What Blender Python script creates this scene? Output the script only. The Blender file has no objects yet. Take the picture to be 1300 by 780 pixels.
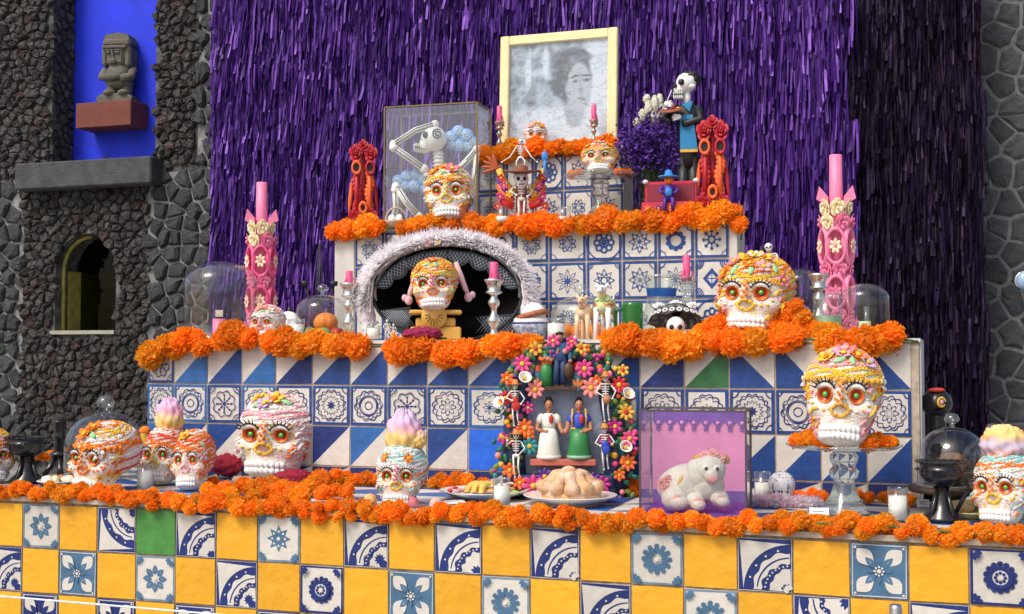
import bpy, bmesh, math, random
import numpy as np
from mathutils import Vector, Matrix, Euler
PI = math.pi
R = math.radians
random.seed(7)
sc = bpy.context.scene
COL = sc.collection

# ---------------------------------------------------------------- camera, sky, sun, exposure
CAMZ = 1.55
FPX, YAW, PITCH = 1600.0, 19.0, 2.15
cam_d = bpy.data.cameras.new('camera')
cam_d.sensor_width = 36.0
cam_d.lens = FPX / 1300 * 36
cam_d.clip_start = 0.05
cam_d.clip_end = 500
cam = bpy.data.objects.new('camera', cam_d)
cam.location = (0, 0, CAMZ)
cam.rotation_euler = (R(90 + PITCH), 0, R(YAW))
COL.objects.link(cam)
sc.camera = cam
world = bpy.data.worlds.new('World')
sc.world = world
world.use_nodes = True
wn = world.node_tree
sky = wn.nodes.new('ShaderNodeTexSky')
sky.sky_type = 'NISHITA'
sky.sun_disc = False
SUN_EL, SUN_AZ = 50.0, 205.0          # azimuth measured clockwise from +Y
sky.sun_elevation = R(SUN_EL)
sky.sun_rotation = R(SUN_AZ)
sky.air_density = 1.0
sky.dust_density = 4.0
sky.ozone_density = 0.6
wn.links.new(sky.outputs[0], wn.nodes['Background'].inputs[0])
wn.nodes['Background'].inputs[1].default_value = 0.115
sd = bpy.data.lights.new('sun', 'SUN')
sd.energy = 1.35
sd.angle = R(18)
sd.color = (1.0, 0.95, 0.88)
so = bpy.data.objects.new('sun', sd)
COL.objects.link(so)
_s = Vector((math.sin(R(SUN_AZ)) * math.cos(R(SUN_EL)), math.cos(R(SUN_AZ)) * math.cos(R(SUN_EL)), math.sin(R(SUN_EL))))
so.rotation_euler = _s.to_track_quat('Z', 'Y').to_euler()
sc.view_settings.view_transform = 'Standard'
sc.view_settings.look = 'None'
sc.view_settings.gamma = 1
sc.view_settings.use_curve_mapping = False
sc.view_settings.exposure = 0.66
sc.cycles.max_bounces = 10
sc.cycles.transparent_max_bounces = 16

# ---------------------------------------------------------------- measuring helpers
_rot = Euler(cam.rotation_euler).to_matrix()
def ray(px, py):
    return _rot @ Vector(((px - 650) / FPX, (390 - py) / FPX, -1))
def at(px, py, Y):                      # point of a vertical plane at depth Y
    d = ray(px, py)
    return Vector((0, 0, CAMZ)) + d * (Y / d.y)
def on(px, py, Z):                      # point of a horizontal plane at height Z
    d = ray(px, py)
    return Vector((0, 0, CAMZ)) + d * ((Z - CAMZ) / d.z)
def mpp(px, Y):                         # metres per pixel there
    d = ray(px, 450)
    return (Y / d.y) / FPX

# ---------------------------------------------------------------- materials
MATS = {}
def _princ(name):
    m = bpy.data.materials.new(name)
    m.use_nodes = True
    return m, m.node_tree, m.node_tree.nodes['Principled BSDF']
def mat(name, col, rough=0.6, metal=0.0, var=0.12, scale=30.0, bump=0.0, bscale=60.0, spec=0.5,
        island=0.0, objrand=0.0, sss=0.0, sheen=0.0, dirt=None, coat=0.0):
    if name in MATS: return MATS[name]
    m, nt, b = _princ(name)
    N, L = nt.nodes, nt.links
    tc = N.new('ShaderNodeTexCoord')
    nz = N.new('ShaderNodeTexNoise'); nz.inputs['Scale'].default_value = scale; nz.inputs['Detail'].default_value = 4
    L.new(tc.outputs['Object'], nz.inputs['Vector'])
    mr = N.new('ShaderNodeMapRange'); mr.inputs[1].default_value = .3; mr.inputs[2].default_value = .7
    mr.inputs[3].default_value = 1 - var; mr.inputs[4].default_value = 1 + var
    L.new(nz.outputs['Fac'], mr.inputs[0])
    fac = mr.outputs[0]
    if island:
        g = N.new('ShaderNodeNewGeometry')
        m2 = N.new('ShaderNodeMapRange'); m2.inputs[3].default_value = 1 - island; m2.inputs[4].default_value = 1 + island
        L.new(g.outputs['Random Per Island'], m2.inputs[0])
        mm = N.new('ShaderNodeMath'); mm.operation = 'MULTIPLY'
        L.new(fac, mm.inputs[0]); L.new(m2.outputs[0], mm.inputs[1]); fac = mm.outputs[0]
    if objrand:
        g = N.new('ShaderNodeObjectInfo')
        m2 = N.new('ShaderNodeMapRange'); m2.inputs[3].default_value = 1 - objrand; m2.inputs[4].default_value = 1 + objrand
        L.new(g.outputs['Random'], m2.inputs[0])
        mm = N.new('ShaderNodeMath'); mm.operation = 'MULTIPLY'
        L.new(fac, mm.inputs[0]); L.new(m2.outputs[0], mm.inputs[1]); fac = mm.outputs[0]
    vm = N.new('ShaderNodeVectorMath'); vm.operation = 'SCALE'
    vm.inputs[0].default_value = col
    L.new(fac, vm.inputs['Scale'])
    out = vm.outputs[0]
    if dirt:
        n2 = N.new('ShaderNodeTexNoise'); n2.inputs['Scale'].default_value = dirt[1]; n2.inputs['Detail'].default_value = 6
        L.new(tc.outputs['Object'], n2.inputs['Vector'])
        cr = N.new('ShaderNodeMapRange'); cr.inputs[1].default_value = .5; cr.inputs[2].default_value = .75
        cr.inputs[4].default_value = dirt[2]
        L.new(n2.outputs['Fac'], cr.inputs[0])
        mx = N.new('ShaderNodeMix'); mx.data_type = 'RGBA'
        L.new(cr.outputs[0], mx.inputs[0]); L.new(out, mx.inputs[6]); mx.inputs[7].default_value = (*dirt[0], 1)
        out = mx.outputs[2]
    L.new(out, b.inputs['Base Color'])
    b.inputs['Roughness'].default_value = rough
    b.inputs['Metallic'].default_value = metal
    b.inputs['Specular IOR Level'].default_value = spec
    if sss:
        b.inputs['Subsurface Weight'].default_value = sss
        b.inputs['Subsurface Radius'].default_value = (.01, .006, .004)
    if sheen: b.inputs['Sheen Weight'].default_value = sheen
    if coat: b.inputs['Coat Weight'].default_value = coat
    if bump:
        nb = N.new('ShaderNodeTexNoise'); nb.inputs['Scale'].default_value = bscale; nb.inputs['Detail'].default_value = 5
        L.new(tc.outputs['Object'], nb.inputs['Vector'])
        bp = N.new('ShaderNodeBump'); bp.inputs['Strength'].default_value = bump; bp.inputs['Distance'].default_value = .01
        L.new(nb.outputs['Fac'], bp.inputs['Height'])
        L.new(bp.outputs[0], b.inputs['Normal'])
    MATS[name] = m
    return m
def glass(name, tint=(.93, .96, .95), rough=0.02, ior=1.45, body=0.0):
    if name in MATS: return MATS[name]
    m = bpy.data.materials.new(name); m.use_nodes = True
    nt = m.node_tree; N, L = nt.nodes, nt.links
    N.remove(N['Principled BSDF'])
    tr = N.new('ShaderNodeBsdfTransparent'); tr.inputs[0].default_value = (*tint, 1)
    gl = N.new('ShaderNodeBsdfGlossy'); gl.inputs[0].default_value = (.95, .97, .97, 1); gl.inputs[1].default_value = rough
    lf = N.new('ShaderNodeLayerWeight'); lf.inputs[0].default_value = .5
    pw = N.new('ShaderNodeMath'); pw.operation = 'POWER'; pw.inputs[1].default_value = 3.2; L.new(lf.outputs['Facing'], pw.inputs[0])
    lw = N.new('ShaderNodeMath'); lw.operation = 'MULTIPLY_ADD'; lw.inputs[1].default_value = .75; lw.inputs[2].default_value = .045 * ior; L.new(pw.outputs[0], lw.inputs[0])
    mx = N.new('ShaderNodeMixShader')
    L.new(lw.outputs[0], mx.inputs[0]); L.new(tr.outputs[0], mx.inputs[1]); L.new(gl.outputs[0], mx.inputs[2])
    out = mx
    if body:
        df = N.new('ShaderNodeBsdfDiffuse'); df.inputs[0].default_value = (*[t * .8 for t in tint], 1)
        m2 = N.new('ShaderNodeMixShader'); m2.inputs[0].default_value = body
        L.new(mx.outputs[0], m2.inputs[1]); L.new(df.outputs[0], m2.inputs[2]); out = m2
    L.new(out.outputs[0], N['Material Output'].inputs[0])
    MATS[name] = m
    return m

# ---------------------------------------------------------------- mesh helpers
def Mx(loc=(0, 0, 0), rot=(0, 0, 0), s=(1, 1, 1)):
    if not hasattr(s, '__len__'): s = (s, s, s)
    return Matrix.LocRotScale(Vector(loc), Euler(rot), Vector(s))
def zto(d):                              # matrix turning local z to direction d
    return Vector(d).to_track_quat('Z', 'Y').to_matrix().to_4x4()
_SPH = {}
def _sphere(seg, rings):
    k = (seg, rings)
    if k not in _SPH:
        v = [(0, 0, 1)]
        for i in range(1, rings):
            a = PI * i / rings
            for j in range(seg):
                t = 2 * PI * j / seg
                v.append((math.sin(a) * math.cos(t), math.sin(a) * math.sin(t), math.cos(a)))
        v.append((0, 0, -1))
        f = [(0, 1 + j, 1 + (j + 1) % seg) for j in range(seg)]
        for i in range(rings - 2):
            o = 1 + i * seg
            for j in range(seg):
                f.append((o + j, o + seg + j, o + seg + (j + 1) % seg, o + (j + 1) % seg))
        o = 1 + (rings - 2) * seg
        f += [(o + j, len(v) - 1, o + (j + 1) % seg) for j in range(seg)]
        _SPH[k] = (v, f)
    return _SPH[k]
class MB:
    def __init__(s):
        s.v, s.f, s.mi, s.sm, s.mats = [], [], [], [], []
    def _m(s, m):
        if m not in s.mats: s.mats.append(m)
        return s.mats.index(m)
    def add(s, vs, fs, m, M=None, smooth=True):
        o = len(s.v)
        if M is not None: vs = [M @ Vector(p) for p in vs]
        s.v.extend([tuple(p) for p in vs])
        i = s._m(m)
        for f in fs:
            s.f.append(tuple(k + o for k in f)); s.mi.append(i); s.sm.append(smooth)
        return s
    def ell(s, c, r, m, seg=12, rings=8, M=None, rot=None):
        if not hasattr(r, '__len__'): r = (r, r, r)
        T = Mx(c, rot or (0, 0, 0), r)
        if M is not None: T = M @ T
        v, f = _sphere(seg, rings)
        return s.add(v, f, m, T)
    def tube(s, pts, rad, m, seg=8, M=None, caps=True):
        pts = [Vector(p) for p in pts]
        if not hasattr(rad, '__len__'): rad = [rad] * len(pts)
        vs, fs = [], []
        up = None
        for i, p in enumerate(pts):
            d = (pts[min(i + 1, len(pts) - 1)] - pts[max(i - 1, 0)])
            d = d.normalized() if d.length > 1e-9 else Vector((0, 0, 1))
            if up is None:
                up = d.orthogonal().normalized()
            else:
                up = (up - d * up.dot(d))
                up = up.normalized() if up.length > 1e-6 else d.orthogonal().normalized()
            w = d.cross(up)
            for j in range(seg):
                t = 2 * PI * j / seg
                vs.append(p + (up * math.cos(t) + w * math.sin(t)) * rad[i])
        for i in range(len(pts) - 1):
            for j in range(seg):
                a, b = i * seg + j, i * seg + (j + 1) % seg
                fs.append((a, b, b + seg, a + seg))
        if caps:
            fs.append(tuple(range(seg))[::-1])
            fs.append(tuple((len(pts) - 1) * seg + j for j in range(seg)))
        return s.add(vs, fs, m, M)
    def lathe(s, prof, m, seg=24, M=None, wav=None):
        vs, fs = [], []
        for i, (r, z) in enumerate(prof):
            for j in range(seg):
                t = 2 * PI * j / seg
                rr = r
                if wav: rr = r * (1 + wav[1] * math.cos(wav[0] * t))
                vs.append((rr * math.cos(t), rr * math.sin(t), z))
        for i in range(len(prof) - 1):
            for j in range(seg):
                a, b = i * seg + j, i * seg + (j + 1) % seg
                fs.append((a, b, b + seg, a + seg))
        return s.add(vs, fs, m, M)
    def box(s, c, d, m, M=None, ch=0.0):
        hx, hy, hz = d[0] / 2, d[1] / 2, d[2] / 2
        T = Mx(c)
        if M is not None: T = M @ T
        if ch:
            bm = bmesh.new()
            for sx in (-1, 1):
                for sy in (-1, 1):
                    for sz in (-1, 1):
                        bm.verts.new((sx * hx, sy * (hy - ch), sz * (hz - ch)))
                        bm.verts.new((sx * (hx - ch), sy * hy, sz * (hz - ch)))
                        bm.verts.new((sx * (hx - ch), sy * (hy - ch), sz * hz))
            bmesh.ops.convex_hull(bm, input=bm.verts[:])
            bm.verts.index_update()
            vs = [v.co.copy() for v in bm.verts]; fs = [[v.index for v in f.verts] for f in bm.faces]
            bm.free()
            return s.add(vs, fs, m, T, False)
        v = [(x, y, z) for x in (-hx, hx) for y in (-hy, hy) for z in (-hz, hz)]
        f = [(0, 1, 3, 2), (4, 6, 7, 5), (0, 4, 5, 1), (2, 3, 7, 6), (0, 2, 6, 4), (1, 5, 7, 3)]
        return s.add(v, f, m, T, False)
    def prism(s, poly, y0, y1, m, M=None, smooth=False):        # poly in (x, z), from y0 to y1
        n = len(poly)
        v = [(x, y0, z) for x, z in poly] + [(x, y1, z) for x, z in poly]
        f = [tuple(range(n))[::-1], tuple(range(n, 2 * n))]
        f += [(i, (i + 1) % n, (i + 1) % n + n, i + n) for i in range(n)]
        return s.add(v, f, m, M, smooth)
    def torus(s, c, RR, r, m, seg=20, sub=8, M=None, rot=(0, 0, 0), sc_=(1, 1, 1), arc=(0, 2 * PI)):
        vs, fs = [], []
        full = abs(arc[1] - arc[0] - 2 * PI) < 1e-6
        n = seg if full else seg + 1
        for i in range(n):
            t = arc[0] + (arc[1] - arc[0]) * i / seg
            for j in range(sub):
                u = 2 * PI * j / sub
                vs.append(((RR + r * math.cos(u)) * math.cos(t), (RR + r * math.cos(u)) * math.sin(t), r * math.sin(u)))
        for i in range(seg if full else seg):
            for j in range(sub):
                a = i * sub; b = ((i + 1) % n) * sub
                fs.append((a + j, b + j, b + (j + 1) % sub, a + (j + 1) % sub))
        T = Mx(c, rot, sc_)
        if M is not None: T = M @ T
        return s.add(vs, fs, m, T)
    def flower(s, c, n, r, mp, mc, M=None, rot=(0, 0, 0), cup=0.25, cr=0.3):   # faces local -y
        T = Mx(c, rot)
        if M is not None: T = M @ T
        for k in range(n):
            a = 2 * PI * k / n
            P = T @ Mx((math.sin(a) * r * .58, -r * .1, math.cos(a) * r * .58), (0, a, 0)) @ Mx(rot=(cup, 0, 0))
            s.ell((0, 0, 0), (r * 1.9 / n if n > 5 else r * .34, r * .1, r * .44), mp, 8, 5, P)
        s.ell((0, -r * .16, 0), (r * cr, r * .16, r * cr), mc, 8, 6, T)
        return s
    def rose(s, c, r, m, M=None, rot=(0, 0, 0), layers=3, n=5):            # faces local -y, ruffled cups
        T = Mx(c, rot)
        if M is not None: T = M @ T
        for l in range(layers):
            rr = r * (1 - l * .3)
            for k in range(n):
                a = 2 * PI * (k + l * .5) / n
                P = T @ Mx((math.sin(a) * rr * .5, -r * .16 * l, math.cos(a) * rr * .5), (0, a, 0)) @ Mx(rot=(.35 + .35 * l, 0, 0))
                s.ell((0, 0, 0), (rr * .52, r * .07, rr * .5), m, 8, 5, P)
        s.ell((0, -r * .4, 0), r * .18, m, 6, 5, T)
        return s
    def build(s, name, parent=None, loc=None, rot=None):
        me = bpy.data.meshes.new(name)
        me.from_pydata(s.v, [], s.f)
        for m in s.mats: me.materials.append(m)
        me.polygons.foreach_set('material_index', s.mi)
        me.polygons.foreach_set('use_smooth', s.sm)
        me.update()
        return link(name, me, parent, loc, rot)
def link(name, me, parent=None, loc=None, rot=None):
    o = bpy.data.objects.new(name, me)
    COL.objects.link(o)
    if parent: o.parent = parent
    if loc is not None: o.location = loc
    if rot is not None: o.rotation_euler = rot
    return o
def tag(o, label=None, cat=None, group=None, kind=None):
    if label: o['label'] = label
    if cat: o['category'] = cat
    if group: o['group'] = group
    if kind: o['kind'] = kind
    return o
def thing(name, label, cat, loc=(0, 0, 0), rz=0.0, group=None, s=1.0):
    o = bpy.data.objects.new(name, None)
    o.empty_display_size = .05
    COL.objects.link(o)
    o.location = loc; o.rotation_euler = (0, 0, rz); o.scale = (s, s, s)
    return tag(o, label, cat, group)
def copy_tree(o, parent=None):
    c = o.copy(); COL.objects.link(c); c.parent = parent
    for ch in list(o.children): copy_tree(ch, c)
    return c
def lerp(a, b, t): return a + (b - a) * t
def rnd(a, b): return random.uniform(a, b)
# ================================================================ SETTING
D1, D2, D3, D4, D5, DW = 3.556, 4.30, 4.85, 5.10, 5.85, 6.15
T1, T2, T3, T4 = CAMZ - .485, CAMZ + .05, CAMZ + .53, CAMZ + .87
g = MB(); g.box((0, 0, -.05), (160, 160, .1), mat('paving', (.30, .29, .27), .9, var=.2, scale=3, bump=.3, bscale=20))
tag(g.build('ground'), kind='structure')

# ---------------- stone walls
m_mort = mat('mortar_light', (.21, .21, .21), .95, var=.35, scale=18, bump=.6, bscale=60)
m_mortd = mat('mortar_dark', (.075, .072, .07), .95, var=.5, scale=22, bump=.6, bscale=60, dirt=((.3, .29, .28), 14, .55))
m_grey = mat('basalt', (.036, .038, .041), .85, var=.35, scale=25, bump=.5, bscale=70, objrand=.35)
m_greyr = mat('basalt_round', (.046, .050, .055), .8, var=.3, scale=22, bump=.5, bscale=60, objrand=.3)
m_rub = mat('lava_rubble', (.041, .037, .035), .95, var=.5, scale=30, bump=.7, bscale=70, objrand=.5, dirt=((.17, .16, .15), 11, .3))
m_rub2 = mat('lava_rubble_red', (.050, .034, .030), .95, var=.5, scale=30, bump=.7, bscale=70, objrand=.4)
m_rubs = mat('lava_rubble_mass', (.041, .037, .035), .95, var=.5, scale=30, bump=.7, bscale=70, island=.5, dirt=((.17, .16, .15), 11, .3))
def clip_poly(poly, n, c):                # keep points with n.p <= c
    out = []
    for i in range(len(poly)):
        a, b = poly[i], poly[(i + 1) % len(poly)]
        da, db = a[0] * n[0] + a[1] * n[1] - c, b[0] * n[0] + b[1] * n[1] - c
        if da <= 0: out.append(a)
        if da * db < 0:
            t = da / (da - db); out.append((a[0] + (b[0] - a[0]) * t, a[1] + (b[1] - a[1]) * t))
    return out
def voronoi(x0, x1, z0, z1, size, jit=.42, keep=lambda x, z: True, asp=1.0):
    nx, nz = max(1, int((x1 - x0) / (size * asp))), max(1, int((z1 - z0) / size))
    dx, dz = (x1 - x0) / nx, (z1 - z0) / nz
    P = {}
    for i in range(-1, nx + 1):
        for j in range(-1, nz + 1):
            off = .25 if j % 2 else -.25
            P[i, j] = (x0 + (i + .5 + off + rnd(-jit, jit)) * dx, z0 + (j + .5 + rnd(-jit, jit)) * dz)
    cells = []
    for i in range(nx):
        for j in range(nz):
            p = P[i, j]
            if not keep(*p): continue
            poly = [(p[0] - 2 * dx, p[1] - 2 * dz), (p[0] + 2 * dx, p[1] - 2 * dz), (p[0] + 2 * dx, p[1] + 2 * dz), (p[0] - 2 * dx, p[1] + 2 * dz)]
            for a in range(-2, 3):
                for b in range(-2, 3):
                    q = P.get((i + a, j + b))
                    if q is None or (a == 0 and b == 0): continue
                    n = (q[0] - p[0], q[1] - p[1])
                    c = (q[0] ** 2 + q[1] ** 2 - p[0] ** 2 - p[1] ** 2) / 2
                    poly = clip_poly(poly, n, c)
                    if len(poly) < 3: break
                if len(poly) < 3: break
            if len(poly) >= 3: cells.append((p, poly))
    return cells
def stone_mesh(p, poly, gap, h, rough, round_=False):
    cx = sum(a for a, b in poly) / len(poly); cz = sum(b for a, b in poly) / len(poly)
    pts = []
    for k in range(len(poly)):
        a, b = poly[k], poly[(k + 1) % len(poly)]
        pts.append(a)
        if math.hypot(a[0] - b[0], a[1] - b[1]) > gap * 3: pts.append(((a[0] + b[0]) / 2, (a[1] + b[1]) / 2))
    if round_:
        q = [((pts[k - 1][0] + 2 * pts[k][0] + pts[(k + 1) % len(pts)][0]) / 4, (pts[k - 1][1] + 2 * pts[k][1] + pts[(k + 1) % len(pts)][1]) / 4) for k in range(len(pts))]
        pts = q
    rmean = sum(math.hypot(a - cx, b - cz) for a, b in pts) / len(pts)
    s1 = max(.3, 1 - gap / rmean)
    n = len(pts)
    v = []
    jt = [rnd(.93, 1.05) for _ in range(n)]
    for (s, y) in ((s1, .012), (s1 * .97, -h * .6), (s1 * .72, -h)):
        for k, (a, b) in enumerate(pts):
            v.append(((a - cx) * s * jt[k] + cx + rnd(-1, 1) * rough * .3, y + rnd(-1, 1) * rough * (0 if y > 0 else 1), (b - cz) * s * jt[k] + cz + rnd(-1, 1) * rough * .3))
    v.append((cx, -h * 1.05 + rnd(-1, 1) * rough, cz))
    f = []
    for r_ in range(2):
        for k in range(n):
            a, b = r_ * n + k, r_ * n + (k + 1) % n
            f.append((a, b, b + n, a + n))
    for k in range(n): f.append((2 * n + k, 2 * n + (k + 1) % n, 3 * n))
    return v, f, (cx, cz)
def lay(cells, parent, M, gap, h, rough, mats, limit, name='stone', mass=None, round_=False):
    # the largest cells become parts of their own, the rest one mass
    def area(c):
        return abs(sum(c[1][k][0] * c[1][(k + 1) % len(c[1])][1] - c[1][(k + 1) % len(c[1])][0] * c[1][k][1] for k in range(len(c[1])))) / 2
    cells = sorted(cells, key=area, reverse=True)
    rest = MB()
    for i, (p, poly) in enumerate(cells):
        v, f, c = stone_mesh(p, poly, gap, h * rnd(.7, 1.4), rough, round_)
        if i < limit:
            b = MB(); b.add([(x - c[0], y, z - c[1]) for x, y, z in v], f, random.choice(mats), smooth=round_)
            o = b.build(name, parent)
            o.matrix_local = M @ Mx((c[0], 0, c[1]))
        else:
            rest.add(v, f, mass, M, smooth=round_)
    if rest.v:
        tag(rest.build('rubble_mass', parent), kind='stuff')
def wx(px): return at(px, 300, DW).x
def wz(py, px=100): return at(px, py, DW).z
# left wall ----------------------------------------------------
NX0, NX1 = wx(64), wx(196)             # niche opening on the wall face
NZ0 = wz(206)
AX0, AX1, AZ0, AZ1 = wx(71), wx(148), wz(424), wz(297)
LX0, LX1 = wx(-120), wx(300)
TOPZ = 4.6
lw = thing('stone_wall', 'dark lava stone wall on the left with blue niche and arched window', 'wall', (0, DW, 0))
b = MB()
def wbox(bb, x0, x1, z0, z1, y0=0.0, y1=.6, m=m_mortd):
    bb.box(((x0 + x1) / 2, (y0 + y1) / 2, (z0 + z1) / 2), (x1 - x0, y1 - y0, z1 - z0), m)
wbox(b, LX0, NX0, NZ0, TOPZ); wbox(b, NX1, LX1, NZ0, TOPZ)
wbox(b, LX0, AX0, 0, NZ0); wbox(b, AX1, LX1, 0, NZ0, m=m_mortd)
wbox(b, AX0, AX1, 0, AZ0); 
# piece above the arch with a round-headed cut
acx, ar = (AX0 + AX1) / 2, (AX1 - AX0) / 2
poly = [(AX0, AZ1 - ar)] + [(acx - ar * math.cos(PI * k / 14), AZ1 - ar + ar * math.sin(PI * k / 14)) for k in range(1, 14)] + [(AX1, AZ1 - ar), (AX1, NZ0), (AX0, NZ0)]
b.prism(poly, 0, .6, m_mortd)
b.build('wall_core', lw)
REC = .19
m_blue = mat('cobalt_wall', (.008, .03, .66), .75, var=.16, scale=6, bump=.08, bscale=50)
b = MB(); wbox(b, NX0 - .02, NX1 + .02, NZ0 - .02, TOPZ, REC, REC + .06, m_blue); b.build('niche_back', lw)
# window in the arched opening
m_yel = mat('ochre_jamb', (.30, .27, .05), .8, var=.3, scale=20)
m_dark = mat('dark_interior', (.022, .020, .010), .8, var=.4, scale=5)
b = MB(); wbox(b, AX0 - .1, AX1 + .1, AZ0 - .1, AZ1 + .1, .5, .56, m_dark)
b.box((AX0 + .015, .3, (AZ0 + AZ1 - ar) / 2), (.02, .4, AZ1 - AZ0 - ar), m_yel)
b.build('window_interior', lw)
b = MB()
m_fr = mat('pale_frame', (.33, .32, .25), .7)
b.box((acx, .02, AZ0 + .008), (AX1 - AX0 + .02, .1, .022), m_fr)
b.build('window_sill', lw)
b = MB()
pts = [(AX0 + .012, .06, AZ0 + .02), (AX0 + .012, .06, AZ1 - ar)] + [(acx - (ar - .012) * math.cos(PI * k / 14), .06, AZ1 - ar + (ar - .012) * math.sin(PI * k / 14)) for k in range(1, 8)]
b.tube(pts, .013, m_yel, 6); b.box((acx - .02, .3, (AZ0 + AZ1) / 2), (.012, .02, AZ1 - AZ0 - .02), mat('window_bar', (.06, .055, .03), .6))
b.build('window_frame', lw)
b = MB(); b.prism([(x, z) for x, z in [(AX0, AZ0)] + poly[:15] + [(AX1, AZ0)]], .2, .204, glass('window_pane', (.55, .55, .5), .05, .12))
b.build('window_pane', lw)
gx0, gx1 = wx(28), wx(190)             # grey ashlar left and right of the rubble
def in_open(x, z, mrg=.0):
    if NX0 - mrg < x < NX1 + mrg and z > NZ0 - mrg: return True
    if AX0 - mrg < x < AX1 + mrg and AZ0 - mrg < z < AZ1 - ar: return True
    return math.hypot(x - acx, z - (AZ1 - ar)) < ar + mrg and z >= AZ1 - ar
def is_grey(x, z):
    if z < wz(225): return x < gx0 or x > gx1
    return x > wx(251)
cells = voronoi(LX0, LX1, .9, wz(-60), .088, .40, lambda x, z: is_grey(x, z) and not in_open(x, z, .03), 1.1)
# pale mortar backing only where the grey stones are
b = MB()
wbox(b, LX0, gx0 + .02, .0, wz(225), -.006, .02, m_mort); wbox(b, gx1 - .01, LX1, 0, wz(225), -.006, .02, m_mort); wbox(b, wx(251), LX1, wz(225), TOPZ, -.006, .02, m_mort)
b.build('mortar_bed', lw)
lay(cells, lw, Matrix.Identity(4), .007, .03, .005, [m_grey], 400)
cells = voronoi(LX0, LX1, .9, wz(-60), .05, .44, lambda x, z: not is_grey(x, z) and not in_open(x, z, .008), 1.15)
lay(cells, lw, Matrix.Identity(4), .0035, .026, .008, [m_rub, m_rub, m_rub2], 300, mass=m_rubs, name='rubble_stone')
# stones on the left reveal of the niche
cells = voronoi(0, REC, NZ0, wz(-60), .05, .4)
lay(cells, lw, Mx((NX0, REC, 0), (0, 0, R(-90))) @ Mx((0, 0, 0)), .0035, .02, .006, [m_rub, m_rub2], 0, mass=m_rubs)
# sill slab, red ledge and idol
p0, p1 = at(18, 220, DW - .13).x, at(191, 220, DW - .13).x
sl = MB(); zt, zb = at(105, 203, DW - .13).z, at(105, 237, DW - .13).z
sl.box(((p0 + p1) / 2, DW - .015, (zt + zb) / 2), (p1 - p0, .23, zt - zb), mat('sill_stone', (.058, .060, .063), .9, var=.3, scale=14, bump=.5, bscale=60), ch=.008)
tag(sl.build('stone_sill'), 'long grey stone slab sill under the blue niche', 'sill')
YN = DW + REC
ledge = thing('wall_ledge', 'red painted block ledge on the blue niche wall under the stone idol', 'ledge')
l0, l1 = at(96, 140, YN - .17), at(166, 140, YN - .17)
lzt, lzb = at(130, 129, YN - .17).z, at(130, 161, YN - .17).z
b = MB(); b.box(((l0.x + l1.x) / 2, YN - .085, (lzt + lzb) / 2), (l1.x - l0.x, .17, lzt - lzb), mat('red_ledge', (.15, .035, .022), .75, var=.15, scale=12, bump=.1), ch=.004)
b.build('block', ledge)
m_idol = mat('idol_stone', (.125, .115, .092), .9, var=.3, scale=18, bump=.5, bscale=40)
ix = (l0.x + l1.x) / 2 + .03
idol = thing('stone_idol', 'carved grey stone idol with square headdress on the red ledge', 'statue', (ix, YN - .085, lzt), R(12))
b = MB()
b.prism([(-.09, 0), (.115, 0), (.12, .03), (.09, .052), (-.07, .048), (-.1, .025)], -.06, .06, m_idol); b.build('plinth', idol)
b = MB()
for sx in (-1, 1):
    b.tube([(.02 + sx * .045, 0, .04), (.02 + sx * .045, 0, .11)], [.036, .034], m_idol, 10)
    b.ell((.02 + sx * .045, -.035, .055), (.038, .05, .022), m_idol)
b.ell((.02, 0, .12), (.088, .062, .04), m_idol); b.ell((.02, 0, .18), (.082, .06, .07), m_idol)
b.tube([(-.062, .0, .2), (-.07, -.04, .155), (0, -.068, .145), (.06, -.064, .15)], [.028, .027, .024, .02], m_idol, 8)
b.tube([(.1, .0, .2), (.108, -.04, .15), (.05, -.066, .14)], [.028, .027, .024], m_idol, 8)
b.build('body', idol)
b = MB()
b.box((.015, -.005, .275), (.125, .11, .125), m_idol, ch=.025)
b.box((.085, .01, .275), (.04, .12, .13), m_idol, ch=.012); b.box((-.058, .01, .275), (.035, .12, .11), m_idol, ch=.012)
b.prism([(-.0, .275), (.012, .27), (.006, .305), (-.004, .305)], -.078, -.05, m_idol)
for sx in (-1, 1): b.ell((.003 + sx * .028, -.06, .292), (.017, .012, .009), m_idol); b.ell((.003 + sx * .028, -.058, .306), (.022, .014, .006), m_idol)
b.ell((.004, -.06, .245), (.024, .012, .007), m_idol); b.ell((.004, -.059, .234), (.022, .012, .006), m_idol)
b.build('head', idol)
b = MB(); b.box((.02, 0, .355), (.17, .125, .05), m_idol, ch=.014); b.box((.01, -.012, .325), (.15, .115, .02), m_idol, ch=.006); b.prism([(-.06, .37), (.1, .37), (.09, .4), (.03, .412), (-.045, .402)], -.055, .055, m_idol)
b.build('headdress', idol)
# right wall -----------------------------------------------------
rw = thing('stone_wall', 'grey rounded stone wall with pale mortar at the right edge', 'wall', (0, DW, 0))
RX0, RX1 = wx(1180), wx(1420)
b = MB(); wbox(b, RX0, RX1, 0, TOPZ, 0, .5, mat('mortar_grey', (.15, .155, .16), .95, var=.3, scale=20, bump=.6, bscale=50)); b.build('wall_core', rw)
cells = voronoi(RX0 + .1, RX1, .9, wz(-60), .108, .36, asp=1.05)
lay(cells, rw, Matrix.Identity(4), .0075, .009, .003, [m_greyr], 300, round_=False)
# wall behind the fringe (a plain body that closes the gap)
b = MB(); b.box(((LX1 + RX0) / 2, DW + .3, TOPZ / 2), (RX0 - LX1 - .01, .5, TOPZ), m_mortd); tag(b.build('back_wall'), 'plain dark wall hidden behind the purple fringe', 'wall')

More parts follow.
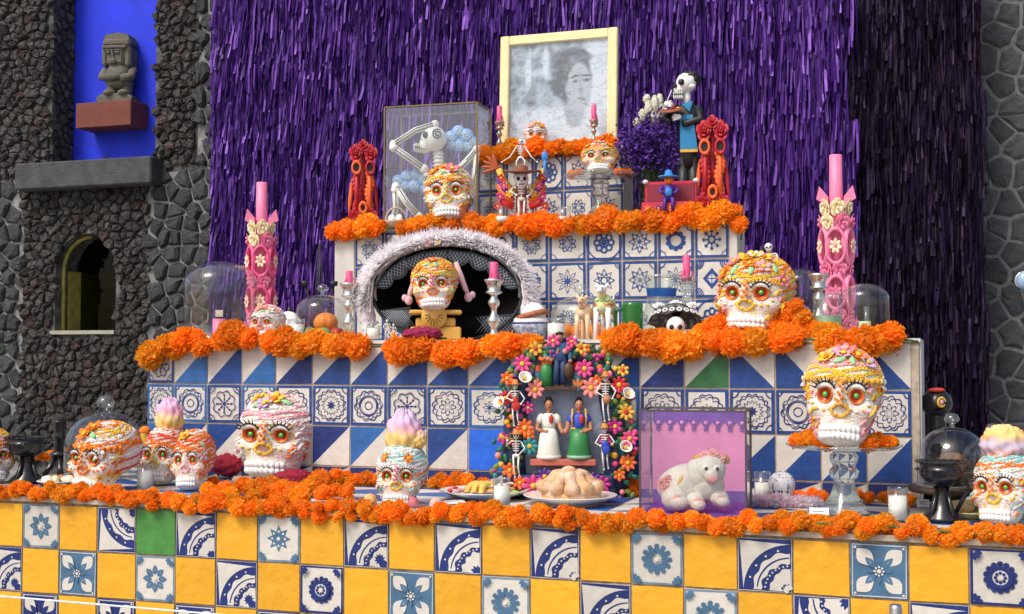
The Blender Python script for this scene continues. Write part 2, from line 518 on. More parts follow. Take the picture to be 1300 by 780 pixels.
# ---------------- fringe curtains
def fringe_mat(name, c1, c2, c3, rough):
    m, nt, bs = _princ(name); N, L = nt.nodes, nt.links
    g_ = N.new('ShaderNodeNewGeometry'); cr = N.new('ShaderNodeValToRGB')
    cr.color_ramp.elements[0].color = (*c1, 1); cr.color_ramp.elements[1].color = (*c3, 1)
    e = cr.color_ramp.elements.new(.65); e.color = (*c2, 1)
    L.new(g_.outputs['Random Per Island'], cr.inputs[0]); L.new(cr.outputs[0], bs.inputs['Base Color'])
    bs.inputs['Roughness'].default_value = rough; bs.inputs['Metallic'].default_value = .15; bs.inputs['Specular IOR Level'].default_value = .22; bs.inputs['Specular Tint'].default_value = (.75, .55, 1, 1)
    return m
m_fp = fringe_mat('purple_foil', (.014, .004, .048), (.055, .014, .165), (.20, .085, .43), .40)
m_fd = fringe_mat('fringe_violet_dark', (.003, .002, .004), (.006, .003, .008), (.018, .009, .036), .5)  # strips coloured much darker, for the right-hand stretch of fringe
def fringe(name, label, X0, X1, Zlo, Zhi, m, mb_, seed, ragged=.0):
    rs = random.Random(seed)
    t = thing(name, label, 'curtain', (0, D5, 0))
    b = MB(); b.box(((X0 + X1) / 2, .02, (Zlo + Zhi) / 2), (X1 - X0, .006, Zhi - Zlo + .1), mb_); b.build('backing_cloth', t)
    vs, fs = [], []
    row = 0
    z = Zlo
    while z < Zhi + .1:
        x = X0 + rs.uniform(0, .01); xe = X1 + (rs.gauss(0, .035) if ragged else rs.uniform(-.01, .02))
        while x < xe:
            w = rs.uniform(.005, .0135); ln = rs.uniform(.13, .28); tilt = rs.gauss(0, .035); curl = rs.uniform(-1.4, 1.4)
            zz = z + rs.uniform(-.02, .02); dx = 0
            y0 = .008 - rs.uniform(0, .035)
            o = len(vs); tw = rs.uniform(-1., 1.)
            for k in range(4):
                u = k / 3
                cx = x + tilt * ln * u + .005 * math.sin(curl * 3 * u)
                cy = y0 - .012 * u - .022 * u * u * rs.random() - .006 * math.sin(u * 5 + curl * 4)
                a = tw * (.4 + u) + curl * .3 * u
                hx, hy = math.cos(a) * w / 2, math.sin(a) * w / 2
                vs.append((cx - hx, cy - hy, zz - ln * u)); vs.append((cx + hx, cy + hy, zz - ln * u))
            for k in range(3): fs.append((o + 2 * k, o + 2 * k + 1, o + 2 * k + 3, o + 2 * k + 2))
            x += w * rs.uniform(.6, 1.25)
        z += .062
    me = bpy.data.meshes.new('fringe_strips'); me.from_pydata(vs, [], fs); me.materials.append(m); me.update()
    tag(link('fringe_strips', me, t), kind='stuff')
    return t
fz0, fz1 = at(1240, 560, D5).z, at(700, -60, D5).z
m_back = mat('fringe_backing', (.012, .004, .03), .9)
fringe('fringe_curtain', 'shiny purple foil fringe curtain behind the altar', at(270, 300, D5).x, at(1078, 300, D5).x, fz0, fz1, m_fp, m_back, 3, 1)
fringe('fringe_curtain', 'darker blackish violet stretch of the fringe at the right of the altar', at(1050, 300, D5).x, at(1249, 300, D5).x, fz0 - .2, fz1, m_fd, mat('fringe_backing_dark', (.006, .004, .008), .9), 4).location.y += .045
# ================================================================ ALTAR TIERS WITH PAINTED TILES
def paint(name, c, var=.13, sc_=16, rough=.5):
    return mat(name, c, rough, var=var, scale=sc_, bump=.25, bscale=45, objrand=.10)
P_cream = paint('paint_cream', (.58, .55, .49), .09)
P_navy = paint('paint_navy', (.006, .021, .14), .25)
P_blue = paint('paint_blue', (.007, .046, .21), .25)
P_mid = paint('paint_midblue', (.018, .11, .34), .22)
P_lb = paint('paint_slate_blue', (.055, .135, .235), .25)
P_lb2 = paint('paint_pale_slate', (.14, .22, .30), .25)
P_brt = paint('paint_bright_blue', (.01, .12, .62), .2)
P_yel = mat('paint_yellow', (.76, .37, .012), .55, var=.10, scale=7, bump=.9, bscale=16, objrand=.10, dirt=((.46, .20, .01), 9, .45))
P_grn = paint('paint_green', (.055, .22, .04), .2)
P_dgr = paint('paint_dark_green', (.02, .13, .035), .2)
m_grout = mat('grout', (.30, .22, .14), .9, var=.35, scale=40, dirt=((.1, .07, .05), 25, .6))
m_groutl = mat('grout_light', (.46, .38, .29), .9, var=.25, scale=40, dirt=((.25, .17, .1), 20, .6))
TW = .0715                                 # half a tile
class Tile(MB):
    def __init__(s, base, w=TW, h=TW):
        super().__init__(); s.w, s.h, s.ly, s.lw, s.k, s.n0 = w, h, 0, 1.9, 1.0, 8
        j = lambda: rnd(-.0012, .0012)
        q = [(-w + j(), -h + j()), (w + j(), -h + j()), (w + j(), h + j()), (-w + j(), h + j())]
        s.prism(q, 0, -.004, base)
    def lay(s, pts, m):
        s.ly += 1; y = -.004 - s.ly * .00022
        s.add([(a, y, c) for a, c in pts], [tuple(range(len(pts)))], m, smooth=False)
    def ringf(s, cx, cz, f, w, m, n=48, a0=0, a1=2 * PI):       # band along r=f(t), width w
        s.ly += 1; y = -.004 - s.ly * .00022
        v, fa = [], []
        full = abs(a1 - a0 - 2 * PI) < 1e-6
        for i in range(n + 1):
            t = a0 + (a1 - a0) * i / n; r = f(t)
            ww = w * (s.lw if w < .004 else 1.0) * (1 + .18 * math.sin(3.3 * t + s.ly))
            v += [(cx + (r - ww / 2) * math.sin(t), y, cz + (r - ww / 2) * math.cos(t)), (cx + (r + ww / 2) * math.sin(t), y, cz + (r + ww / 2) * math.cos(t))]
        for i in range(n): fa.append((2 * i, 2 * i + 1, 2 * i + 3, 2 * i + 2))
        s.add(v, fa, m, smooth=False)
    def ring(s, r, w, m, cx=0, cz=0, **k): s.ringf(cx, cz, lambda t: r, w, m, **k)
    def scal(s, r, amp, n, w, m, ph=0, cx=0, cz=0, **k): s.ringf(cx, cz, lambda t: r + amp * abs(math.sin(n * t / 2 + ph)), w, m, n=max(48, n * 7), **k)
    def zig(s, r0, r1, n, w, m, ph=0, cx=0, cz=0):
        def f(t):
            u = ((t * n / (2 * PI) + ph) % 1.0); u = abs(2 * u - 1)
            return lerp(r0, r1, u)
        s.ringf(cx, cz, f, w, m, n=n * 6)
    def star(s, n, r0, r1, m, ph=0, cx=0, cz=0):
        s.lay([(cx + (r1 if k % 2 == 0 else r0) * math.sin(PI * k / n + ph), cz + (r1 if k % 2 == 0 else r0) * math.cos(PI * k / n + ph)) for k in range(2 * n)], m)
    def disc(s, r, m, cx=0, cz=0, n=16, sx=1): s.lay([(cx + sx * r * math.sin(2 * PI * k / n), cz + r * math.cos(2 * PI * k / n)) for k in range(n)], m)
    def petal(s, a, r0, r1, w, m, cx=0, cz=0, tip=.5):
        pts = []
        for k in range(9):
            u = k / 8; pts.append((r0 + (r1 - r0) * u, w * math.sin(PI * u ** tip)))
        for k in range(7, 0, -1):
            u = k / 8; pts.append((r0 + (r1 - r0) * u, -w * math.sin(PI * u ** tip)))
        s.lay([(cx + p * math.sin(a) + q * math.cos(a), cz + p * math.cos(a) - q * math.sin(a)) for p, q in pts], m)
    def border(s, w, m, ins=0.0):
        s.ly += 1; y = -.004 - s.ly * .00022
        a, c = s.w - ins, s.h - ins
        j = lambda: rnd(-.0008, .0008)
        o = [(-a, -c), (a, -c), (a, c), (-a, c)]; i_ = [(-a + w + j(), -c + w + j()), (a - w + j(), -c + w + j()), (a - w + j(), c - w + j()), (-a + w + j(), c - w + j())]
        v = [(p, y, q) for p, q in o + i_]
        s.add(v, [(k, (k + 1) % 4, (k + 1) % 4 + 4, k + 4) for k in range(4)], m, smooth=False)
    def grow(s):                              # enlarge the motif drawn so far about the tile centre
        if s.k != 1.0:
            s.v[s.n0:] = [(x * s.k, y, z * s.k) for x, y, z in s.v[s.n0:]]; s.k = 1.0
    def corners(s, r, w, m, scal=0):
        s.grow()
        for sx in (-1, 1):
            for sz in (-1, 1):
                a0 = math.atan2(-sx, -sz) - PI / 4
                s.ringf(sx * (s.w - .006), sz * (s.h - .006), (lambda t, a0=a0: r + (scal * abs(math.sin((t - a0) * 6)) if scal else 0)), w, m, n=16, a0=a0, a1=a0 + PI / 2)
    def mesh(s, name='tile'):
        me = bpy.data.meshes.new(name); me.from_pydata(s.v, [], s.f)
        for m in s.mats: me.materials.append(m)
        me.polygons.foreach_set('material_index', s.mi); me.update()
        return me
def tri_tile(kind, ca, cb):                 # kind: which corner colour a fills
    t = Tile(cb); w, h = t.w, t.h
    tri = {'tl': [(-w, -h), (w, h), (-w, h)], 'br': [(-w, -h), (w, -h), (w, h)], 'bl': [(-w, h), (-w, -h), (w, -h)], 'tr': [(-w, h), (w, -h), (w, h)]}[kind]
    t.lay(tri, ca); return t.mesh()
def ring_tile(i, ink, fr, W=TW, H=TW):
    t = Tile(P_cream, W, H); s = W / TW
    t.border(.010, fr)
    k = i % 8
    if k == 0: t.star(8, .010, .020, ink); t.zig(.026, .036, 16, .0022, ink); t.scal(.044, .008, 12, .0022, ink); t.scal(.050, .008, 16, .0022, ink); t.corners(.022, .002, ink)
    if k == 1: t.scal(.006, .012, 8, .0022, ink); t.scal(.018, .012, 8, .002, ink, PI / 2); t.scal(.038, .010, 10, .002, ink); t.scal(.048, .008, 12, .002, ink, .5); t.corners(.018, .002, ink)
    if k == 2: t.star(10, .009, .017, ink); t.scal(.016, .010, 10, .0025, ink); t.scal(.030, .008, 14, .0025, ink); t.scal(.042, .009, 16, .0025, ink); t.corners(.026, .0025, ink); t.corners(.016, .0025, ink)
    if k == 3: t.ring(.014, .0022, ink); t.ring(.032, .002, ink); t.ring(.037, .0022, ink); t.scal(.042, .008, 14, .002, ink); t.scal(.048, .008, 10, .002, ink, .4); t.corners(.014, .002, ink)
    if k == 4: t.star(6, .006, .012, ink); t.zig(.010, .022, 8, .002, ink); t.scal(.036, .012, 10, .0022, ink); t.scal(.048, .007, 12, .0022, ink, .3)
    if k == 5:
        t.disc(.014, ink)
        for q in range(12): a = 2 * PI * q / 12; t.disc(.0045, ink, .026 * math.sin(a), .026 * math.cos(a), 8); t.petal(a, .012, .026, .0012, ink)
        t.scal(.034, .008, 12, .0022, ink); t.scal(.047, .007, 16, .0022, ink); t.corners(.02, .0022, ink)
    if k == 6:
        t.star(8, .006, .014, ink)
        for q in range(8):
            a = 2 * PI * q / 8; t.petal(a, .010, .030, .0030, ink); t.disc(.0045, ink, .031 * math.sin(a), .031 * math.cos(a), 8)
        t.scal(.040, .010, 8, .0022, ink, .4); t.corners(.024, .002, ink, .003); t.corners(.014, .002, ink)
    if k == 7: t.ring(.016, .006, ink); t.scal(.026, .012, 10, .0025, ink); t.scal(.036, .013, 10, .0025, ink, PI / 2); t.scal(.048, .007, 16, .002, ink); t.corners(.015, .0025, ink)
    return t.mesh()
def rose_tile(i, ink, fr, W, H):           # upper tier: lighter drawing
    t = Tile(P_cream, W, H); t.border(.0105, fr); t.lw = 2.1; t.k = 1.32; t.n0 = len(t.v)
    k = i % 9
    if k == 0: t.zig(.012, .028, 8, .0022, ink); t.zig(.016, .032, 8, .0022, ink, .5); t.scal(.006, .010, 8, .002, ink); t.corners(.022, .0016, ink, .004)
    if k == 1: t.scal(.014, .012, 8, .002, ink); t.zig(.012, .022, 8, .002, ink); t.scal(.005, .007, 6, .002, ink); t.corners(.02, .0016, ink, .004)
    if k == 2:
        for q in range(8): a = 2 * PI * q / 8; t.ringf(.022 * math.sin(a), .022 * math.cos(a), lambda t_: .009, .003, ink, n=12)
        t.star(8, .008, .018, ink); t.ring(.054, .0022, ink)
    if k == 3:
        t.star(8, .005, .014, ink); t.zig(.016, .034, 8, .0028, ink); t.zig(.012, .024, 8, .0022, ink, .5); t.corners(.022, .0018, ink, .003)
    if k == 4:
        for q in range(10): a = 2 * PI * q / 10; t.disc(.008, ink, .024 * math.sin(a), .024 * math.cos(a), 10)
        t.ring(.0195, .006, ink); t.corners(.024, .0018, ink, .004)
    if k == 5:
        for q in range(8): a = 2 * PI * q / 8; t.disc(.0055, ink, .026 * math.sin(a), .026 * math.cos(a), 8); t.petal(a, .008, .022, .003, ink)
        t.ring(.010, .002, ink); t.corners(.02, .004, ink, .004)
    if k == 6: t.star(8, .012, .034, P_cream); t.zig(.014, .034, 8, .0022, ink); t.star(8, .007, .022, ink); t.corners(.02, .0022, ink, .003)
    if k == 7: t.zig(.016, .032, 8, .0024, ink); t.ring(.010, .002, ink); t.zig(.022, .012, 8, .002, ink); t.corners(.02, .0018, ink); t.corners(.012, .0018, ink)
    if k == 8:
        for s_ in (1, -1): 
            pass
        t.lay([(0, .03), (.03, 0), (0, -.03), (-.03, 0)], ink); t.lay([(0, .016), (.016, 0), (0, -.016), (-.016, 0)], P_cream); t.lay([(-.0015, -.016), (.0015, -.016), (.0015, .016), (-.0015, .016)], ink); t.lay([(-.016, -.0015), (.016, -.0015), (.016, .0015), (-.016, .0015)], ink)
        for r in (.03, .022, .014): t.corners(r, .0022, ink)
    t.grow()
    return t.mesh()
def arc_tile(i):                            # broad talavera arcs, navy and cream
    t = Tile(P_navy); w = t.w
    t.border(.0012, P_cream)
    cx, cz = w - .002, -w + .002
    def band(r0, r1, n=14, wob=0):
        t.ringf(cx, cz, lambda a: (r0 + r1) / 2 + wob * math.sin(a * 14), r1 - r0, P_cream, n=40, a0=-PI / 2 + .03, a1=-.03)
    band(.024, .060, wob=.0018 if i != 2 else .0035)
    if i == 3: t.star(10, .012, .019, P_navy, cx=cx - .024, cz=cz + .024)
    band(.078, .104, wob=.003)
    t.ringf(cx, cz, lambda a: .091, .0022, P_navy, n=24, a0=-PI / 2 + .1, a1=-.05)
    # corner leaf
    pts = [(-w + .004, w - .006)] + [(cx + .127 * math.sin(a), cz + .127 * math.cos(a)) for a in [(-PI / 2 + .0) + k * .1122 for k in range(15)]]
    pts = [(max(-w + .003, min(w - .003, p)), max(-w + .003, min(w - .003, q))) for p, q in pts]
    t.lay(pts, P_cream)
    for k in range(9):
        a = -PI / 2 + .15 + k * .16; t.disc(.0026, P_cream, cx + .070 * math.sin(a), cz + .070 * math.cos(a), 8)
        if k % 2: t.disc(.003, P_cream, cx + .1145 * math.sin(a), cz + .1145 * math.cos(a), 8)
    for k in range(5):
        a = -PI / 2 + .2 + k * .3; t.petal(a, .006, .024, .006, P_cream, cx, cz) if i == 1 else None
    return t.mesh()
def flower_tile(i, ink, ink2):
    t = Tile(P_cream); t.border(.006, ink2); w = t.w
    n = (8, 8, 12, 14)[i]
    if i == 1: t.star(8, .024, .042, ink)
    for k in range(n):
        a = 2 * PI * k / n
        if i == 0: t.petal(a, .012, .044, .010, ink, tip=.9); t.petal(a, .024, .036, .003, ink2)
        if i == 1: t.disc(.004, P_cream, .022 * math.sin(a), .022 * math.cos(a), 8)
        if i == 2: t.petal(a, .010, .040, .008, ink, tip=1.2); t.disc(.0075, ink, .036 * math.sin(a), .036 * math.cos(a), 8)
        if i == 3: t.disc(.008, ink, .034 * math.sin(a), .034 * math.cos(a), 8); t.petal(a, .02, .036, .004, ink)
    if i == 3: t.disc(.030, ink); t.disc(.019, P_cream)
    if i == 3:
        for k in range(8): a = 2 * PI * k / 8; t.disc(.0045, ink, .012 * math.sin(a), .012 * math.cos(a), 8)
    t.disc(.006, P_cream)
    for sx in (-1, 1):
        for sz in (-1, 1):
            a0 = math.atan2(-sx, -sz)
            for k in (-1, 0, 1): t.petal(a0 + k * .5, .004, .026, .006, ink, sx * (w - .005), sz * (w - .005), tip=1.3)
    return t.mesh()
def petal_tile(ink, ink2):
    t = Tile(ink); t.border(.002, P_cream, .003); w = t.w
    for k in range(4):
        a = PI / 4 + k * PI / 2
        t.petal(a, .012, .080, .021, P_cream, tip=1.35)
        t.petal(a, .010, .050, .009, ink, tip=1.0); t.petal(a, .026, .042, .003, ink2)
        t.disc(.0035, P_cream, .086 * math.sin(a), .086 * math.cos(a), 8)
        t.petal(k * PI / 2, .008, .034, .005, ink, tip=1.)
    t.disc(.0055, P_cream)
    for k in range(8): a = 2 * PI * k / 8; t.disc(.003, P_cream, .011 * math.sin(a), .011 * math.cos(a), 6)
    return t.mesh()
def plain_tile(m): return Tile(m).mesh()
A = [arc_tile(i) for i in range(4)]
FL = [flower_tile(i, P_lb, P_lb2) for i in range(3)]
FD = flower_tile(3, P_navy, P_navy); FD2 = flower_tile(0, P_navy, P_navy)
PL, PD = petal_tile(P_lb, P_lb2), petal_tile(P_navy, P_navy)
YL = [plain_tile(P_yel) for _ in range(3)]; GR = plain_tile(P_grn); BR = plain_tile(P_brt)
RING = [ring_tile(i, P_navy, P_blue) for i in range(8)]; RINGM = [ring_tile(i, P_blue, P_mid) for i in range(8)]
TR = {(k, c): tri_tile(k, c, P_cream) for k in ('br', 'bl', 'tl', 'tr') for c in (P_blue, P_navy, P_mid, P_dgr)}
def put_tile(me, tier, x, z, rot=0, sx=1.0, sz=1.0):
    o = link('tile', me, tier)
    o.location = (x, 0, z)
    o.rotation_euler = (rnd(-.006, .006), rot * PI / 2 + rnd(-.006, .006), rnd(-.004, .004))
    if rot % 2: sx, sz = sz, sx
    o.scale = (sx, 1, sz)
    return o
def tier_core(t, x0, x1, z0, z1, dep, m, top=None, side=None):
    b = MB(); b.box(((x0 + x1) / 2, dep / 2, (z0 + z1) / 2), (x1 - x0, dep, z1 - z0), m); b.build('core', t)
m_white = mat('white_board', (.62, .60, .55), .8, var=.12, scale=10, bump=.15, bscale=30, dirt=((.35, .30, .24), 6, .5))
# ---- bottom tier
bx = [-20, 30, 76, 120, 166, 217, 266, 319, 374, 430, 487.5, 548, 609.5, 673, 738, 804, 870, 938, 1007, 1078, 1152, 1230]
tile_w = (at(1230, 690, D1).x - at(30, 650, D1).x) / 20
X30 = at(30, 650, D1).x
t1 = thing('altar_tier', 'lowest broad altar table faced with yellow and blue checkered tiles', 'altar', (0, D1, 0))
tx0, tx1 = X30 - 3 * tile_w, X30 + 24 * tile_w
tier_core(t1, tx0, tx1, 0.02, T1 - .004, 1.25, m_grout)
b = MB(); b.box(((tx0 + tx1) / 2, -.004, T1 - .008), (tx1 - tx0, .016, .016), m_groutl); b.build('edge_strip', t1)
pat1 = {1: (FL[0], 0), 3: (A[0], 3), 4: (GR, 0), 5: (A[0], 0), 7: (FL[1], 0), 9: (A[3], 0), 11: (A[2], 0), 13: (A[1], 0), 15: (FL[2], 0), 17: (A[1], 0), 19: (PL, 0), 21: (FD, 0), -1: (A[0], 0), 23: (A[2], 0)}
pat2 = {0: (A[3], 0), 2: (PL, 0), 4: (FL[0], 0), 6: (A[3], 0), 8: (FD, 0), 10: (PL, 0), 12: (FL[2], 0), 14: (A[0], 0), 16: (FL[2], 0), 18: (A[2], 3), 20: (A[2], 0), 22: (FL[1], 0), -2: (PD, 0)}
pat3 = {k: (PD, 0) for k in (1, 3, 5, 7)}
pat3.update({9: (FL[1], 0), 11: (A[0], 0), 13: (FD, 0), 15: (A[1], 0), 17: (PL, 0), 19: (A[2], 0), 21: (FL[0], 0), -1: (PD, 0), 23: (FL[0], 0)})
tz = .1515
for r_, pt in enumerate((pat1, pat2, pat3, {k + 1: v for k, v in pat3.items()})):
    for c in range(-3, 24):
        x = X30 + (c - .5) * tile_w; z = T1 - .022 - (r_ + .5) * tz
        me, rot = pt.get(c, (random.choice(YL), random.randint(0, 3)))
        put_tile(me, t1, x, z, rot, (tile_w - .005) / (2 * TW), (tz - .006) / (2 * TW))
# table top tiles (blue and cream halves)
topm = [TR['br', P_blue], TR['bl', P_blue], TR['br', P_mid]]
for c in range(-1, 13):
    for r_ in range(5):
        x = X30 + (c * 2 + .5) * tile_w * .97
        o = link('top_tile', random.choice(topm), t1)
        o.location = (x, .06 + (r_ + .5) * .15 * 1.3, T1 - .004); o.rotation_euler = (R(-90), 0, 0)
        o.scale = (tile_w * 1.94 / (2 * TW) * .98, .8, 1.28)
# ---- middle tier
mx = [188, 221.7, 264.3, 307.6, 350.7, 397.3, 445.2, 492.5, 543, 595, 648.8, 702, 755.7, 813, 869.3, 925.7, 984.4, 1042, 1100, 1157.6]
MX = [at(p, 490, D2).x for p in mx]
t2 = thing('altar_tier', 'middle altar step with blue and white triangle and mandala tiles', 'altar', (0, D2, 0))
x0, x1 = MX[0], at(1167, 490, D2).x
tier_core(t2, x0, x1, T1, T2 - .006, D3 - D2 + .3, m_groutl)
b = MB(); b.box(((x0 + x1) / 2 , .3, T2 - .004), (x1 - x0 + .01, .62, .012), m_white); b.build('top_board', t2)
b = MB(); b.box((x1 + .004, .28, (T1 + T2) / 2), (.006, .54, T2 - T1 - .02), m_white); b.build('side_board', t2)
r1t = at(690, 439, D2).z
zl = [T2 - .012, at(690, 491.5, D2).z, at(690, 546, D2).z, at(690, 546, D2).z - .152, T1 + .002]
def trim(r_, c):
    if r_ == 1: return (RINGM if c in (0, 1, 3, 9, 12) else RING)[(c * 3 + (c // 5)) % 8]
    if r_ == 0:
        if c == 0: return RING[6]
        if c == 14: return TR['br', P_dgr]
        if c >= 15: return TR['bl', P_blue]
        return TR['br', P_mid if c in (1, 3) else (P_navy if c in (4, 13) else P_blue)]
    if r_ == 2:
        if c == 9: return BR
        if c == 0: return plain_tile(P_mid)
        if c >= 12: return TR['br', P_blue]
        return TR['tl', P_mid if c in (6,) else (P_navy if c in (5,) else P_blue)]
    return TR['br', P_blue] if c != 0 else TR['br', P_mid]
for c in range(19):
    for r_ in range(4):
        x = (MX[c] + MX[c + 1]) / 2; w = MX[c + 1] - MX[c]; z = (zl[r_] + zl[r_ + 1]) / 2; h = zl[r_] - zl[r_ + 1]
        me = trim(r_, c) if r_ < 3 else plain_tile(P_navy) if c == 0 else TR['tl', P_navy]
        put_tile(me, t2, x, z, 0, (w - .0055) / (2 * TW), (h - .006) / (2 * TW))
# ---- upper tier
ux = [450.8] + [lerp(450.8, 654, ((k / 5) ** 1.04)) for k in range(1, 5)] + [654, 697, 744.7, 790, 835, 882, 926]
UX = [at(p, 330, D3).x for p in ux]
t3 = thing('altar_tier', 'upper altar step with small blue rosettes on cream tiles', 'altar', (0, D3, 0))
x0, x1 = at(425, 330, D3).x, at(937, 330, D3).x
tier_core(t3, x0, x1, T2, T3 - .006, .17, m_white)
b = MB(); b.box(((UX[0] + UX[-1]) / 2, -.0005, (T2 + T3) / 2), (UX[-1] - UX[0], .001, T3 - T2 - .02), m_groutl); b.build('grout_bed', t3)
b = MB(); b.box(((x0 + UX[0]) / 2, -.003, (T2 + T3) / 2), (UX[0] - x0 - .006, .006, T3 - T2 - .02), m_white)
b.build('corner_board', t3)
b = MB(); b.box(((x1 + UX[-1]) / 2, -.003, (T2 + T3) / 2), (x1 - UX[-1] - .006, .006, T3 - T2 - .02), m_white); b.build('corner_board', t3)
b = MB(); b.box(((x0 + x1) / 2, .109, T3 - .004), (x1 - x0 + .01, .23, .012), m_white); b.build('top_board', t3)
zr = [T3 - .014, at(810, 330.7, D3).z, at(810, 380.8, D3).z, T2 + .004]
for c in range(11):
    for r_ in range(3):
        x = (UX[c] + UX[c + 1]) / 2; w = UX[c + 1] - UX[c]; z = (zr[r_] + zr[r_ + 1]) / 2; h = zr[r_] - zr[r_ + 1]
        idx = {(6, 0): 1, (7, 0): 2, (8, 0): 3, (9, 0): 4, (10, 0): 5, (6, 1): 6, (7, 1): 7, (8, 1): 3, (9, 1): 6, (10, 1): 8, (5, 0): 0, (5, 1): 4}.get((c, r_), (c * 5 + r_ * 3) % 9)
        put_tile(rose_tile(idx, P_blue, P_blue, TW, TW), t3, x, z, 0, (w - .006) / (2 * TW), (h - .007) / (2 * TW))
# ---- top tier
t4 = thing('altar_tier', 'topmost small altar block with rosette tiles under the framed portrait', 'altar', (0, D4, 0))
x0, x1 = at(606, 230, D4).x, at(792, 230, D4).x
tier_core(t4, x0, x1, T2 + .002, T4 - .006, .16, m_groutl)
b = MB(); b.box(((x0 + x1) / 2, .084, T4 - .004), (x1 - x0 + .01, .18, .012), m_white); b.build('top_board', t4)
n = 5
for c in range(n):
    for r_ in range(2):
        w = (x1 - x0) / n; h = (T4 - T3 - .03) / 2
        put_tile(rose_tile((0, 6, 3, 1, 7)[c] if r_ else c, P_blue, P_blue, TW, TW), t4, x0 + (c + .5) * w, T4 - .02 - (r_ + .5) * h, 0, (w - .006) / (2 * TW), (h - .008) / (2 * TW))

# ================================================================ MARIGOLDS
m_mar = mat('marigold', (1.0, .325, .009), .6, var=.1, scale=60, objrand=.12, island=.25)
m_mar2 = mat('marigold_light', (1.0, .43, .014), .6, var=.1, scale=60, objrand=.12, island=.25)
for m_ in (m_mar, m_mar2):                 # thin petals let light through
    nt = m_.node_tree; pb = nt.nodes['Principled BSDF']; src = pb.inputs['Base Color'].links[0].from_socket
    tl = nt.nodes.new('ShaderNodeBsdfTranslucent'); mxs = nt.nodes.new('ShaderNodeMixShader'); mxs.inputs[0].default_value = .55
    nt.links.new(src, tl.inputs[0]); nt.links.new(pb.outputs[0], mxs.inputs[1]); nt.links.new(tl.outputs[0], mxs.inputs[2])
    nt.links.new(mxs.outputs[0], nt.nodes['Material Output'].inputs[0])
m_stem = mat('green_calyx', (.05, .12, .02), .7)
def marigold_mesh(seed, m, n=150, flat=.75):
    rs = random.Random(seed); vs, fs = [], []
    for k in range(n):
        u = rs.random(); a = rs.uniform(0, 2 * PI)
        el = math.acos(1 - 1.65 * ((k + .5) / n))             # 0 at the centre of the bloom
        a = k * 2.39996 + rs.uniform(-.2, .2)
        d = Vector((math.sin(el) * math.cos(a), math.sin(el) * math.sin(a), math.cos(el) * flat)).normalized()
        r1 = rs.uniform(.84, 1.08) * (1 - .12 * math.cos(el)); r0 = r1 * .52
        t = Vector((-math.sin(a), math.cos(a), 0)).lerp(Vector((rs.gauss(0, 1), rs.gauss(0, 1), rs.gauss(0, 1))), .25).normalized()
        nn = d.cross(t).normalized()
        w = rs.uniform(.10, .16)
        o = len(vs); cur = rs.uniform(-.12, .2)
        pts = [d * r0 - t * w * .4, d * r0 + t * w * .4, d * lerp(r0, r1, .65) - t * w + nn * .03, d * lerp(r0, r1, .65) + t * w - nn * .03,
               d * r1 - t * w * .8 + nn * cur, d * (r1 * .94) + nn * cur * 1.4, d * r1 + t * w * .8 + nn * cur]
        vs += [(p.x, p.y, p.z * 1.0) for p in pts]
        fs += [(o, o + 1, o + 3, o + 2), (o + 2, o + 3, o + 5), (o + 2, o + 5, o + 4), (o + 3, o + 6, o + 5)]
    o = len(vs); sv, sf = _sphere(8, 6)
    vs += [(x * .74, y * .74, z * .66) for x, y, z in sv]; fs += [tuple(i + o for i in f) for f in sf]
    me = bpy.data.meshes.new('marigold'); me.from_pydata(vs, [], fs); me.materials.append(m); me.update()
    return me
MG = [marigold_mesh(i, m_mar if i % 3 else m_mar2, 210 if i < 4 else 150) for i in range(6)]
def bloom(parent, p, r, face=None, name='marigold'):
    o = link(name, random.choice(MG), parent)
    d = face or Vector((rnd(-.5, .5), rnd(-1.2, -.3), rnd(.1, .9)))
    o.rotation_mode = 'QUATERNION'
    q = Vector(d).to_track_quat('Z', 'Y')
    o.rotation_quaternion = q
    o.location = p; s = r * rnd(.76, 1.22); o.scale = (s, s, s * rnd(.8, 1.0))
    return o
def garland(label, pts, r, step, jit=.35, rows=1, loc=None):
    """pts: polyline in world space; blooms strung along it"""
    p0 = Vector(loc or pts[0])
    t = thing('marigold_garland', label, 'garland', p0, 0)
    acc, out = 0.0, []
    for i in range(len(pts) - 1):
        a, b = Vector(pts[i]), Vector(pts[i + 1]); L_ = (b - a).length
        k = int(max(1, round(L_ / step)))
        for j in range(k): out.append(a.lerp(b, (j + rnd(-.25, .25)) / k))
    cb = MB(); cb.tube([p - p0 for p in pts], .004, m_stem, 5); cb.build('string', t)
    for p in out:
        for q in range(rows):
            bloom(t, p - p0 + Vector((rnd(-1, 1) * r * jit, rnd(-1, .6) * r * jit + (q * r * 1.0 if q else 0), rnd(-1, 1) * r * jit - (0 if q == 0 else r * .1))), r)
    return t
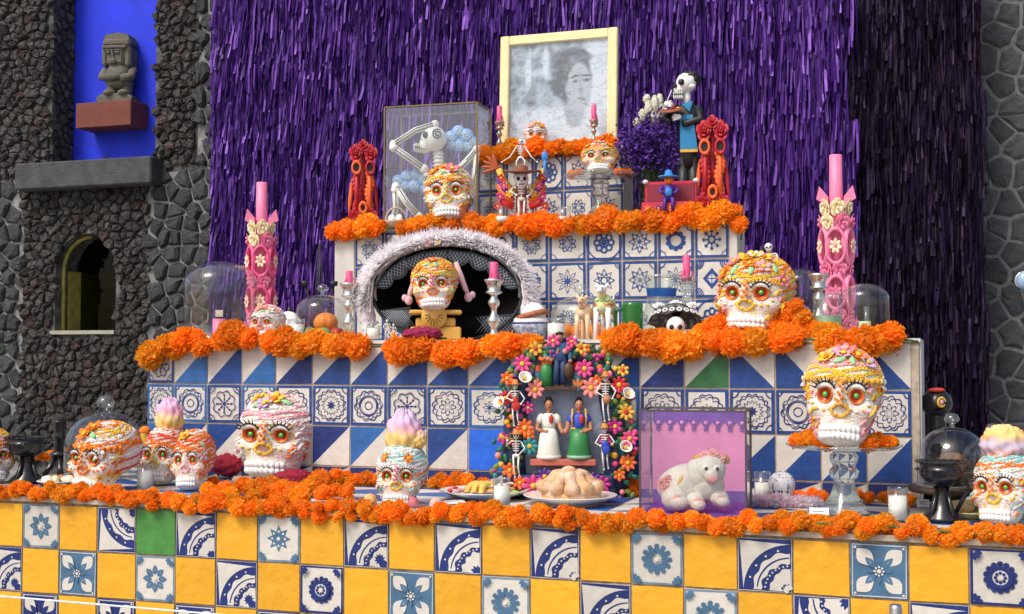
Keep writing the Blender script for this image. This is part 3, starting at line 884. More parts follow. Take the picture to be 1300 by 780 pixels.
# ---- garlands along the steps
def edge(pxs, pys, Y, dy=-.02):
    return [at(x, y, Y + dy) for x, y in zip(pxs, pys)]
garland('marigold garland of orange blooms along the front edge of the lowest table',
        edge([-30, 100, 190, 290, 360, 430, 520, 620, 760, 900, 1010, 1130, 1200, 1330], [623, 625, 634, 641, 645, 650, 653, 652, 660, 665, 664, 668, 675, 685], D1, -.015), .026, .0265, .6, 2)
garland('marigold garland of big round orange blooms on the front edge of the middle step',
        edge([196, 206, 232, 262, 300, 340, 400, 455, 485], [446, 444, 430, 437, 430, 437, 436, 440, 440], D2, -.03), .055, .068, .25)
garland('marigold garland under the feathered hat on the middle step edge',
        edge([506, 540, 575, 592, 625, 660, 698], [446, 446, 450, 452, 442, 440, 436], D2, -.03), .053, .068, .25)
garland('marigold garland on the middle step below the big right-hand skull',
        edge([772, 830, 880, 930, 985, 1040, 1100, 1140, 1166], [437, 434, 436, 432, 428, 432, 434, 430, 434], D2, -.03), .053, .062, .3, 2)
garland('marigold garland along the front edge of the upper rosette step',
        edge([424, 470, 505, 560, 610, 660, 690, 740, 800, 850, 900, 938], [292, 288, 290, 284, 286, 287, 284, 281, 280, 277, 275, 273], D3, -.02), .050, .055, .3)
garland('short tail of marigolds hanging at the right corner of the upper step', [at(938, 270, D3 - .01), at(942, 285, D3 - .01), at(941, 305, D3 - .01)], .036, .05, .3)
garland('marigold garland hanging on the topmost block under the portrait',
        edge([606, 640, 680, 730, 786], [196, 192, 190, 188, 186], D4, -.02), .044, .046, .3, 2)
def T1p(px, py): return on(px, py, T1)
back = [T1p(x, y) + Vector((0, 0, .02)) for x, y in ((290, 609), (345, 612), (420, 612), (470, 615))]
def backrow(x0, x1, n): return [Vector((lerp(at(x0, 600, D2 - .05).x, at(x1, 600, D2 - .05).x, k / n), D2 - .05, T1 + .022)) for k in range(n + 1)]
garland('low marigold garland at the foot of the middle step beside the tall skull', backrow(430, 620, 4), .03, .042, .3)
garland('low marigold garland behind the glass cake stand on the table', backrow(985, 1165, 4), .026, .034, .3)
garland('low marigold garland right of the clay tree at the step foot', backrow(765, 815, 2), .034, .04, .5, 2)
garland('low marigold garland behind the black clay vessels at the far left', [T1p(x, y) + Vector((0, 0, .02)) for x, y in ((28, 583), (60, 582), (100, 579))], .022, .03, .5, 2)

rs = random.Random(77); b = MB()
for _ in range(900):                       # torn petals lying along the table edge
    px = rs.uniform(-20, 1310); x = at(px, 650, D1).x; q = Vector((x, D1 + abs(rs.gauss(0, .05)) - .01, T1 + .004)); a = rs.uniform(0, 6.28); l = rs.uniform(.008, .016)
    d = Vector((math.cos(a), math.sin(a), rs.uniform(0, .5))) * l; e = Vector((-math.sin(a), math.cos(a), rs.uniform(0, .3))) * l * .4
    b.add([q - e * .5, q + d * .6 - e, q + d, q + d * .6 + e, q + e * .5], [(0, 1, 2, 3, 4)], m_mar if rs.random() < .6 else m_mar2, smooth=False)
tag(b.build('marigold_petals'), 'loose torn marigold petals strewn on the lowest table edge', 'petals', kind='stuff')
# ================================================================ OBJECT BUILDERS
def fcam(p): return math.atan2(-p[0], p[1])        # rotation that turns local -y to the camera
m_sugar = mat('sugar_white', (.80, .76, .68), .7, var=.06, scale=20, bump=.25, bscale=80, sss=.15)
m_sugarw = mat('sugar_bright', (.86, .85, .82), .6, var=.04, bump=.15, bscale=90, sss=.1)
def _painted():
    m, nt, bs = _princ('sugar_painted'); N, L = nt.nodes, nt.links
    tc = N.new('ShaderNodeTexCoord'); oi = N.new('ShaderNodeObjectInfo'); mu = N.new('ShaderNodeMath'); mu.operation = 'MULTIPLY'; mu.inputs[1].default_value = 40
    L.new(oi.outputs['Random'], mu.inputs[0])
    nz = N.new('ShaderNodeTexNoise'); nz.noise_dimensions = '4D'; nz.inputs['Scale'].default_value = 4.5; nz.inputs['Detail'].default_value = 3
    L.new(tc.outputs['Object'], nz.inputs['Vector']); L.new(mu.outputs[0], nz.inputs['W'])
    cr = N.new('ShaderNodeValToRGB'); L.new(nz.outputs['Fac'], cr.inputs[0])
    W_ = (.78, .74, .66)
    stops = [(.0, W_), (.36, (.80, .60, .30)), (.42, W_), (.52, W_), (.57, (.80, .48, .44)), (.62, W_), (.68, (.82, .45, .16)), (.8, W_)]
    cr.color_ramp.elements[0].color = (*stops[0][1], 1); cr.color_ramp.elements[1].color = (*stops[-1][1], 1)
    for p_, c_ in stops[1:-1]: e = cr.color_ramp.elements.new(p_); e.color = (*c_, 1)
    L.new(cr.outputs[0], bs.inputs['Base Color']); bs.inputs['Roughness'].default_value = .75; bs.inputs['Subsurface Weight'].default_value = .12; bs.inputs['Subsurface Radius'].default_value = (.01, .006, .004)
    nb = N.new('ShaderNodeTexNoise'); nb.inputs['Scale'].default_value = 45; nb.inputs['Detail'].default_value = 6; L.new(tc.outputs['Object'], nb.inputs['Vector'])
    bp = N.new('ShaderNodeBump'); bp.inputs['Strength'].default_value = .45; bp.inputs['Distance'].default_value = .02; L.new(nb.outputs['Fac'], bp.inputs['Height']); L.new(bp.outputs[0], bs.inputs['Normal'])
    return m
m_sugarp = _painted()
def ic(name, c, r=.8): return mat('icing_' + name, c, r, var=.18, scale=60, bump=.4, bscale=150, spec=.25, sss=.1)
IC = dict(orange=ic('orange', (.88, .22, .02)), yellow=ic('yellow', (.86, .55, .05)), pink=ic('pink', (.85, .22, .33)), lpink=ic('lpink', (.88, .40, .45)),
          white=ic('white', (.86, .84, .80)), green=ic('green', (.33, .66, .33)), lilac=ic('lilac', (.62, .42, .66)), red=ic('red', (.78, .08, .05)),
          magenta=ic('magenta', (.72, .07, .22)), aqua=ic('aqua', (.30, .62, .62)), gold=ic('gold', (.75, .42, .06)))
m_lash = mat('black_paint', (.012, .011, .012), .45)
m_foil_o = mat('foil_orange', (.72, .17, .025), .36, metal=.55, var=.35, scale=30)
m_foil_r = mat('foil_red', (.42, .03, .01), .35, metal=.55, var=.2)
m_foil_g = mat('foil_green', (.10, .50, .10), .22, metal=.4, var=.25, scale=120)
# ---- skull surface, sampled once
def _smin(a, b, k): 
    h = np.clip(.5 + .5 * (b - a) / k, 0, 1); return b + (a - b) * h - k * h * (1 - h)
def _ell(p, c, r):
    q = (p - np.array(c)) / np.array(r); l = np.linalg.norm(q, axis=-1); return (l - 1) * min(r) 
def skull_sdf(p):
    d = _ell(p, (0, .07, .13), (.48, .56, .43))
    d = _smin(d, _ell(p, (0, -.20, -.14), (.37, .33, .36)), .12)
    d = _smin(d, _ell(p, (0, -.28, -.36), (.315, .27, .17)), .06)
    ax = p.copy(); ax[..., 0] = np.abs(ax[..., 0])
    d = _smin(d, _ell(ax, (.29, -.37, -.11), (.12, .12, .10)), .07)
    d = -_smin(-d, _ell(ax, (.185, -.60, .04), (.14, .15, .125)), .04)
    d = _smin(d, _ell(p, (0, -.53, .02), (.055, .06, .14)), .05)
    d = -_smin(-d, _ell(p, (0, -.60, -.17), (.06, .10, .09)), .03)
    return np.maximum(d, -.5 - p[..., 2])
SC = np.array((0, -.04, -.04))
def skull_r(dirs):
    lo = np.full(len(dirs), .02); hi = np.full(len(dirs), 1.1)
    for _ in range(22):
        m = (lo + hi) / 2; f = skull_sdf(SC + dirs * m[:, None]); lo = np.where(f < 0, m, lo); hi = np.where(f < 0, hi, m)
    return (lo + hi) / 2
NA, NE = 56, 36
def _dir(az, el): return np.stack([np.sin(az) * np.cos(el), -np.cos(az) * np.cos(el), np.sin(el)], -1)
def skull_mesh():
    az = np.repeat(np.arange(NA)[None] * 2 * PI / NA, NE - 1, 0); el = np.repeat((PI / 2 - np.arange(1, NE) * PI / NE)[:, None], NA, 1)
    d = _dir(az, el).reshape(-1, 3); d = np.vstack([[0, 0, 1.], d, [0, 0, -1.]])
    v = SC + d * skull_r(d)[:, None]
    f = [(0, 1 + j, 1 + (j + 1) % NA) for j in range(NA)]
    for i in range(NE - 2):
        o = 1 + i * NA
        f += [(o + j, o + NA + j, o + NA + (j + 1) % NA, o + (j + 1) % NA) for j in range(NA)]
    o = 1 + (NE - 2) * NA
    f += [(o + j, len(v) - 1, o + (j + 1) % NA) for j in range(NA)]
    me = bpy.data.meshes.new('skull_body'); me.from_pydata(v.tolist(), [], f); me.materials.append(m_sugarp)
    me.polygons.foreach_set('use_smooth', [True] * len(f)); me.update(); return me
SKULL = skull_mesh()
GA, GE = 240, 120
_ga, _ge = np.meshgrid(np.arange(GA) * 2 * PI / GA, -PI / 2 + (np.arange(GE + 1)) * PI / GE, indexing='ij')
_GR = skull_r(_dir(_ga, _ge).reshape(-1, 3)).reshape(GA, GE + 1)
def _sp(az, el):
    u = (az / (2 * PI) * GA) % GA; v = min(max((el + PI / 2) / PI * GE, 0), GE - 1e-6)
    i, j = int(u) % GA, int(v); fu, fv = u - int(u), v - j; k = (i + 1) % GA
    r = (_GR[i, j] * (1 - fu) + _GR[k, j] * fu) * (1 - fv) + (_GR[i, j + 1] * (1 - fu) + _GR[k, j + 1] * fu) * fv
    c = math.cos(el); return Vector((math.sin(az) * c * r + SC[0], -math.cos(az) * c * r + SC[1], math.sin(el) * r + SC[2]))
def surf(az, el, off=0.0):
    P, U, V_ = _sp(az, el), _sp(az + .05, el), _sp(az, el + .05)
    u = (U - P).normalized(); n = u.cross((V_ - P)).normalized()
    if n.dot(P - Vector(SC)) < 0: n = -n
    return P + n * off, n, u
def piping(b, pts, m, r=.02, zig=.5, ln=1.6):       # a row of squeezed icing drops along (az, el) points
    pos = [surf(a, e, r * .4) for a, e in pts]
    for k, (p, n, u) in enumerate(pos):
        q = pos[min(k + 1, len(pos) - 1)][0] - pos[max(k - 1, 0)][0]
        t = q.normalized() if q.length > 1e-6 else u
        w = n.cross(t)
        t2 = (t + w * (zig if k % 2 else -zig * .4)).normalized(); w2 = n.cross(t2)
        M = Matrix((t2, w2, n)).transposed().to_4x4(); M.translation = p
        b.ell((0, 0, 0), (r * ln, r * .8, r * .75), m, 6, 4, M)
def line(a0, e0, a1, e1, step=.10):
    L_ = math.hypot((a1 - a0) * math.cos((e0 + e1) / 2), e1 - e0); n = max(2, int(L_ / step))
    return [(lerp(a0, a1, k / (n - 1)), lerp(e0, e1, k / (n - 1))) for k in range(n)]
def ruffle(b, c, r, m, seed=0, lobes=11):            # cockscomb-like ruffled head
    rs = random.Random(seed); v0, f = _sphere(40, 24)
    ph = [rs.uniform(0, 6.28) for _ in range(4)]
    v = []
    for x, y, z in v0:
        t = math.atan2(y, x); el = math.asin(max(-1, min(1, z)))
        k = 1 + .07 * math.sin(lobes * t + ph[0] + 2 * math.sin(3 * el + ph[1])) + .06 * math.sin(9 * el + 3 * math.cos(2 * t + ph[2])) + .03 * math.sin(19 * t + 13 * el) + rs.uniform(-.015, .015)
        v.append((c[0] + x * r[0] * k, c[1] + y * r[1] * k, c[2] + z * r[2] * k))
    b.add(v, f, m)
def ramp_mat(name, cols, axis=2, lo=-.1, hi=.1, rough=.6, noise=.25, nsc=9):
    if name in MATS: return MATS[name]
    m, nt, bs = _princ(name); N, L = nt.nodes, nt.links
    tc = N.new('ShaderNodeTexCoord'); sp = N.new('ShaderNodeSeparateXYZ'); L.new(tc.outputs['Object'], sp.inputs[0])
    nz = N.new('ShaderNodeTexNoise'); nz.inputs['Scale'].default_value = nsc; L.new(tc.outputs['Object'], nz.inputs['Vector'])
    mr = N.new('ShaderNodeMapRange'); mr.inputs[1].default_value = lo; mr.inputs[2].default_value = hi; L.new(sp.outputs[axis], mr.inputs[0])
    ad = N.new('ShaderNodeMath'); ad.operation = 'MULTIPLY_ADD'; L.new(nz.outputs['Fac'], ad.inputs[0]); ad.inputs[1].default_value = noise * 2; 
    sb = N.new('ShaderNodeMath'); sb.operation = 'SUBTRACT'; L.new(mr.outputs[0], sb.inputs[0]); sb.inputs[1].default_value = noise; L.new(sb.outputs[0], ad.inputs[2])
    cr = N.new('ShaderNodeValToRGB'); L.new(ad.outputs[0], cr.inputs[0])
    cr.color_ramp.elements[0].color = (*cols[0], 1); cr.color_ramp.elements[1].color = (*cols[-1], 1)
    for k, c in enumerate(cols[1:-1]): e = cr.color_ramp.elements.new((k + 1) / (len(cols) - 1)); e.color = (*c, 1)
    L.new(cr.outputs[0], bs.inputs['Base Color']); bs.inputs['Roughness'].default_value = rough
    MATS[name] = m; return m
def sugar_skull(label, loc, w, rz, seed, rows, side=(), nose='orange', brow='yellow', eyes=True, top=None, cock=None, sz=1.05, bridge='pink', dens=1.0, teeth=True, chin=None, group=None, band=None, rowr=.021):
    rs = random.Random(seed)
    t = thing('sugar_skull', label, 'skull', Vector(loc) + Vector((0, 0, .5 * w * sz)), rz, group)
    t.scale = (w, w, w * sz); t.rotation_euler = (rs.uniform(-.05, .05), rs.uniform(-.05, .05), rz)
    link('skull_body', SKULL, t)
    bys = {}
    def B(c): return bys.setdefault(c, MB())
    # dome rows: (el0, az span front, colour)
    pal = [c for c in rows if c]
    nrow = 12 if dens >= 1 else 8
    for i in range(nrow):
        el = lerp(.46, 1.45, i / (nrow - 1)); c = rows[int(i * len(rows) / nrow)]
        n = int(2 * PI * math.cos(el) / (.052 / dens)) + 5
        if not c: continue
        for k in range(n):
            cc = c if rs.random() < .72 else rs.choice(pal)
            piping(B(cc), [(2 * PI * k / n + rs.uniform(-.02, .02), el + .05 * math.sin(4 * 2 * PI * k / n + i * 1.7) + (.02 if k % 2 else -.02))], IC[cc], rowr * rs.uniform(.8, 1.0), 0)
    for k in range(int(70 * dens)):                 # drops on temples, cheeks and jaw
        a_, e_ = rs.choice((-1, 1)) * rs.uniform(.55, 1.5), rs.uniform(-.62, .34)
        if abs(abs(a_) - .42) < .28 and -.12 < e_ < .35: continue
        cc = rs.choice(pal + ['yellow', 'orange']); piping(B(cc), [(a_, e_), (a_ + .05, e_ + .05), (a_ + .1, e_ + .07)][:rs.randint(1, 3)], IC[cc], .022, .5)
    for sgn in (-1, 1):                             # beads round each socket
        for k in range(12):
            a_ = 2 * PI * k / 12
            if -.9 < ((a_ + PI) % (2 * PI)) - PI < .9: continue
            cc = rs.choice((nose, nose, 'white')); piping(B(cc), [(sgn * .40 + .30 * math.sin(a_), .09 + .26 * math.cos(a_))], IC[cc], .018, 0)
    # sides, behind the temples
    for sgn in (-1, 1):
        for k, c in enumerate(side):
            e = .28 - k * .17
            if c: piping(B(c), line(sgn * (.95 + .05 * k), e - .06, sgn * 2.4, e + .1, .085), IC[c], .021, .8)
        if chin: piping(B(chin), line(sgn * .62, -.62, sgn * 1.2, -.45, .09), IC[chin], .022, .8)
    # brows, bridge, nose surround
    for sgn in (-1, 1):
        if brow: piping(B(brow), [(sgn * (.20 + .42 * k / 7), .40 + .06 * math.sin(PI * k / 7)) for k in range(8)], IC[brow], .02, .2)
        piping(B(nose), [(sgn * (.03 + .17 * math.sin(PI * k / 6)), -.02 - .28 * k / 6) for k in range(7)], IC[nose], .026, .4)
    if bridge: piping(B(bridge), [(.03 * (-1) ** k, -.04 + .075 * k) for k in range(8)], IC[bridge], .023, .9)
    if band:
        for k in range(14): 
            p, n, u = surf(-1.3 + 2.6 * k / 13, .50, .0)
            B(band).ell((p + n * .02), .035, IC[band], 8, 6)
    for c, b in bys.items(): tag(b.build('icing', t), kind='stuff')
    b = MB(); b.prism([(-.045, -.24), (.045, -.24), (.02, -.10), (-.02, -.10)], -.50, -.46, m_foil_o); b.build('nose', t)
    if eyes:
        for sgn in (-1, 1):
            e = Mx((sgn * .185, -.472, .04 + rs.uniform(-.008, .008)), (R(90 + rs.uniform(-6, 6)), 0, R(sgn * 10 + rs.uniform(-5, 5))), rs.uniform(.80, .93))
            b = MB(); b.lathe([(.112, .020), (.104, .026), (.088, .008), (.076, -.004)], m_foil_o, 20, e); b.lathe([(.080, .000), (.055, -.016), (.0001, -.016)], m_foil_r, 20, e)
            eye = b.build('eye', t)
            b = MB(); b.ell((0, 0, -.004), (.040, .040, .03), m_foil_g, 10, 6, e); b.build('pupil', eye)
            b = MB()
            for k in range(8):
                a = -1.15 + k * .31
                x0, z0 = sgn * .185 + .120 * math.sin(a), .06 + .115 * math.cos(a)
                x1, z1 = sgn * .185 + .180 * math.sin(a) + sgn * .02, .06 + .180 * math.cos(a)
                b.tube([(x0, -.515, z0), (x1, -.55, z1)], [.011, .004], m_lash, 5)
            b.tube([(sgn * .185 + .122 * math.sin(-1.2 + k * .3), -.522, .068 + .118 * math.cos(-1.2 + k * .3)) for k in range(9)], .010, m_lash, 5)
            b.build('eyelash', t)
            b = MB(); b.tube([(sgn * .185 + .115 * math.sin(-1.2 + k * .3), -.475, .05 + .11 * math.cos(-1.2 + k * .3)) for k in range(9)], [.012, .026, .036, .042, .044, .042, .036, .026, .012], m_sugarw, 8); b.build('eyelid', t)
    if teeth:
        b = MB()
        for row, z, n in ((0, -.31, 9), (1, -.385, 9)):
            for k in range(n):
                a = lerp(-.75, .75, k / (n - 1)); 
                b.ell((.275 * math.sin(a * 1.15), -.29 - .275 * math.cos(a * 1.05), z + .01 * math.cos(a * 3)), (.040, .036, .044), m_sugarw, 8, 6)
        b.build('teeth', t)
    if top:
        k = 0
        for c, a, e, r in top:
            p, n, u = surf(a, e, 0); b = MB()
            rot = (-n).to_track_quat('Y', 'Z').to_euler()
            if c == 'green':
                b.ell((0, 0, 0), (r * .9, r * .25, r * .4), IC['green'], 8, 5, Mx(p + n * .02, rot) @ Mx(rot=(0, rs.uniform(0, 3), 0))); b.build('icing_leaf', t)
            else:
                b.flower(p + n * .02, 5, r, IC[c], IC['yellow' if c != 'yellow' else 'orange'], rot=rot, cup=.45); b.build('icing_flower', t)
    if cock:
        b = MB(); m = ramp_mat('cockscomb_' + cock[0], cock[1], 2, -.30, .30, .7, .2, 7)
        ruffle(b, (0, 0, 0), cock[2], m, seed); 
        if len(cock) > 4: ruffle(b, cock[4], (.16, .14, .16), m, seed + 1)
        b.build('sugar_cockscomb', t, loc=cock[3])
    return t
# ---- glass
G_clear = glass('clear_glass', (.955, .965, .96), .02, 1.38)
G_thick = glass('thick_glass', (.86, .91, .89), .04, 1.8, .05)
G_green = glass('green_glass', (.10, .55, .16), .05, 1.5, .25)
G_jar = glass('candle_glass', (.94, .96, .96), .03, 1.45, .02)
G_dark = glass('smoke_glass', (.84, .86, .87), .03, 1.5)
def cloche(label, loc, r, h, knob=True, tall=True, m=None, group=None):
    t = thing('glass_cloche', label, 'cloche', loc, 0, group); m = m or G_clear
    b = MB(); st = h - r * (.85 if tall else .95)
    kz = .62 if tall else .95
    prof = [(r * 1.04, .0), (r * 1.04, .006), (r, .01)] + [(r, .01 + (h - r * kz - .01) * k / 4) for k in range(1, 5)]
    prof += [(r * math.cos(PI / 2 * k / 10), h - r * kz + r * kz * math.sin(PI / 2 * k / 10)) for k in range(1, 11)]
    b.lathe(prof, m, 36); b.build('dome', t)
    b = MB(); b.torus((0, 0, .004), r * 1.02, .005, G_thick, 36, 6); b.build('rim', t)
    if knob:
        b = MB(); b.lathe([(.008, h - .004), (.008, h + .008), (r * .2, h + .016), (r * .23, h + r * .22), (r * .15, h + r * .36), (.0001, h + r * .4)], G_thick, 20); b.build('knob', t)
    return t
def solid_glass(name, col, ior=1.45):
    if name in MATS: return MATS[name]
    m, nt, bs = _princ(name)
    bs.inputs['Base Color'].default_value = (*col, 1); bs.inputs['Roughness'].default_value = .03; bs.inputs['IOR'].default_value = ior
    bs.inputs['Transmission Weight'].default_value = .92
    MATS[name] = m; return m
G_solid = solid_glass('solid_glass', (.80, .88, .85))
m_wax = mat('candle_wax', (.80, .78, .70), .45, var=.03, sss=.3)
m_pink = mat('pink_wax', (.80, .10, .26), .42, var=.06, sss=.2)
m_pinkl = mat('pale_pink_wax', (.84, .22, .38), .45, var=.06, sss=.2)
m_creamw = mat('cream_wax', (.85, .72, .45), .5, var=.06, sss=.2)
m_silver = mat('mercury_silver', (.66, .65, .60), .22, metal=.9, var=.18, scale=40)
def jar_candle(label, loc, r, h, fill=.75, wax=None, group=None):
    t = thing('votive_candle', label, 'candle', loc, rnd(0, 3), group)
    b = MB(); b.lathe([(.0001, .0), (r * .92, .0), (r, .006), (r, h), (r * .93, h), (r * .93, h * .9)], G_jar, 24); b.build('glass_cup', t)
    b = MB(); b.lathe([(.0001, .006), (r * .9, .006), (r * .91, h * fill), (r * .5, h * fill - .004), (.0001, h * fill - .005)], wax or m_wax, 20); w = b.build('wax', t)
    b = MB(); b.tube([(0, 0, h * fill - .005), (.001, 0, h * fill + .008)], .0012, m_lash, 5); b.build('wick', w)
    return t
def candlestick(label, loc, h, hc, rc, m=None, mc=None):
    t = thing('candlestick', label, 'candlestick', loc, 0); m = m or m_silver; k = h
    b = MB()
    b.lathe([(.0001, 0), (.17 * k, 0), (.175 * k, .03 * k), (.10 * k, .08 * k), (.06 * k, .14 * k), (.055 * k, .2 * k), (.10 * k, .27 * k), (.115 * k, .33 * k), (.07 * k, .40 * k), (.045 * k, .46 * k),
             (.05 * k, .52 * k), (.09 * k, .58 * k), (.10 * k, .63 * k), (.06 * k, .69 * k), (.05 * k, .74 * k), (.13 * k, .77 * k), (.14 * k, .79 * k), (.10 * k, .82 * k), (.115 * k, .90 * k), (.16 * k, .97 * k), (.165 * k, 1.0 * k), (.10 * k, 1.0 * k), (.001, .96 * k)], m, 24)
    b.build('stem', t)
    if hc:
        b = MB(); b.lathe([(rc, h * .96), (rc, h + hc - .003), (rc * .85, h + hc), (.0001, h + hc - .002)], mc or m_pink, 16); c = b.build('taper_candle', t)
        b = MB()
        for a in (0.5, 2.6, 4.4): b.tube([(rc * math.cos(a), rc * math.sin(a), h + hc * .4), (.12 * k * math.cos(a), .12 * k * math.sin(a), h + .002), (.135 * k * math.cos(a), .135 * k * math.sin(a), h - .02)], [.002, .003, .004], mc or m_pink, 5)
        tag(b.build('wax_drip', c), kind='stuff')
    return t
m_plate = mat('glazed_plate', (.78, .76, .70), .25, var=.04, coat=.3)
def plate(label, loc, r, h=.02, m=None):
    t = thing('plate', label, 'plate', loc, 0)
    b = MB(); b.lathe([(.0001, .002), (r * .55, .0), (r * .6, .004), (r * .98, h), (r, h + .003), (r * .97, h + .004), (r * .62, .010), (.0001, .008)], m or m_plate, 40); b.build('dish', t)
    return t
def loft(b, rings, m, seg=16, M=None):           # (cx, cy, z, rx, ry)
    vs, fs = [], []
    for cx, cy, z, rx, ry in rings:
        for j in range(seg):
            a = 2 * PI * j / seg; vs.append((cx + rx * math.cos(a), cy + ry * math.sin(a), z))
    for i in range(len(rings) - 1):
        for j in range(seg):
            p, q = i * seg + j, i * seg + (j + 1) % seg; fs.append((p, q, q + seg, p + seg))
    fs.append(tuple(range(seg))[::-1]); fs.append(tuple((len(rings) - 1) * seg + j for j in range(seg)))
    b.add(vs, fs, m, M)
m_bone = mat('bone_white', (.80, .78, .74), .5, var=.06)
def mini_skull(b, c, r, M=None, rz=0.0, bone=None):
    T = Mx(c, (0, 0, rz)); T = M @ T if M is not None else T
    bone = bone or m_bone
    b.ell((0, .05 * r, .15 * r), (r * .92, r, r * .95), bone, 14, 10, T); b.ell((0, -.35 * r, -.55 * r), (r * .58, r * .55, r * .55), bone, 12, 8, T)
    for s_ in (-1, 1): b.ell((s_ * .38 * r, -.80 * r, .06 * r), (r * .26, r * .22, r * .27), m_lash, 8, 6, T)
    b.prism([(-.12 * r, -.34 * r), (.12 * r, -.34 * r), (0, -.1 * r)], -.96 * r, -.8 * r, m_lash, T)
    b.box((0, -.82 * r, -.62 * r), (.75 * r, .2 * r, .05 * r), m_lash, T)
    for k in range(5): b.box(((k - 2) * .15 * r, -.84 * r, -.62 * r), (.025 * r, .18 * r, .3 * r), m_lash, T)
def mini_skeleton(b, M, H, arms, legs=None, head=0.0):   # standing height H, arms: two (elbow, hand) in units of H
    P = lambda *q: tuple(x * H for x in q)
    T = M
    b.tube([P(0, 0, .48), P(0, .01, .6), P(0, .01, .72), P(0, 0, .84)], .018 * H, m_bone, 6, T)
    for k in range(4):
        z = .60 + k * .05; b.torus(P(0, -.01, z), .075 * H * (.8 + .1 * k), .011 * H, m_bone, 12, 5, T, sc_=(1, .7, 1))
    b.torus(P(0, 0, .81), .11 * H, .014 * H, m_bone, 10, 5, T, sc_=(1, .4, 1))
    b.ell(P(0, 0, .49), P(.085, .05, .04), m_bone, 8, 6, T)
    mini_skull(b, P(0, -.01, .93), .075 * H, T, head)
    for s_, (e, h) in zip((-1, 1), arms):
        b.tube([P(s_ * .11, 0, .80), P(*e), P(*h)], [.018 * H, .016 * H, .014 * H], m_bone, 6, T); b.ell(P(*h), .028 * H, m_bone, 6, 5, T)
    for s_, (k, f) in zip((-1, 1), legs or (((-.05, -.02, .25), (-.05, 0, .0)), ((.05, -.02, .25), (.05, 0, 0)))):
        b.tube([P(s_ * .06, 0, .48), P(*k), P(*f)], [.024 * H, .018 * H, .016 * H], m_bone, 6, T); b.ell(P(*k), .024 * H, m_bone, 6, 5, T); b.ell((f[0] * H, f[1] * H - .025 * H, f[2] * H + .01 * H), P(.025, .05, .015), m_bone, 6, 5, T)
def ornate_candle(label, loc, H, rz, m, ml, mc, ms, seed):    # moulded wax candle with loops and blossoms
    t = thing('ornate_candle', label, 'candle', loc, rz)
    b = MB(); b.tube([(0, 0, 0), (0, 0, .76 * H), (0, 0, 1.0 * H)], [.05 * H, .045 * H, .042 * H], ms, 16); b.build('taper', t)
    for z, R_ in ((.50, .105), (.25, .10)):
        for a in (-1.15, -.05, 1.15, 2.6):
            b = MB(); M = Mx((.085 * H * math.sin(a), -.085 * H * math.cos(a), z * H), (0, 0, a))
            b.torus((0, 0, 0), R_ * .72 * H, .011 * H, m, 20, 8, M, (R(90), 0, 0), (.85, 1.25, 2.2)); b.build('wax_loop', t)
            b = MB(); b.flower((0, -.03 * H, 0), 7, .042 * H, mc if seed == 1 or z > .4 else ml, ml, M, cr=.25); b.build('wax_flower', t)
    for z, r_, n, col in ((.71, .085, 6, mc), (.63, .095, 6, ml), (.375, .085, 6, ml), (.13, .09, 6, ml), (.08, .11, 6, ml)):
        for k in range(n):
            a = 2 * PI * k / n + z * 9; b = MB()
            b.rose((r_ * H * math.sin(a), -r_ * H * math.cos(a), z * H), .056 * H, col if (k % 3 or z < .5) else mc, rot=(.25, 0, a), layers=2); b.build('wax_rose', t)
    for s_ in (-1, 1):
        b = MB(); b.prism([(s_ * .05 * H, .72 * H), (s_ * .13 * H, .76 * H), (s_ * .11 * H, .83 * H), (s_ * .05 * H, .77 * H)], -.04 * H, .0, ml); b.build('wax_leaf', t)
    return t
# ================================================================ OBJECTS ON THE LOWEST TABLE
def base1(px, py): return on(px, py, T1 + .001)
def S(px, py, wpx, label, seed, rows, turn=0, lift=0.0, **k):          # skull standing on the table
    p = base1(px, py); w = wpx * mpp(px, p.y)
    return sugar_skull(label, p + Vector((0, 0, lift)), w, fcam(p) + R(turn), seed, rows, **k)
PAST = [(.80, .18, .30), (.82, .50, .12), (.80, .60, .25), (.78, .36, .48), (.66, .42, .62)]
TOPF = [('pink', -.5, 1.0, .12), ('yellow', .2, 1.1, .13), ('lpink', .7, .95, .11), ('green', -.1, .85, .1), ('orange', 1.6, 1.2, .12), ('green', .5, .8, .09), ('lilac', -1.3, 1.15, .12), ('white', -.9, .85, .09)]
S(-14, 612, 62, 'sugar skull cut off by the left photo edge with orange and pink rows', 1, ['orange', 'lpink', 'yellow', 'orange', 'yellow'], 10, side=('red', 'yellow', 'orange', 'yellow'))
S(134, 623, 78, 'sugar skull with orange icing braid turned left, beside a white candle', 2, ['orange', 'white', 'yellow', 'orange', None], -42, side=('white', 'magenta', None, 'red'), nose='orange', brow=None, bridge='orange', top=[('orange', -.3, .9, .15), ('orange', -.1, 1.2, .14), ('green', .2, .9, .1), ('white', .55, .35, .1), ('green', -.3, .5, .09), ('yellow', .62, -.35, .07)], band='orange')
S(211, 614, 58, 'sugar skull with pastel pink and yellow cockscomb, left of orange-haired skull', 3, ['orange', 'red', 'white', 'orange'], -30, side=('magenta', 'pink'), brow=None, bridge='yellow', nose='yellow', sz=1.2, cock=('pastel_a', PAST, (.30, .26, .36), (.05, 0, .68)))
S(246, 621, 52, 'small sugar skull with long orange icing hair and a yellow flower', 4, ['orange', 'red', 'orange', 'white', 'orange'], -25, side=('orange', 'red', 'orange', 'lpink', 'orange'), brow=None, bridge=None, nose='lpink', sz=1.35, chin='green', top=[('yellow', -.3, 1.05, .15), ('lilac', 1.0, .35, .1), ('green', 1.0, .7, .09)], dens=1.2)
p = base1(356, 613)
pl = thing('serving_board', 'thin pale board under the large pink-iced skull', 'board', p, fcam(p))
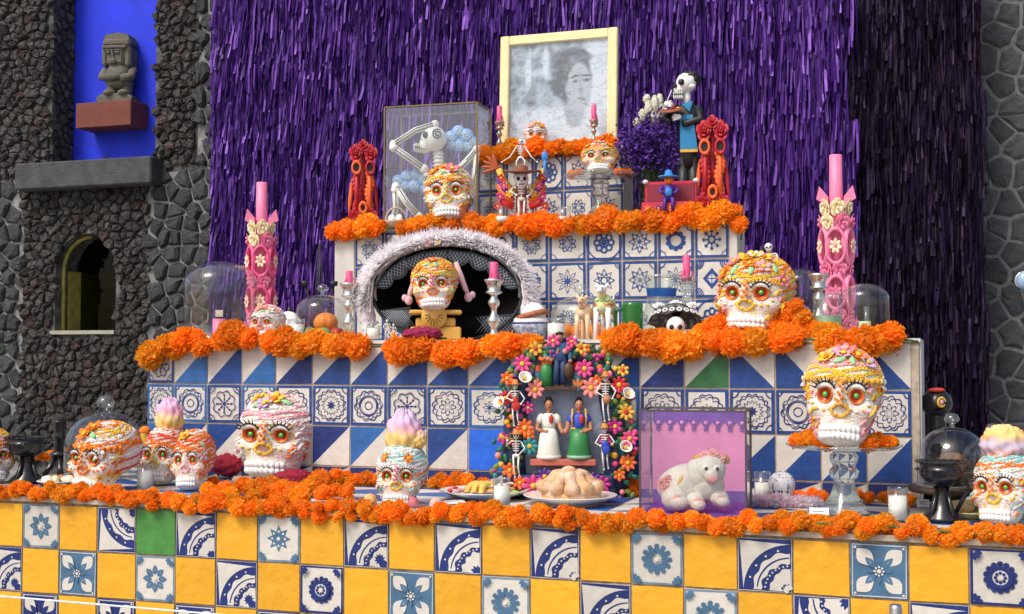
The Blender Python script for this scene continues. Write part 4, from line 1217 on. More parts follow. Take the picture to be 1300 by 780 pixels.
b = MB(); b.box((0, .02, .008), (.36, .24, .014), mat('pale_board', (.45, .40, .33), .7), ch=.004); b.build('slab', pl)
S(357, 609, 108, 'large white sugar skull covered in pale pink icing with maroon flowers at its jaw', 5, ['white', 'lpink', 'white', 'lpink', 'white', 'lpink', 'white'], -22, .016, side=('lpink', 'white', 'lpink', 'white', 'magenta'), nose='yellow', brow='yellow', bridge='orange', dens=1.15, sz=.93, top=[('yellow', .1, 1.1, .13), ('lilac', -.2, .95, .11), ('green', -.55, .95, .1), ('yellow', -.9, 1.1, .1), ('green', .6, 1.0, .09)])
S(510, 641, 66, 'sugar skull with aqua icing rows and a tall pastel cockscomb', 6, ['white', 'aqua', 'white', 'aqua'], -12, side=('orange', 'aqua', 'magenta', 'aqua'), nose='yellow', brow='yellow', bridge='magenta', sz=1.12, cock=('pastel_b', [(.85, .33, .25), (.85, .55, .15), (.85, .55, .2), (.82, .42, .52), (.62, .46, .68)], (.33, .28, .42), (0, .06, .68), (.3, -.05, -.05)), top=[('orange', .5, .75, .1), ('orange', -.7, .75, .1)])
S(1278, 664, 80, 'sugar skull cut by the right photo edge with shell-like pastel cockscomb', 7, ['white', 'orange', 'aqua', 'orange', 'aqua'], -22, side=('magenta', 'orange', 'magenta', 'orange', 'magenta'), nose='yellow', brow='orange', bridge='orange', sz=1.1, cock=('pastel_c', [(.82, .2, .36), (.84, .5, .5), (.5, .45, .6), (.86, .5, .15), (.85, .6, .3)], (.36, .3, .27), (0, 0, .62)))
# maroon cockscomb flowers
m_mar3 = mat('maroon_cockscomb', (.30, .008, .03), .85, var=.35, scale=90, bump=.8, bscale=160)
m_mag = mat('magenta_cockscomb', (.30, .010, .07), .85, var=.35, scale=90, bump=.8, bscale=160)
def cockscomb(label, p, rx, ry, rz_, m, seed, rot=0):
    t = thing('cockscomb_flower', label, 'flower', p, rot)
    b = MB(); ruffle(b, (0, 0, rz_ * .8), (rx, ry, rz_), m, seed, 14); ruffle(b, (rx * .35, -ry * .2, rz_ * .9), (rx * .6, ry * .7, rz_ * .8), m, seed + 3, 9); b.build('velvet_head', t)
    b = MB(); b.tube([(rx * .6, 0, .006), (rx * 1.25, .01, .006)], [.006, .004], m_stem, 6); b.build('stem', t)
p = base1(302, 607); k = mpp(302, p.y)
cockscomb('maroon velvety cockscomb flower left of the large pink-iced skull', p + Vector((-.01, -.03, .014)), 24 * k, 16 * k, 15 * k, m_mar3, 1, fcam(p))
p = base1(362, 614); cockscomb('maroon velvety cockscomb flower in front of the large skull at its right', p + Vector((.045, -.02, 0)), 23 * k, 15 * k, 10 * k, m_mar3, 2, fcam(p))
p = base1(392, 610); cockscomb('small maroon cockscomb flower under the right cheek of the large skull', p + Vector((0, 0, .01)), 15 * k, 12 * k, 13 * k, m_mar3, 5, fcam(p))
# heap of marigolds in front of the large skull
hp = thing('marigold_heap', 'spread heap of loose marigolds in front of the large pink-iced skull', 'flowers', base1(360, 630))
def heap(t, spots, r):
    for px, py, z in spots: bloom(t, base1(px, py) - t.location + Vector((0, 0, z)), r)
heap(hp, [(270, 620, .02), (285, 626, .02), (262, 628, .02), (300, 630, .02), (318, 628, .02), (335, 632, .02), (352, 630, .02), (370, 632, .022), (388, 630, .025), (404, 628, .03), (415, 622, .035), (425, 615, .035), (432, 606, .035), (420, 608, .03), (405, 616, .03), (395, 622, .025), (440, 614, .02), (425, 630, .02), (440, 632, .02), (410, 634, .02), (380, 640, .02), (350, 640, .02), (320, 638, .02), (290, 636, .02), (275, 632, .02), (345, 622, .018), (360, 624, .018), (330, 622, .018), (310, 622, .018)], .032)
# white votives
def J(px, py, w, h, label, **k):
    p = base1(px, py); s = mpp(px, p.y); return jar_candle(label, p, w * s / 2, h * s, **k)
J(184, 622, 20, 33, 'white votive candle in a glass beside the left orange-braided skull')
J(283, 608, 17, 24, 'white votive candle half hidden left of the maroon cockscomb')
J(637, 647, 22, 40, 'white votive candle standing between the food plate and the bread plate')
J(968, 636, 21, 37, 'half-burnt cream votive candle beside the small patterned skull', fill=.62)
J(1140, 662, 25, 43, 'white votive candle just left of the black clay goblet')
# sugar sweets
sw = [(470, 640, 9, 'orange', (.80, .45, .16)), (499, 641, 10, 'pale pink', (.74, .48, .42)), (522, 644, 10, 'deep pink', (.72, .20, .24)), (554, 645, 9, 'dusty rose', (.66, .42, .38))]
for i, (px, py, r, cn, c) in enumerate(sw):
    p = base1(px, py); s = mpp(px, p.y) * r
    t = thing('fruit_sweet', cn + ' sugared fruit sweet on the table below the aqua-iced skull', 'sweet', p, fcam(p), 'sugared sweets')
    b = MB(); v, f = _sphere(14, 10); rs = random.Random(i)
    b.add([(x * s * 1.0, y * s, max(-.55, z) * s * .95 + s * .5) for x, y, z in v], f, mat('sweet_%d' % i, c, .75, var=.25, scale=60, bump=.5, bscale=200, sss=.2)); b.build('candy', t)
# cards
def card(label, px, py, w, h, lean=50, lines=2, rz=0):
    p = base1(px, py); s = mpp(px, p.y)
    t = thing('paper_card', label, 'card', p, fcam(p) + R(rz))
    M = Mx(rot=(R(lean - 90), 0, 0)) 
    b = MB(); b.box((0, 0, h * s / 2 + .002), (w * s, .0012, h * s), mat('paper', (.78, .78, .78), .8, var=.02), M); c = b.build('sheet', t)
    b = MB()
    for k in range(lines): b.box((-.05 * w * s, -.0012, h * s * (.72 - .25 * k)), (w * s * (.6 - .15 * k), .0004, h * s * .05), m_lash, M)
    b.build('writing', c)
card('small white card with writing in front of the glass cake stand', 1040, 660, 24, 16, 55)
card('small white card lying between the sweets and the food plate', 580, 640, 28, 14, 12, 1, 20)
card('tiny white card with writing beside the fruit near the black goblet', 1172, 645, 15, 11, 60)
# food plate
p = base1(614, 633); s = mpp(614, p.y)
plate('pale plate holding tostada, taco and avocado', p, 57 * s, .026)
def food(name, label, cat, pp, build):
    t = thing(name, label, cat, pp, fcam(pp)); build(t)
m_tor = mat('tortilla', (.62, .36, .14), .8, var=.25, scale=60, bump=.5, bscale=90)
m_cream = mat('crema', (.76, .68, .58), .6, var=.2, scale=60)
def f1(t):
    b = MB(); b.lathe([(.0001, .012), (.075, .012), (.078, .018), (.072, .024), (.0001, .022)], m_tor, 20, wav=(5, .03)); b.build('tortilla', t)
    b = MB()
    rs = random.Random(3)
    for _ in range(50):
        a = rs.uniform(0, 6.28); r = .065 * math.sqrt(rs.random()); b.ell((r * math.cos(a), r * math.sin(a), .027 + rs.uniform(0, .01)), (rs.uniform(.008, .014), .006, .005), random.choice([IC['green'], m_cream, IC['red'], m_cream, IC['lpink']]), 6, 4, rot=(0, 0, a))
    tag(b.build('shredded_topping', t), kind='stuff')
food('tostada', 'round tostada heaped with shredded topping at the back of the food plate', 'food', p + Vector((.02, .03, .012)), f1)
def f2(t):
    b = MB()
    for k in range(3): b.torus((.022 * k, -.004 * k, .01), .03, .011, mat('pasta', (.80, .50, .10), .5, var=.2, scale=60), 14, 6, rot=(R(70), 0, R(15 * k)), arc=(0, PI))
    b.build('folded_tortilla', t)
food('folded_taco', 'golden folded tortilla pieces at the front of the food plate', 'food', p + Vector((-.01, -.045, .014)), f2)
def f3(t):
    b = MB(); rs = random.Random(9)
    for _ in range(26): b.ell((rs.uniform(-.03, .03), rs.uniform(-.02, .02), .006 + rs.uniform(0, .012)), (.012, .006, .005), random.choice([IC['white'], IC['lpink'], m_cream, IC['red']]), 6, 4, rot=(0, 0, rs.uniform(0, 3)))
    tag(b.build('radish_salad', t), kind='stuff')
food('radish_salad', 'pink and white radish salad on the left of the food plate', 'food', p + Vector((-.085, -.01, .014)), f3)
def f4(t):
    b = MB(); b.torus((0, 0, .012), .035, .011, mat('avocado', (.34, .52, .10), .5, var=.2), 14, 6, arc=(-1.2, 1.2), sc_=(1.2, 1, .7)); b.build('flesh', t)
    b = MB(); b.torus((.003, 0, .010), .042, .007, mat('avocado_skin', (.03, .10, .02), .6), 14, 6, arc=(-1.2, 1.2), sc_=(1.2, 1, .9)); b.build('peel', t)
food('avocado_slice', 'green avocado slice on the right of the food plate', 'food', p + Vector((.075, -.01, .010)), f4)
# bread plate
p = base1(724, 640); s = mpp(724, p.y)
plate('wide pale plate under the round sugared bread', p, 60 * s, .028)
t = thing('dead_bread', 'round sugared bread with bone-shaped lobes on the wide plate', 'bread', p + Vector((0, 0, .009)), fcam(p))
m_bread = mat('sugared_bread', (.66, .38, .20), .85, var=.25, scale=30, bump=.5, bscale=220, dirt=((.82, .72, .60), 22, .9))
b = MB(); b.ell((0, 0, .012), (39 * s, 37 * s, 25 * s), m_bread, 28, 16); b.build('loaf', t)
for kk in range(11):
    a = 2 * PI * kk / 11 + .15; b = MB()
    r1 = 38 * s
    pts = [(r1 * u * math.cos(a), r1 * u * math.sin(a), .014 + 26 * s * math.sqrt(max(0, 1 - (u * .98) ** 2))) for u in (.12, .35, .55, .75, .92, .99)]
    b.tube(pts, [8 * s, 7 * s, 9 * s, 6.5 * s, 9 * s, 6 * s], m_bread, 10)
    for u in (.42, .9): q = r1 * u; b.ell((q * math.cos(a + .05), q * math.sin(a + .05), .016 + 28 * s * math.sqrt(1 - u * u * .96)), (10.5 * s, 10 * s, 8 * s), m_bread, 10, 8, rot=(0, rnd(-.3, .3), a))
    b.build('bone_lobe', t)
b = MB(); b.ell((-2 * s, 0, .012 + 31 * s), (11 * s, 11 * s, 9 * s), m_bread, 14, 10); b.build('knob', t)
# ---- glass case with the clay lamb
p = base1(875, 659); s = mpp(875, p.y)
cw, chh, cd = 135 * s / math.cos(fcam(p)) * .97, 136 * s, .24
case = thing('glass_case', 'glass case with pink and purple paper lining holding a clay pig', 'display case', p + Vector((0, cd / 2, 0)), R(5))
m_edge = mat('case_metal', (.10, .085, .085), .45, metal=.5)
m_purp = mat('purple_paper', (.20, .07, .44), .7, var=.15, scale=14, bump=.2)
m_ppink = mat('pink_paper', (.80, .27, .54), .7, var=.12, scale=8, bump=.25, bscale=20)
b = MB(); b.box((0, 0, .006), (cw - .012, cd - .012, .008), m_purp); b.build('floor_panel', case)
b = MB(); b.box((0, cd / 2 - .006, chh / 2), (cw - .012, .004, chh - .01), m_ppink); b.build('back_panel', case)
b = MB(); b.box((0, cd / 2 - .0095, .035), (cw - .012, .003, .05), m_purp); b.build('lower_band', case)
lace = MB(); n = 8; lw_ = (cw - .014)
lace.box((0, cd / 2 - .010, chh - .022), (lw_, .002, .036), m_purp)
for q in range(n):
    x = -lw_ / 2 + (q + .5) * lw_ / n
    lace.prism([(x - lw_ / n / 2, chh - .040), (x + lw_ / n / 2, chh - .040), (x, chh - .066)], cd / 2 - .012, cd / 2 - .010, m_purp)
    lace.lathe([(.0065, 0), (.0065, .001), (.0001, .001)], m_ppink, 10, Mx((x, cd / 2 - .0122, chh - .047), (R(90), 0, 0)))
    lace.torus((x, cd / 2 - .012, chh - .066), .006, .0016, m_purp, 10, 4, rot=(R(90), 0, 0))
lace.build('lace_border', case)
for sx in (-1, 1):
    b = MB(); b.box((sx * (cw / 2 - .0015), 0, chh / 2), (.002, cd - .01, chh - .008), G_clear); b.build('side_pane', case)
    for sy in (-1, 1):
        b = MB(); b.box((sx * cw / 2, sy * cd / 2, chh / 2), (.006, .006, chh), m_edge); b.build('edge_bar', case)
    for z in (.003, chh):
        b = MB(); b.box((sx * cw / 2, 0, z), (.0055, cd - .006, .0055), m_edge); b.build('edge_bar', case)
for sy in (-1, 1):
    for z in (.003, chh):
        b = MB(); b.box((0, sy * cd / 2, z), (cw - .006, .0055, .0055), m_edge); b.build('edge_bar', case)
b = MB(); b.box((0, -cd / 2 + .001, chh / 2), (cw - .008, .002, chh - .008), G_clear); b.build('front_pane', case)
b = MB(); b.box((0, 0, chh - .002), (cw - .008, cd - .008, .002), G_clear); b.build('top_pane', case)
# the clay pig inside
pg = thing('clay_pig', 'white painted clay pig with pink roses inside the glass case', 'figurine', p + Vector((0, cd * .42, .010)), fcam(p))
m_clay = mat('white_clay', (.72, .68, .60), .5, var=.12, scale=30, bump=.3, bscale=60, dirt=((.66, .34, .32), 16, .45)); m_gold = mat('clay_gold', (.62, .33, .05), .5); m_cpk = mat('clay_pink', (.82, .36, .36), .55, var=.15)
Q = lambda x, y, d=0: ((x - 875) * s, d, (652 - y) * s)
b = MB()
loft_ = []
b.ell(Q(862, 616, .01), (38 * s, 24 * s, 25 * s), m_clay, 20, 14, rot=(0, R(-14), 0)); b.ell(Q(886, 604, -.01), (26 * s, 22 * s, 25 * s), m_clay, 18, 12); b.ell(Q(890, 617, -.015), (22 * s, 20 * s, 22 * s), m_clay, 16, 12); b.build('body', pg)
b = MB(); b.ell(Q(893, 596, -.03), (21 * s, 18 * s, 19 * s), m_clay, 18, 12); b.tube([Q(894, 601, -.055), Q(896, 606, -.085)], [11 * s, 7.5 * s], m_clay, 14); b.ell(Q(896, 606, -.086), (7.5 * s, 3 * s, 5.5 * s), m_cpk, 12, 8); hd = b.build('head', pg)
for ex in (888, 902):
    b = MB(); b.ell(Q(ex, 594, -.068), (4.5 * s, 2.5 * s, 4.5 * s), m_sugarw, 10, 8); b.ell(Q(ex + .5, 594, -.073), (2.4 * s, 1.6 * s, 2.8 * s), m_lash, 8, 6); b.build('eye', hd)
for ex, sg in ((878, -1), (912, 1)):
    b = MB(); b.ell(Q(ex, 583, -.02), (8 * s, 4 * s, 6 * s), m_gold, 10, 8, rot=(0, R(sg * 40), 0)); b.build('ear', hd)
b = MB()
for q, (x, y) in enumerate(((888, 579), (897, 577), (905, 582), (893, 583))): b.rose(Q(x, y, -.035), 9 * s, m_cpk, rot=(-.7, 0, 0), layers=2)
tag(b.build('rose_crown', hd), kind='stuff')
for x, y, r_ in ((848, 634, 17), (874, 637, 13), (905, 632, 12)):
    b = MB(); b.ell(Q(x, y, -.045), (r_ * s, r_ * .8 * s, r_ * .9 * s), m_clay, 14, 10); b.ell(Q(x + r_ * .35, y + 4, -.065), (r_ * .75 * s, r_ * .6 * s, r_ * .55 * s), m_clay, 12, 8)
    b.ell(Q(x + r_ * .2, y - 2, -.045 - r_ * .75 * s), (r_ * .35 * s, 2 * s, r_ * .3 * s), m_cpk, 8, 6); b.build('trotter', pg)
for x, y in ((833, 616), (840, 612), (846, 620), (838, 624)):
    b = MB(); b.rose(Q(x, y, -.03), 9 * s, m_cpk, layers=2); b.build('pink_rose', pg)
b = MB(); b.ell(Q(855, 612, -.04), (3 * s, 2 * s, 9 * s), mat('ochre', (.7, .45, .05), .5), 8, 6, rot=(0, R(25), 0)); b.build('yellow_leaf', pg)
b = MB(); b.prism([(22 * s, 8 * s), (40 * s, 14 * s), (32 * s, 30 * s), (18 * s, 26 * s)], .02, .03, m_gold); b.build('gold_wing', pg)
# ---- small patterned skull on feathers
p = base1(992, 642); s = mpp(992, p.y)
fe = thing('feather_boa', 'white and pink feather boa curled under the small patterned skull', 'feather boa', p, fcam(p))
m_fw = mat('feather_white', (.95, .94, .95), .9, island=.04); m_fpk = mat('feather_pink', (.88, .45, .62), .9, island=.12)
def translucent(m_, f=.4):
    nt = m_.node_tree; pb = nt.nodes['Principled BSDF']; src = pb.inputs['Base Color'].links[0].from_socket
    tl = nt.nodes.new('ShaderNodeBsdfTranslucent'); mxs = nt.nodes.new('ShaderNodeMixShader'); mxs.inputs[0].default_value = f
    nt.links.new(src, tl.inputs[0]); nt.links.new(pb.outputs[0], mxs.inputs[1]); nt.links.new(tl.outputs[0], mxs.inputs[2])
    nt.links.new(mxs.outputs[0], nt.nodes['Material Output'].inputs[0]); return m_
def feathers(t, path, r, n, mats, ln, seed, name='feather_tufts', cen=None):
    rs = random.Random(seed); b = MB()
    path = [Vector(q) for q in path]
    for _ in range(n):
        u = rs.random() * (len(path) - 1); i = int(u); c = path[i].lerp(path[min(i + 1, len(path) - 1)], u - i)
        d = Vector((rs.gauss(0, 1), rs.gauss(0, 1), rs.gauss(0, 1))).normalized()
        if cen is not None: d = (d * .75 + (c - Vector(cen)).normalized() * .8 + Vector((0, -.5, 0))).normalized()
        sd = d.orthogonal().normalized() * r * .07
        tip = c + d * r * rs.uniform(.7, 1.2) + Vector(ln) * rs.uniform(.2, 1.0)
        mid = c.lerp(tip, .55) + sd * rs.uniform(-.6, .6)
        b.add([c - sd * .4, c + sd * .4, mid + sd, tip, mid - sd], [(0, 1, 2, 4), (4, 2, 3)], mats[rs.randrange(len(mats))], smooth=False)
    tag(b.build(name, t), kind='stuff')
translucent(m_fw); translucent(m_fpk)
feathers(fe, [(-38 * s, -.02, .016), (-20 * s, -.04, .018), (0, -.045, .018), (22 * s, -.04, .018), (45 * s, -.03, .014)], .026, 3600, [m_fw, m_fw, m_fpk], (0, 0, 0), 5)
b = MB(); b.tube([(-38 * s, -.02, .012), (0, -.04, .014), (45 * s, -.03, .014)], .016, m_fw, 8); b.build('cord', fe)
ps = thing('patterned_skull', 'small white ceramic skull with black painted flower pattern on pink feathers', 'skull', p + Vector((0, .01, .012)), fcam(p) - R(5))
b = MB(); m_cer = mat('glazed_white', (.80, .80, .82), .3, var=.03); r = 17 * s
b.ell((0, 0, r * 1.25), (r, r * 1.05, r * 1.0), m_cer, 24, 16); b.ell((0, -.25 * r, r * .55), (r * .68, r * .7, r * .55), m_cer, 18, 12); b.build('skull_body', ps)
b = MB()
for sg in (-1, 1):
    for q in range(8): a = 2 * PI * q / 8; b.ell((sg * .38 * r + .2 * r * math.sin(a), -.92 * r + .05 * r, 1.2 * r + .2 * r * math.cos(a)), (.05 * r, .05 * r, .09 * r), m_lash, 6, 4, rot=(0, a, 0))
    b.ell((sg * .1 * r, -.98 * r, .82 * r), (.06 * r, .04 * r, .12 * r), m_lash, 6, 4)
    b.ell((sg * .5 * r, -.83 * r, .8 * r), (.06 * r, .05 * r, .12 * r), m_lash, 6, 4)
rs = random.Random(2)
for q in range(60):
    a, e = rs.uniform(-1.4, 1.4), rs.uniform(.35, 1.4); d = Vector((math.sin(a) * math.cos(e), -1.05 * math.cos(a) * math.cos(e), math.sin(e)))
    b.ell(d * r + Vector((0, 0, r * 1.25)), (.05 * r, .05 * r, .02 * r), m_lash, 5, 3, rot=(0, 0, rs.uniform(0, 3)))
for q in range(6): b.box(((q - 2.5) * .16 * r, -.93 * r, .42 * r), (.03 * r, .04 * r, .3 * r), m_lash)
tag(b.build('painted_pattern', ps), kind='stuff')
# ---- tall glass cake stand with the big skull
def cake_stand(label, loc, rp, h, m=None):
    t = thing('cake_stand', label, 'cake stand', loc, 0); m = m or G_solid
    b = MB(); b.lathe([(.0001, h - .008), (rp * .9, h - .006), (rp, h + .002), (rp, h + .006), (rp * .88, h), (.0001, h - .001)], G_thick, 40); b.build('plate', t)
    b = MB(); k = h
    b.lathe([(.0001, .0), (rp * .45, 0), (rp * .46, .03 * k), (rp * .40, .10 * k), (rp * .24, .30 * k), (rp * .18, .45 * k), (rp * .16, .49 * k), (rp * .24, .56 * k), (rp * .26, .64 * k), (rp * .19, .71 * k), (rp * .24, .79 * k), (rp * .25, .86 * k), (rp * .18, .93 * k), (rp * .3, .985 * k - .009), (.0001, .985 * k - .009)], m, 32); b.build('stem', t)
    return t
p = base1(1072, 655); s = mpp(1072, p.y)
hstand = 88 * s
cake_stand('tall thick glass cake stand carrying a big skull on the lowest table', p, 72 * s, hstand)
sugar_skull('big sugar skull with flowered cap and orange nose bridge on the tall cake stand', p + Vector((0, 0, hstand + .003)), 102 * s, fcam(p) - R(4), 8, ['yellow', 'yellow', 'lpink', 'orange', 'lpink', 'green', 'lpink'], side=('yellow', None, 'pink', None, 'magenta'), nose='gold', brow='white', bridge='orange', sz=1.14, chin='pink', band='gold',
            top=[('lpink', .0, 1.15, .13), ('pink', .2, 1.35, .13), ('green', -.1, .95, .1), ('green', .35, .95, .09), ('orange', .7, 1.1, .12), ('lilac', .95, .9, .11), ('yellow', -.7, 1.0, .12), ('white', 1.4, .45, .09), ('white', -1.4, .45, .09), ('lilac', -.4, 1.2, .1)])
hp = thing('marigold_heap', 'torn marigold petals heaped round the skull on the tall cake stand', 'flowers', p + Vector((0, 0, hstand)))
for dx, dy, z in ((-50, -.03, .02), (-40, -.05, .025), (-58, .0, .015), (-46, .03, .03), (-36, 0, .045), (34, -.05, .018), (46, -.03, .018), (56, 0, .015), (42, .03, .02), (30, -.07, .012), (-30, -.07, .018), (-20, -.075, .010), (60, .03, .012)):
    v = Matrix.Rotation(fcam(p), 3, 'Z') @ Vector((dx * s, dy, 0)); bloom(hp, v + Vector((0, 0, z)), .024)
# ---- black clay vessels
m_bclay = mat('black_clay', (.012, .011, .011), .22, var=.25, scale=25, spec=.6)
def goblet(label, px, py, h, w, handle):
    p = base1(px, py); s = mpp(px, p.y); H = h * s; W = w * s / 2
    t = thing('clay_goblet', label, 'goblet', p, fcam(p))
    b = MB(); b.lathe([(.0001, H * .56), (W * .35, H * .56), (W * .75, H * .66), (W * .93, H * .78), (W * .92, H * .84), (W * 1.0, H * .86), (W * .9, H * .88), (W * .92, H * .97), (W, H), (W * .85, H), (W * .8, H * .8), (.0001, H * .66)], m_bclay, 36); bowl = b.build('bowl', t)
    for z in (.855, .99):
        b = MB()
        for k in range(22): a = 2 * PI * k / 22; b.ell((W * 1.02 * math.cos(a), W * 1.02 * math.sin(a), H * z), (W * .1, W * .1, H * .022), m_bclay, 6, 4)
        tag(b.build('scalloped_rim', bowl), kind='stuff')
    b = MB(); b.lathe([(.0001, 0), (W * .88, 0), (W * .85, H * .06), (W * .5, H * .2), (W * .32, H * .45), (W * .36, H * .56)], m_bclay, 28); b.build('foot', t)
    for sx in handle:
        b = MB(); b.tube([(sx * W * .5, 0, H * .60), (sx * W * 1.05, 0, H * .64), (sx * W * 1.12, 0, H * .52), (sx * W * .85, 0, H * .36), (sx * W * .55, 0, H * .12)], W * .09, m_bclay, 8); b.build('handle', t)
    for a in (-2.2, -.9):
        b = MB(); b.tube([(W * .3 * math.cos(a), W * .3 * math.sin(a), H * .55), (W * .6 * math.cos(a), W * .6 * math.sin(a), H * .25), (W * .8 * math.cos(a), W * .8 * math.sin(a), H * .02)], W * .09, m_bclay, 8); b.build('strut', t)
goblet('black clay goblet with scalloped rim and handle, right of the votive', 1196, 661, 75, 58, (1,))
goblet('black clay goblet with scalloped rim near the left photo edge', 34, 613, 58, 52, ())
p = base1(75, 603); s = mpp(75, p.y)
t = thing('clay_candlestick', 'black clay tripod candlestick left of the big glass dome', 'candlestick', p, fcam(p))
b = MB(); b.lathe([(6 * s, 22 * s), (7 * s, 30 * s), (6 * s, 44 * s), (8 * s, 46 * s), (6.5 * s, 50 * s), (8 * s, 66 * s), (9 * s, 68 * s), (6 * s, 68 * s), (.001, 60 * s)], m_bclay, 18); b.ell((0, 0, 26 * s), (12 * s, 12 * s, 5 * s), m_bclay); b.build('socket', t)
for a in (-.4, -1.5, -2.6, 1.5):
    b = MB(); b.tube([(5 * s * math.cos(a), 5 * s * math.sin(a), 26 * s), (13 * s * math.cos(a), 13 * s * math.sin(a), 10 * s), (22 * s * math.cos(a), 22 * s * math.sin(a), 1 * s)], [4 * s, 3.6 * s, 4 * s], m_bclay, 8); b.build('leg', t)
# left dish with bread
p = base1(74, 615); s = mpp(74, p.y)
plate('small pale dish of bread pieces by the left black goblet', p, 26 * s, .012)
for x, y, r, c, nm, lb in ((-13, -.01, 10, (.74, .70, .62), 'white_roll', 'white roll on the left side of the small dish'), (3, .01, 9, (.42, .16, .06), 'brown_roll', 'brown glazed roll at the back of the small dish'), (12, -.025, 11, (.72, .62, .46), 'oval_roll', 'long cream roll at the front of the small dish'), (-4, -.02, 7, (.66, .58, .38), 'bun', 'little yellowish bun in the middle of the small dish')):
    v = Matrix.Rotation(fcam(p), 3, 'Z') @ Vector((x * s, y, .008)); q = thing(nm, lb, 'bread', p + v, rnd(-.5, .5)); b = MB(); b.ell((0, 0, 4 * s), (r * s, r * .7 * s, 5 * s), mat(nm, c, .7, var=.2, bump=.3), 14, 10); b.ell((r * .2 * s, 0, 7 * s), (r * .5 * s, r * .4 * s, 2.4 * s), mat(nm, c), 10, 6); b.build('crust', q)
# big dome at left with a white egg-shaped loaf
p = on(133, 606, T1); s = mpp(133, p.y)
cloche('big glass dome with knob over a white loaf at the left of the table', p, 50 * s, 84 * s, True, False, G_dark)
t = thing('sugar_loaf', 'smooth white loaf under the big left glass dome', 'loaf', p + Vector((.045, .02, .004)), 0)
b = MB(); b.ell((0, 0, 30 * s), (17 * s, 17 * s, 30 * s), m_sugar, 18, 14); b.build('loaf', t)
b = MB(); b.rose((0, -.01, 58 * s), 7 * s, IC['lpink'], rot=(-1.0, 0, 0)); b.build('icing_rose', t)
t = thing('paper_flower', 'small orange paper flower in a striped holder by the step corner', 'flower', at(184, 560, D2 - .12) + Vector((0, 0, -.06)), 0)
b = MB(); b.ell((0, 0, .10), (.022, .02, .018), IC['orange'], 10, 8); b.build('bloom', t)
b = MB(); b.lathe([(.006, 0), (.014, .03), (.022, .07), (.016, .09)], mat('striped_holder', (.5, .33, .02), .6, var=.5, scale=50), 14); b.build('holder', t)
b = MB(); b.tube([(0, 0, -.1), (0, 0, .01)], .006, m_bclay, 6); b.build('stem', t)
# right group
p = on(1205, 596, T1); s = mpp(1205, 4.2)
pr = Vector((at(1209, 590, 4.15).x, 4.15, T1))
st = thing('cake_stand', 'low wooden stand under the right glass dome with bread', 'stand', pr, 0)
b = MB(); b.lathe([(.0001, 0), (.05, 0), (.03, .03), (.03, .05), (.13, .06), (.135, .075), (.0001, .075)], mat('dark_wood', (.07, .04, .025), .6), 32); b.build('pedestal', st)
cloche('glass dome with knob over a bread bowl at the right rear', pr + Vector((0, 0, .077)), .105, .185, True, False, G_dark)
t = thing('bread_bowl', 'small striped bowl heaped with brown crumbly bread under the right dome', 'bowl', pr + Vector((0, 0, .08)), 0)
b = MB(); b.lathe([(.0001, 0), (.03, 0), (.06, .04), (.064, .045), (.058, .042), (.0001, .02)], mat('olive_bowl', (.42, .38, .16), .4, var=.3, scale=50), 24); b.build('dish', t)
b = MB(); ruffle(b, (0, 0, .06), (.05, .05, .038), mat('brown_bread', (.20, .09, .035), .9, var=.4, scale=60, bump=.8), 4, 7); b.build('bread_heap', t)
pr2 = Vector((at(1250, 600, 3.98).x, 3.98, T1))
plate('yellow-rimmed plate of pale rolls below the right glass domes', pr2 + Vector((-.045, .03, 0)), .10, .02, mat('yellow_plate', (.66, .55, .25), .3))
t = thing('pale_roll', 'pale yellow roll on the yellow-rimmed plate', 'bread', pr2 + Vector((-.07, .03, .012)), .4)
b = MB(); b.ell((0, 0, .018), (.045, .035, .02), mat('pale_roll', (.70, .55, .28), .7, var=.2, bump=.3), 16, 10); b.ell((.02, -.01, .03), (.02, .02, .012), mat('pale_roll', (.7, .55, .28)), 10, 8); b.build('crust', t)
ped = thing('cake_stand', 'low dark stand raising the rightmost glass dome', 'stand', pr2 + Vector((.03, .16, 0)), 0)
b = MB(); b.lathe([(.0001, 0), (.06, 0), (.03, .03), (.03, .06), (.12, .075), (.125, .088), (.0001, .088)], mat('dark_wood', (.07, .04, .025), .6), 32); b.build('pedestal', ped)
cloche('rightmost glass dome with big knob behind the right-edge skull', pr2 + Vector((.03, .16, .09)), .10, .145, True, False, G_dark)
t = thing('lacquer_skull', 'black lacquered skull with red and yellow rings peeking behind the right dome', 'skull', Vector((at(1190, 560, 4.45).x, 4.45, T1)), .75)
lz = at(1190, 512, 4.45).z - T1 - .20
b = MB(); b.lathe([(.0001, 0), (.05, 0), (.035, .05), (.03, .13), (.03, .16 + lz)], m_bclay, 20); b.ell((0, 0, .20 + lz), (.052, .05, .048), m_bclay, 18, 12); b.build('head', t)
for sg, c in ((-1, 'yellow'),):
    b = MB(); b.torus((sg * .022, -.045, .205 + lz), .015, .004, IC[c], 14, 6, rot=(R(90), 0, 0)); b.ell((sg * .022, -.046, .205 + lz), (.009, .006, .009), IC['lpink'], 8, 6); b.build('ring_eye', t)
b = MB(); b.ell((-.01, -.01, .244 + lz), (.03, .026, .008), IC['red'], 12, 8); b.build('red_cap', t)
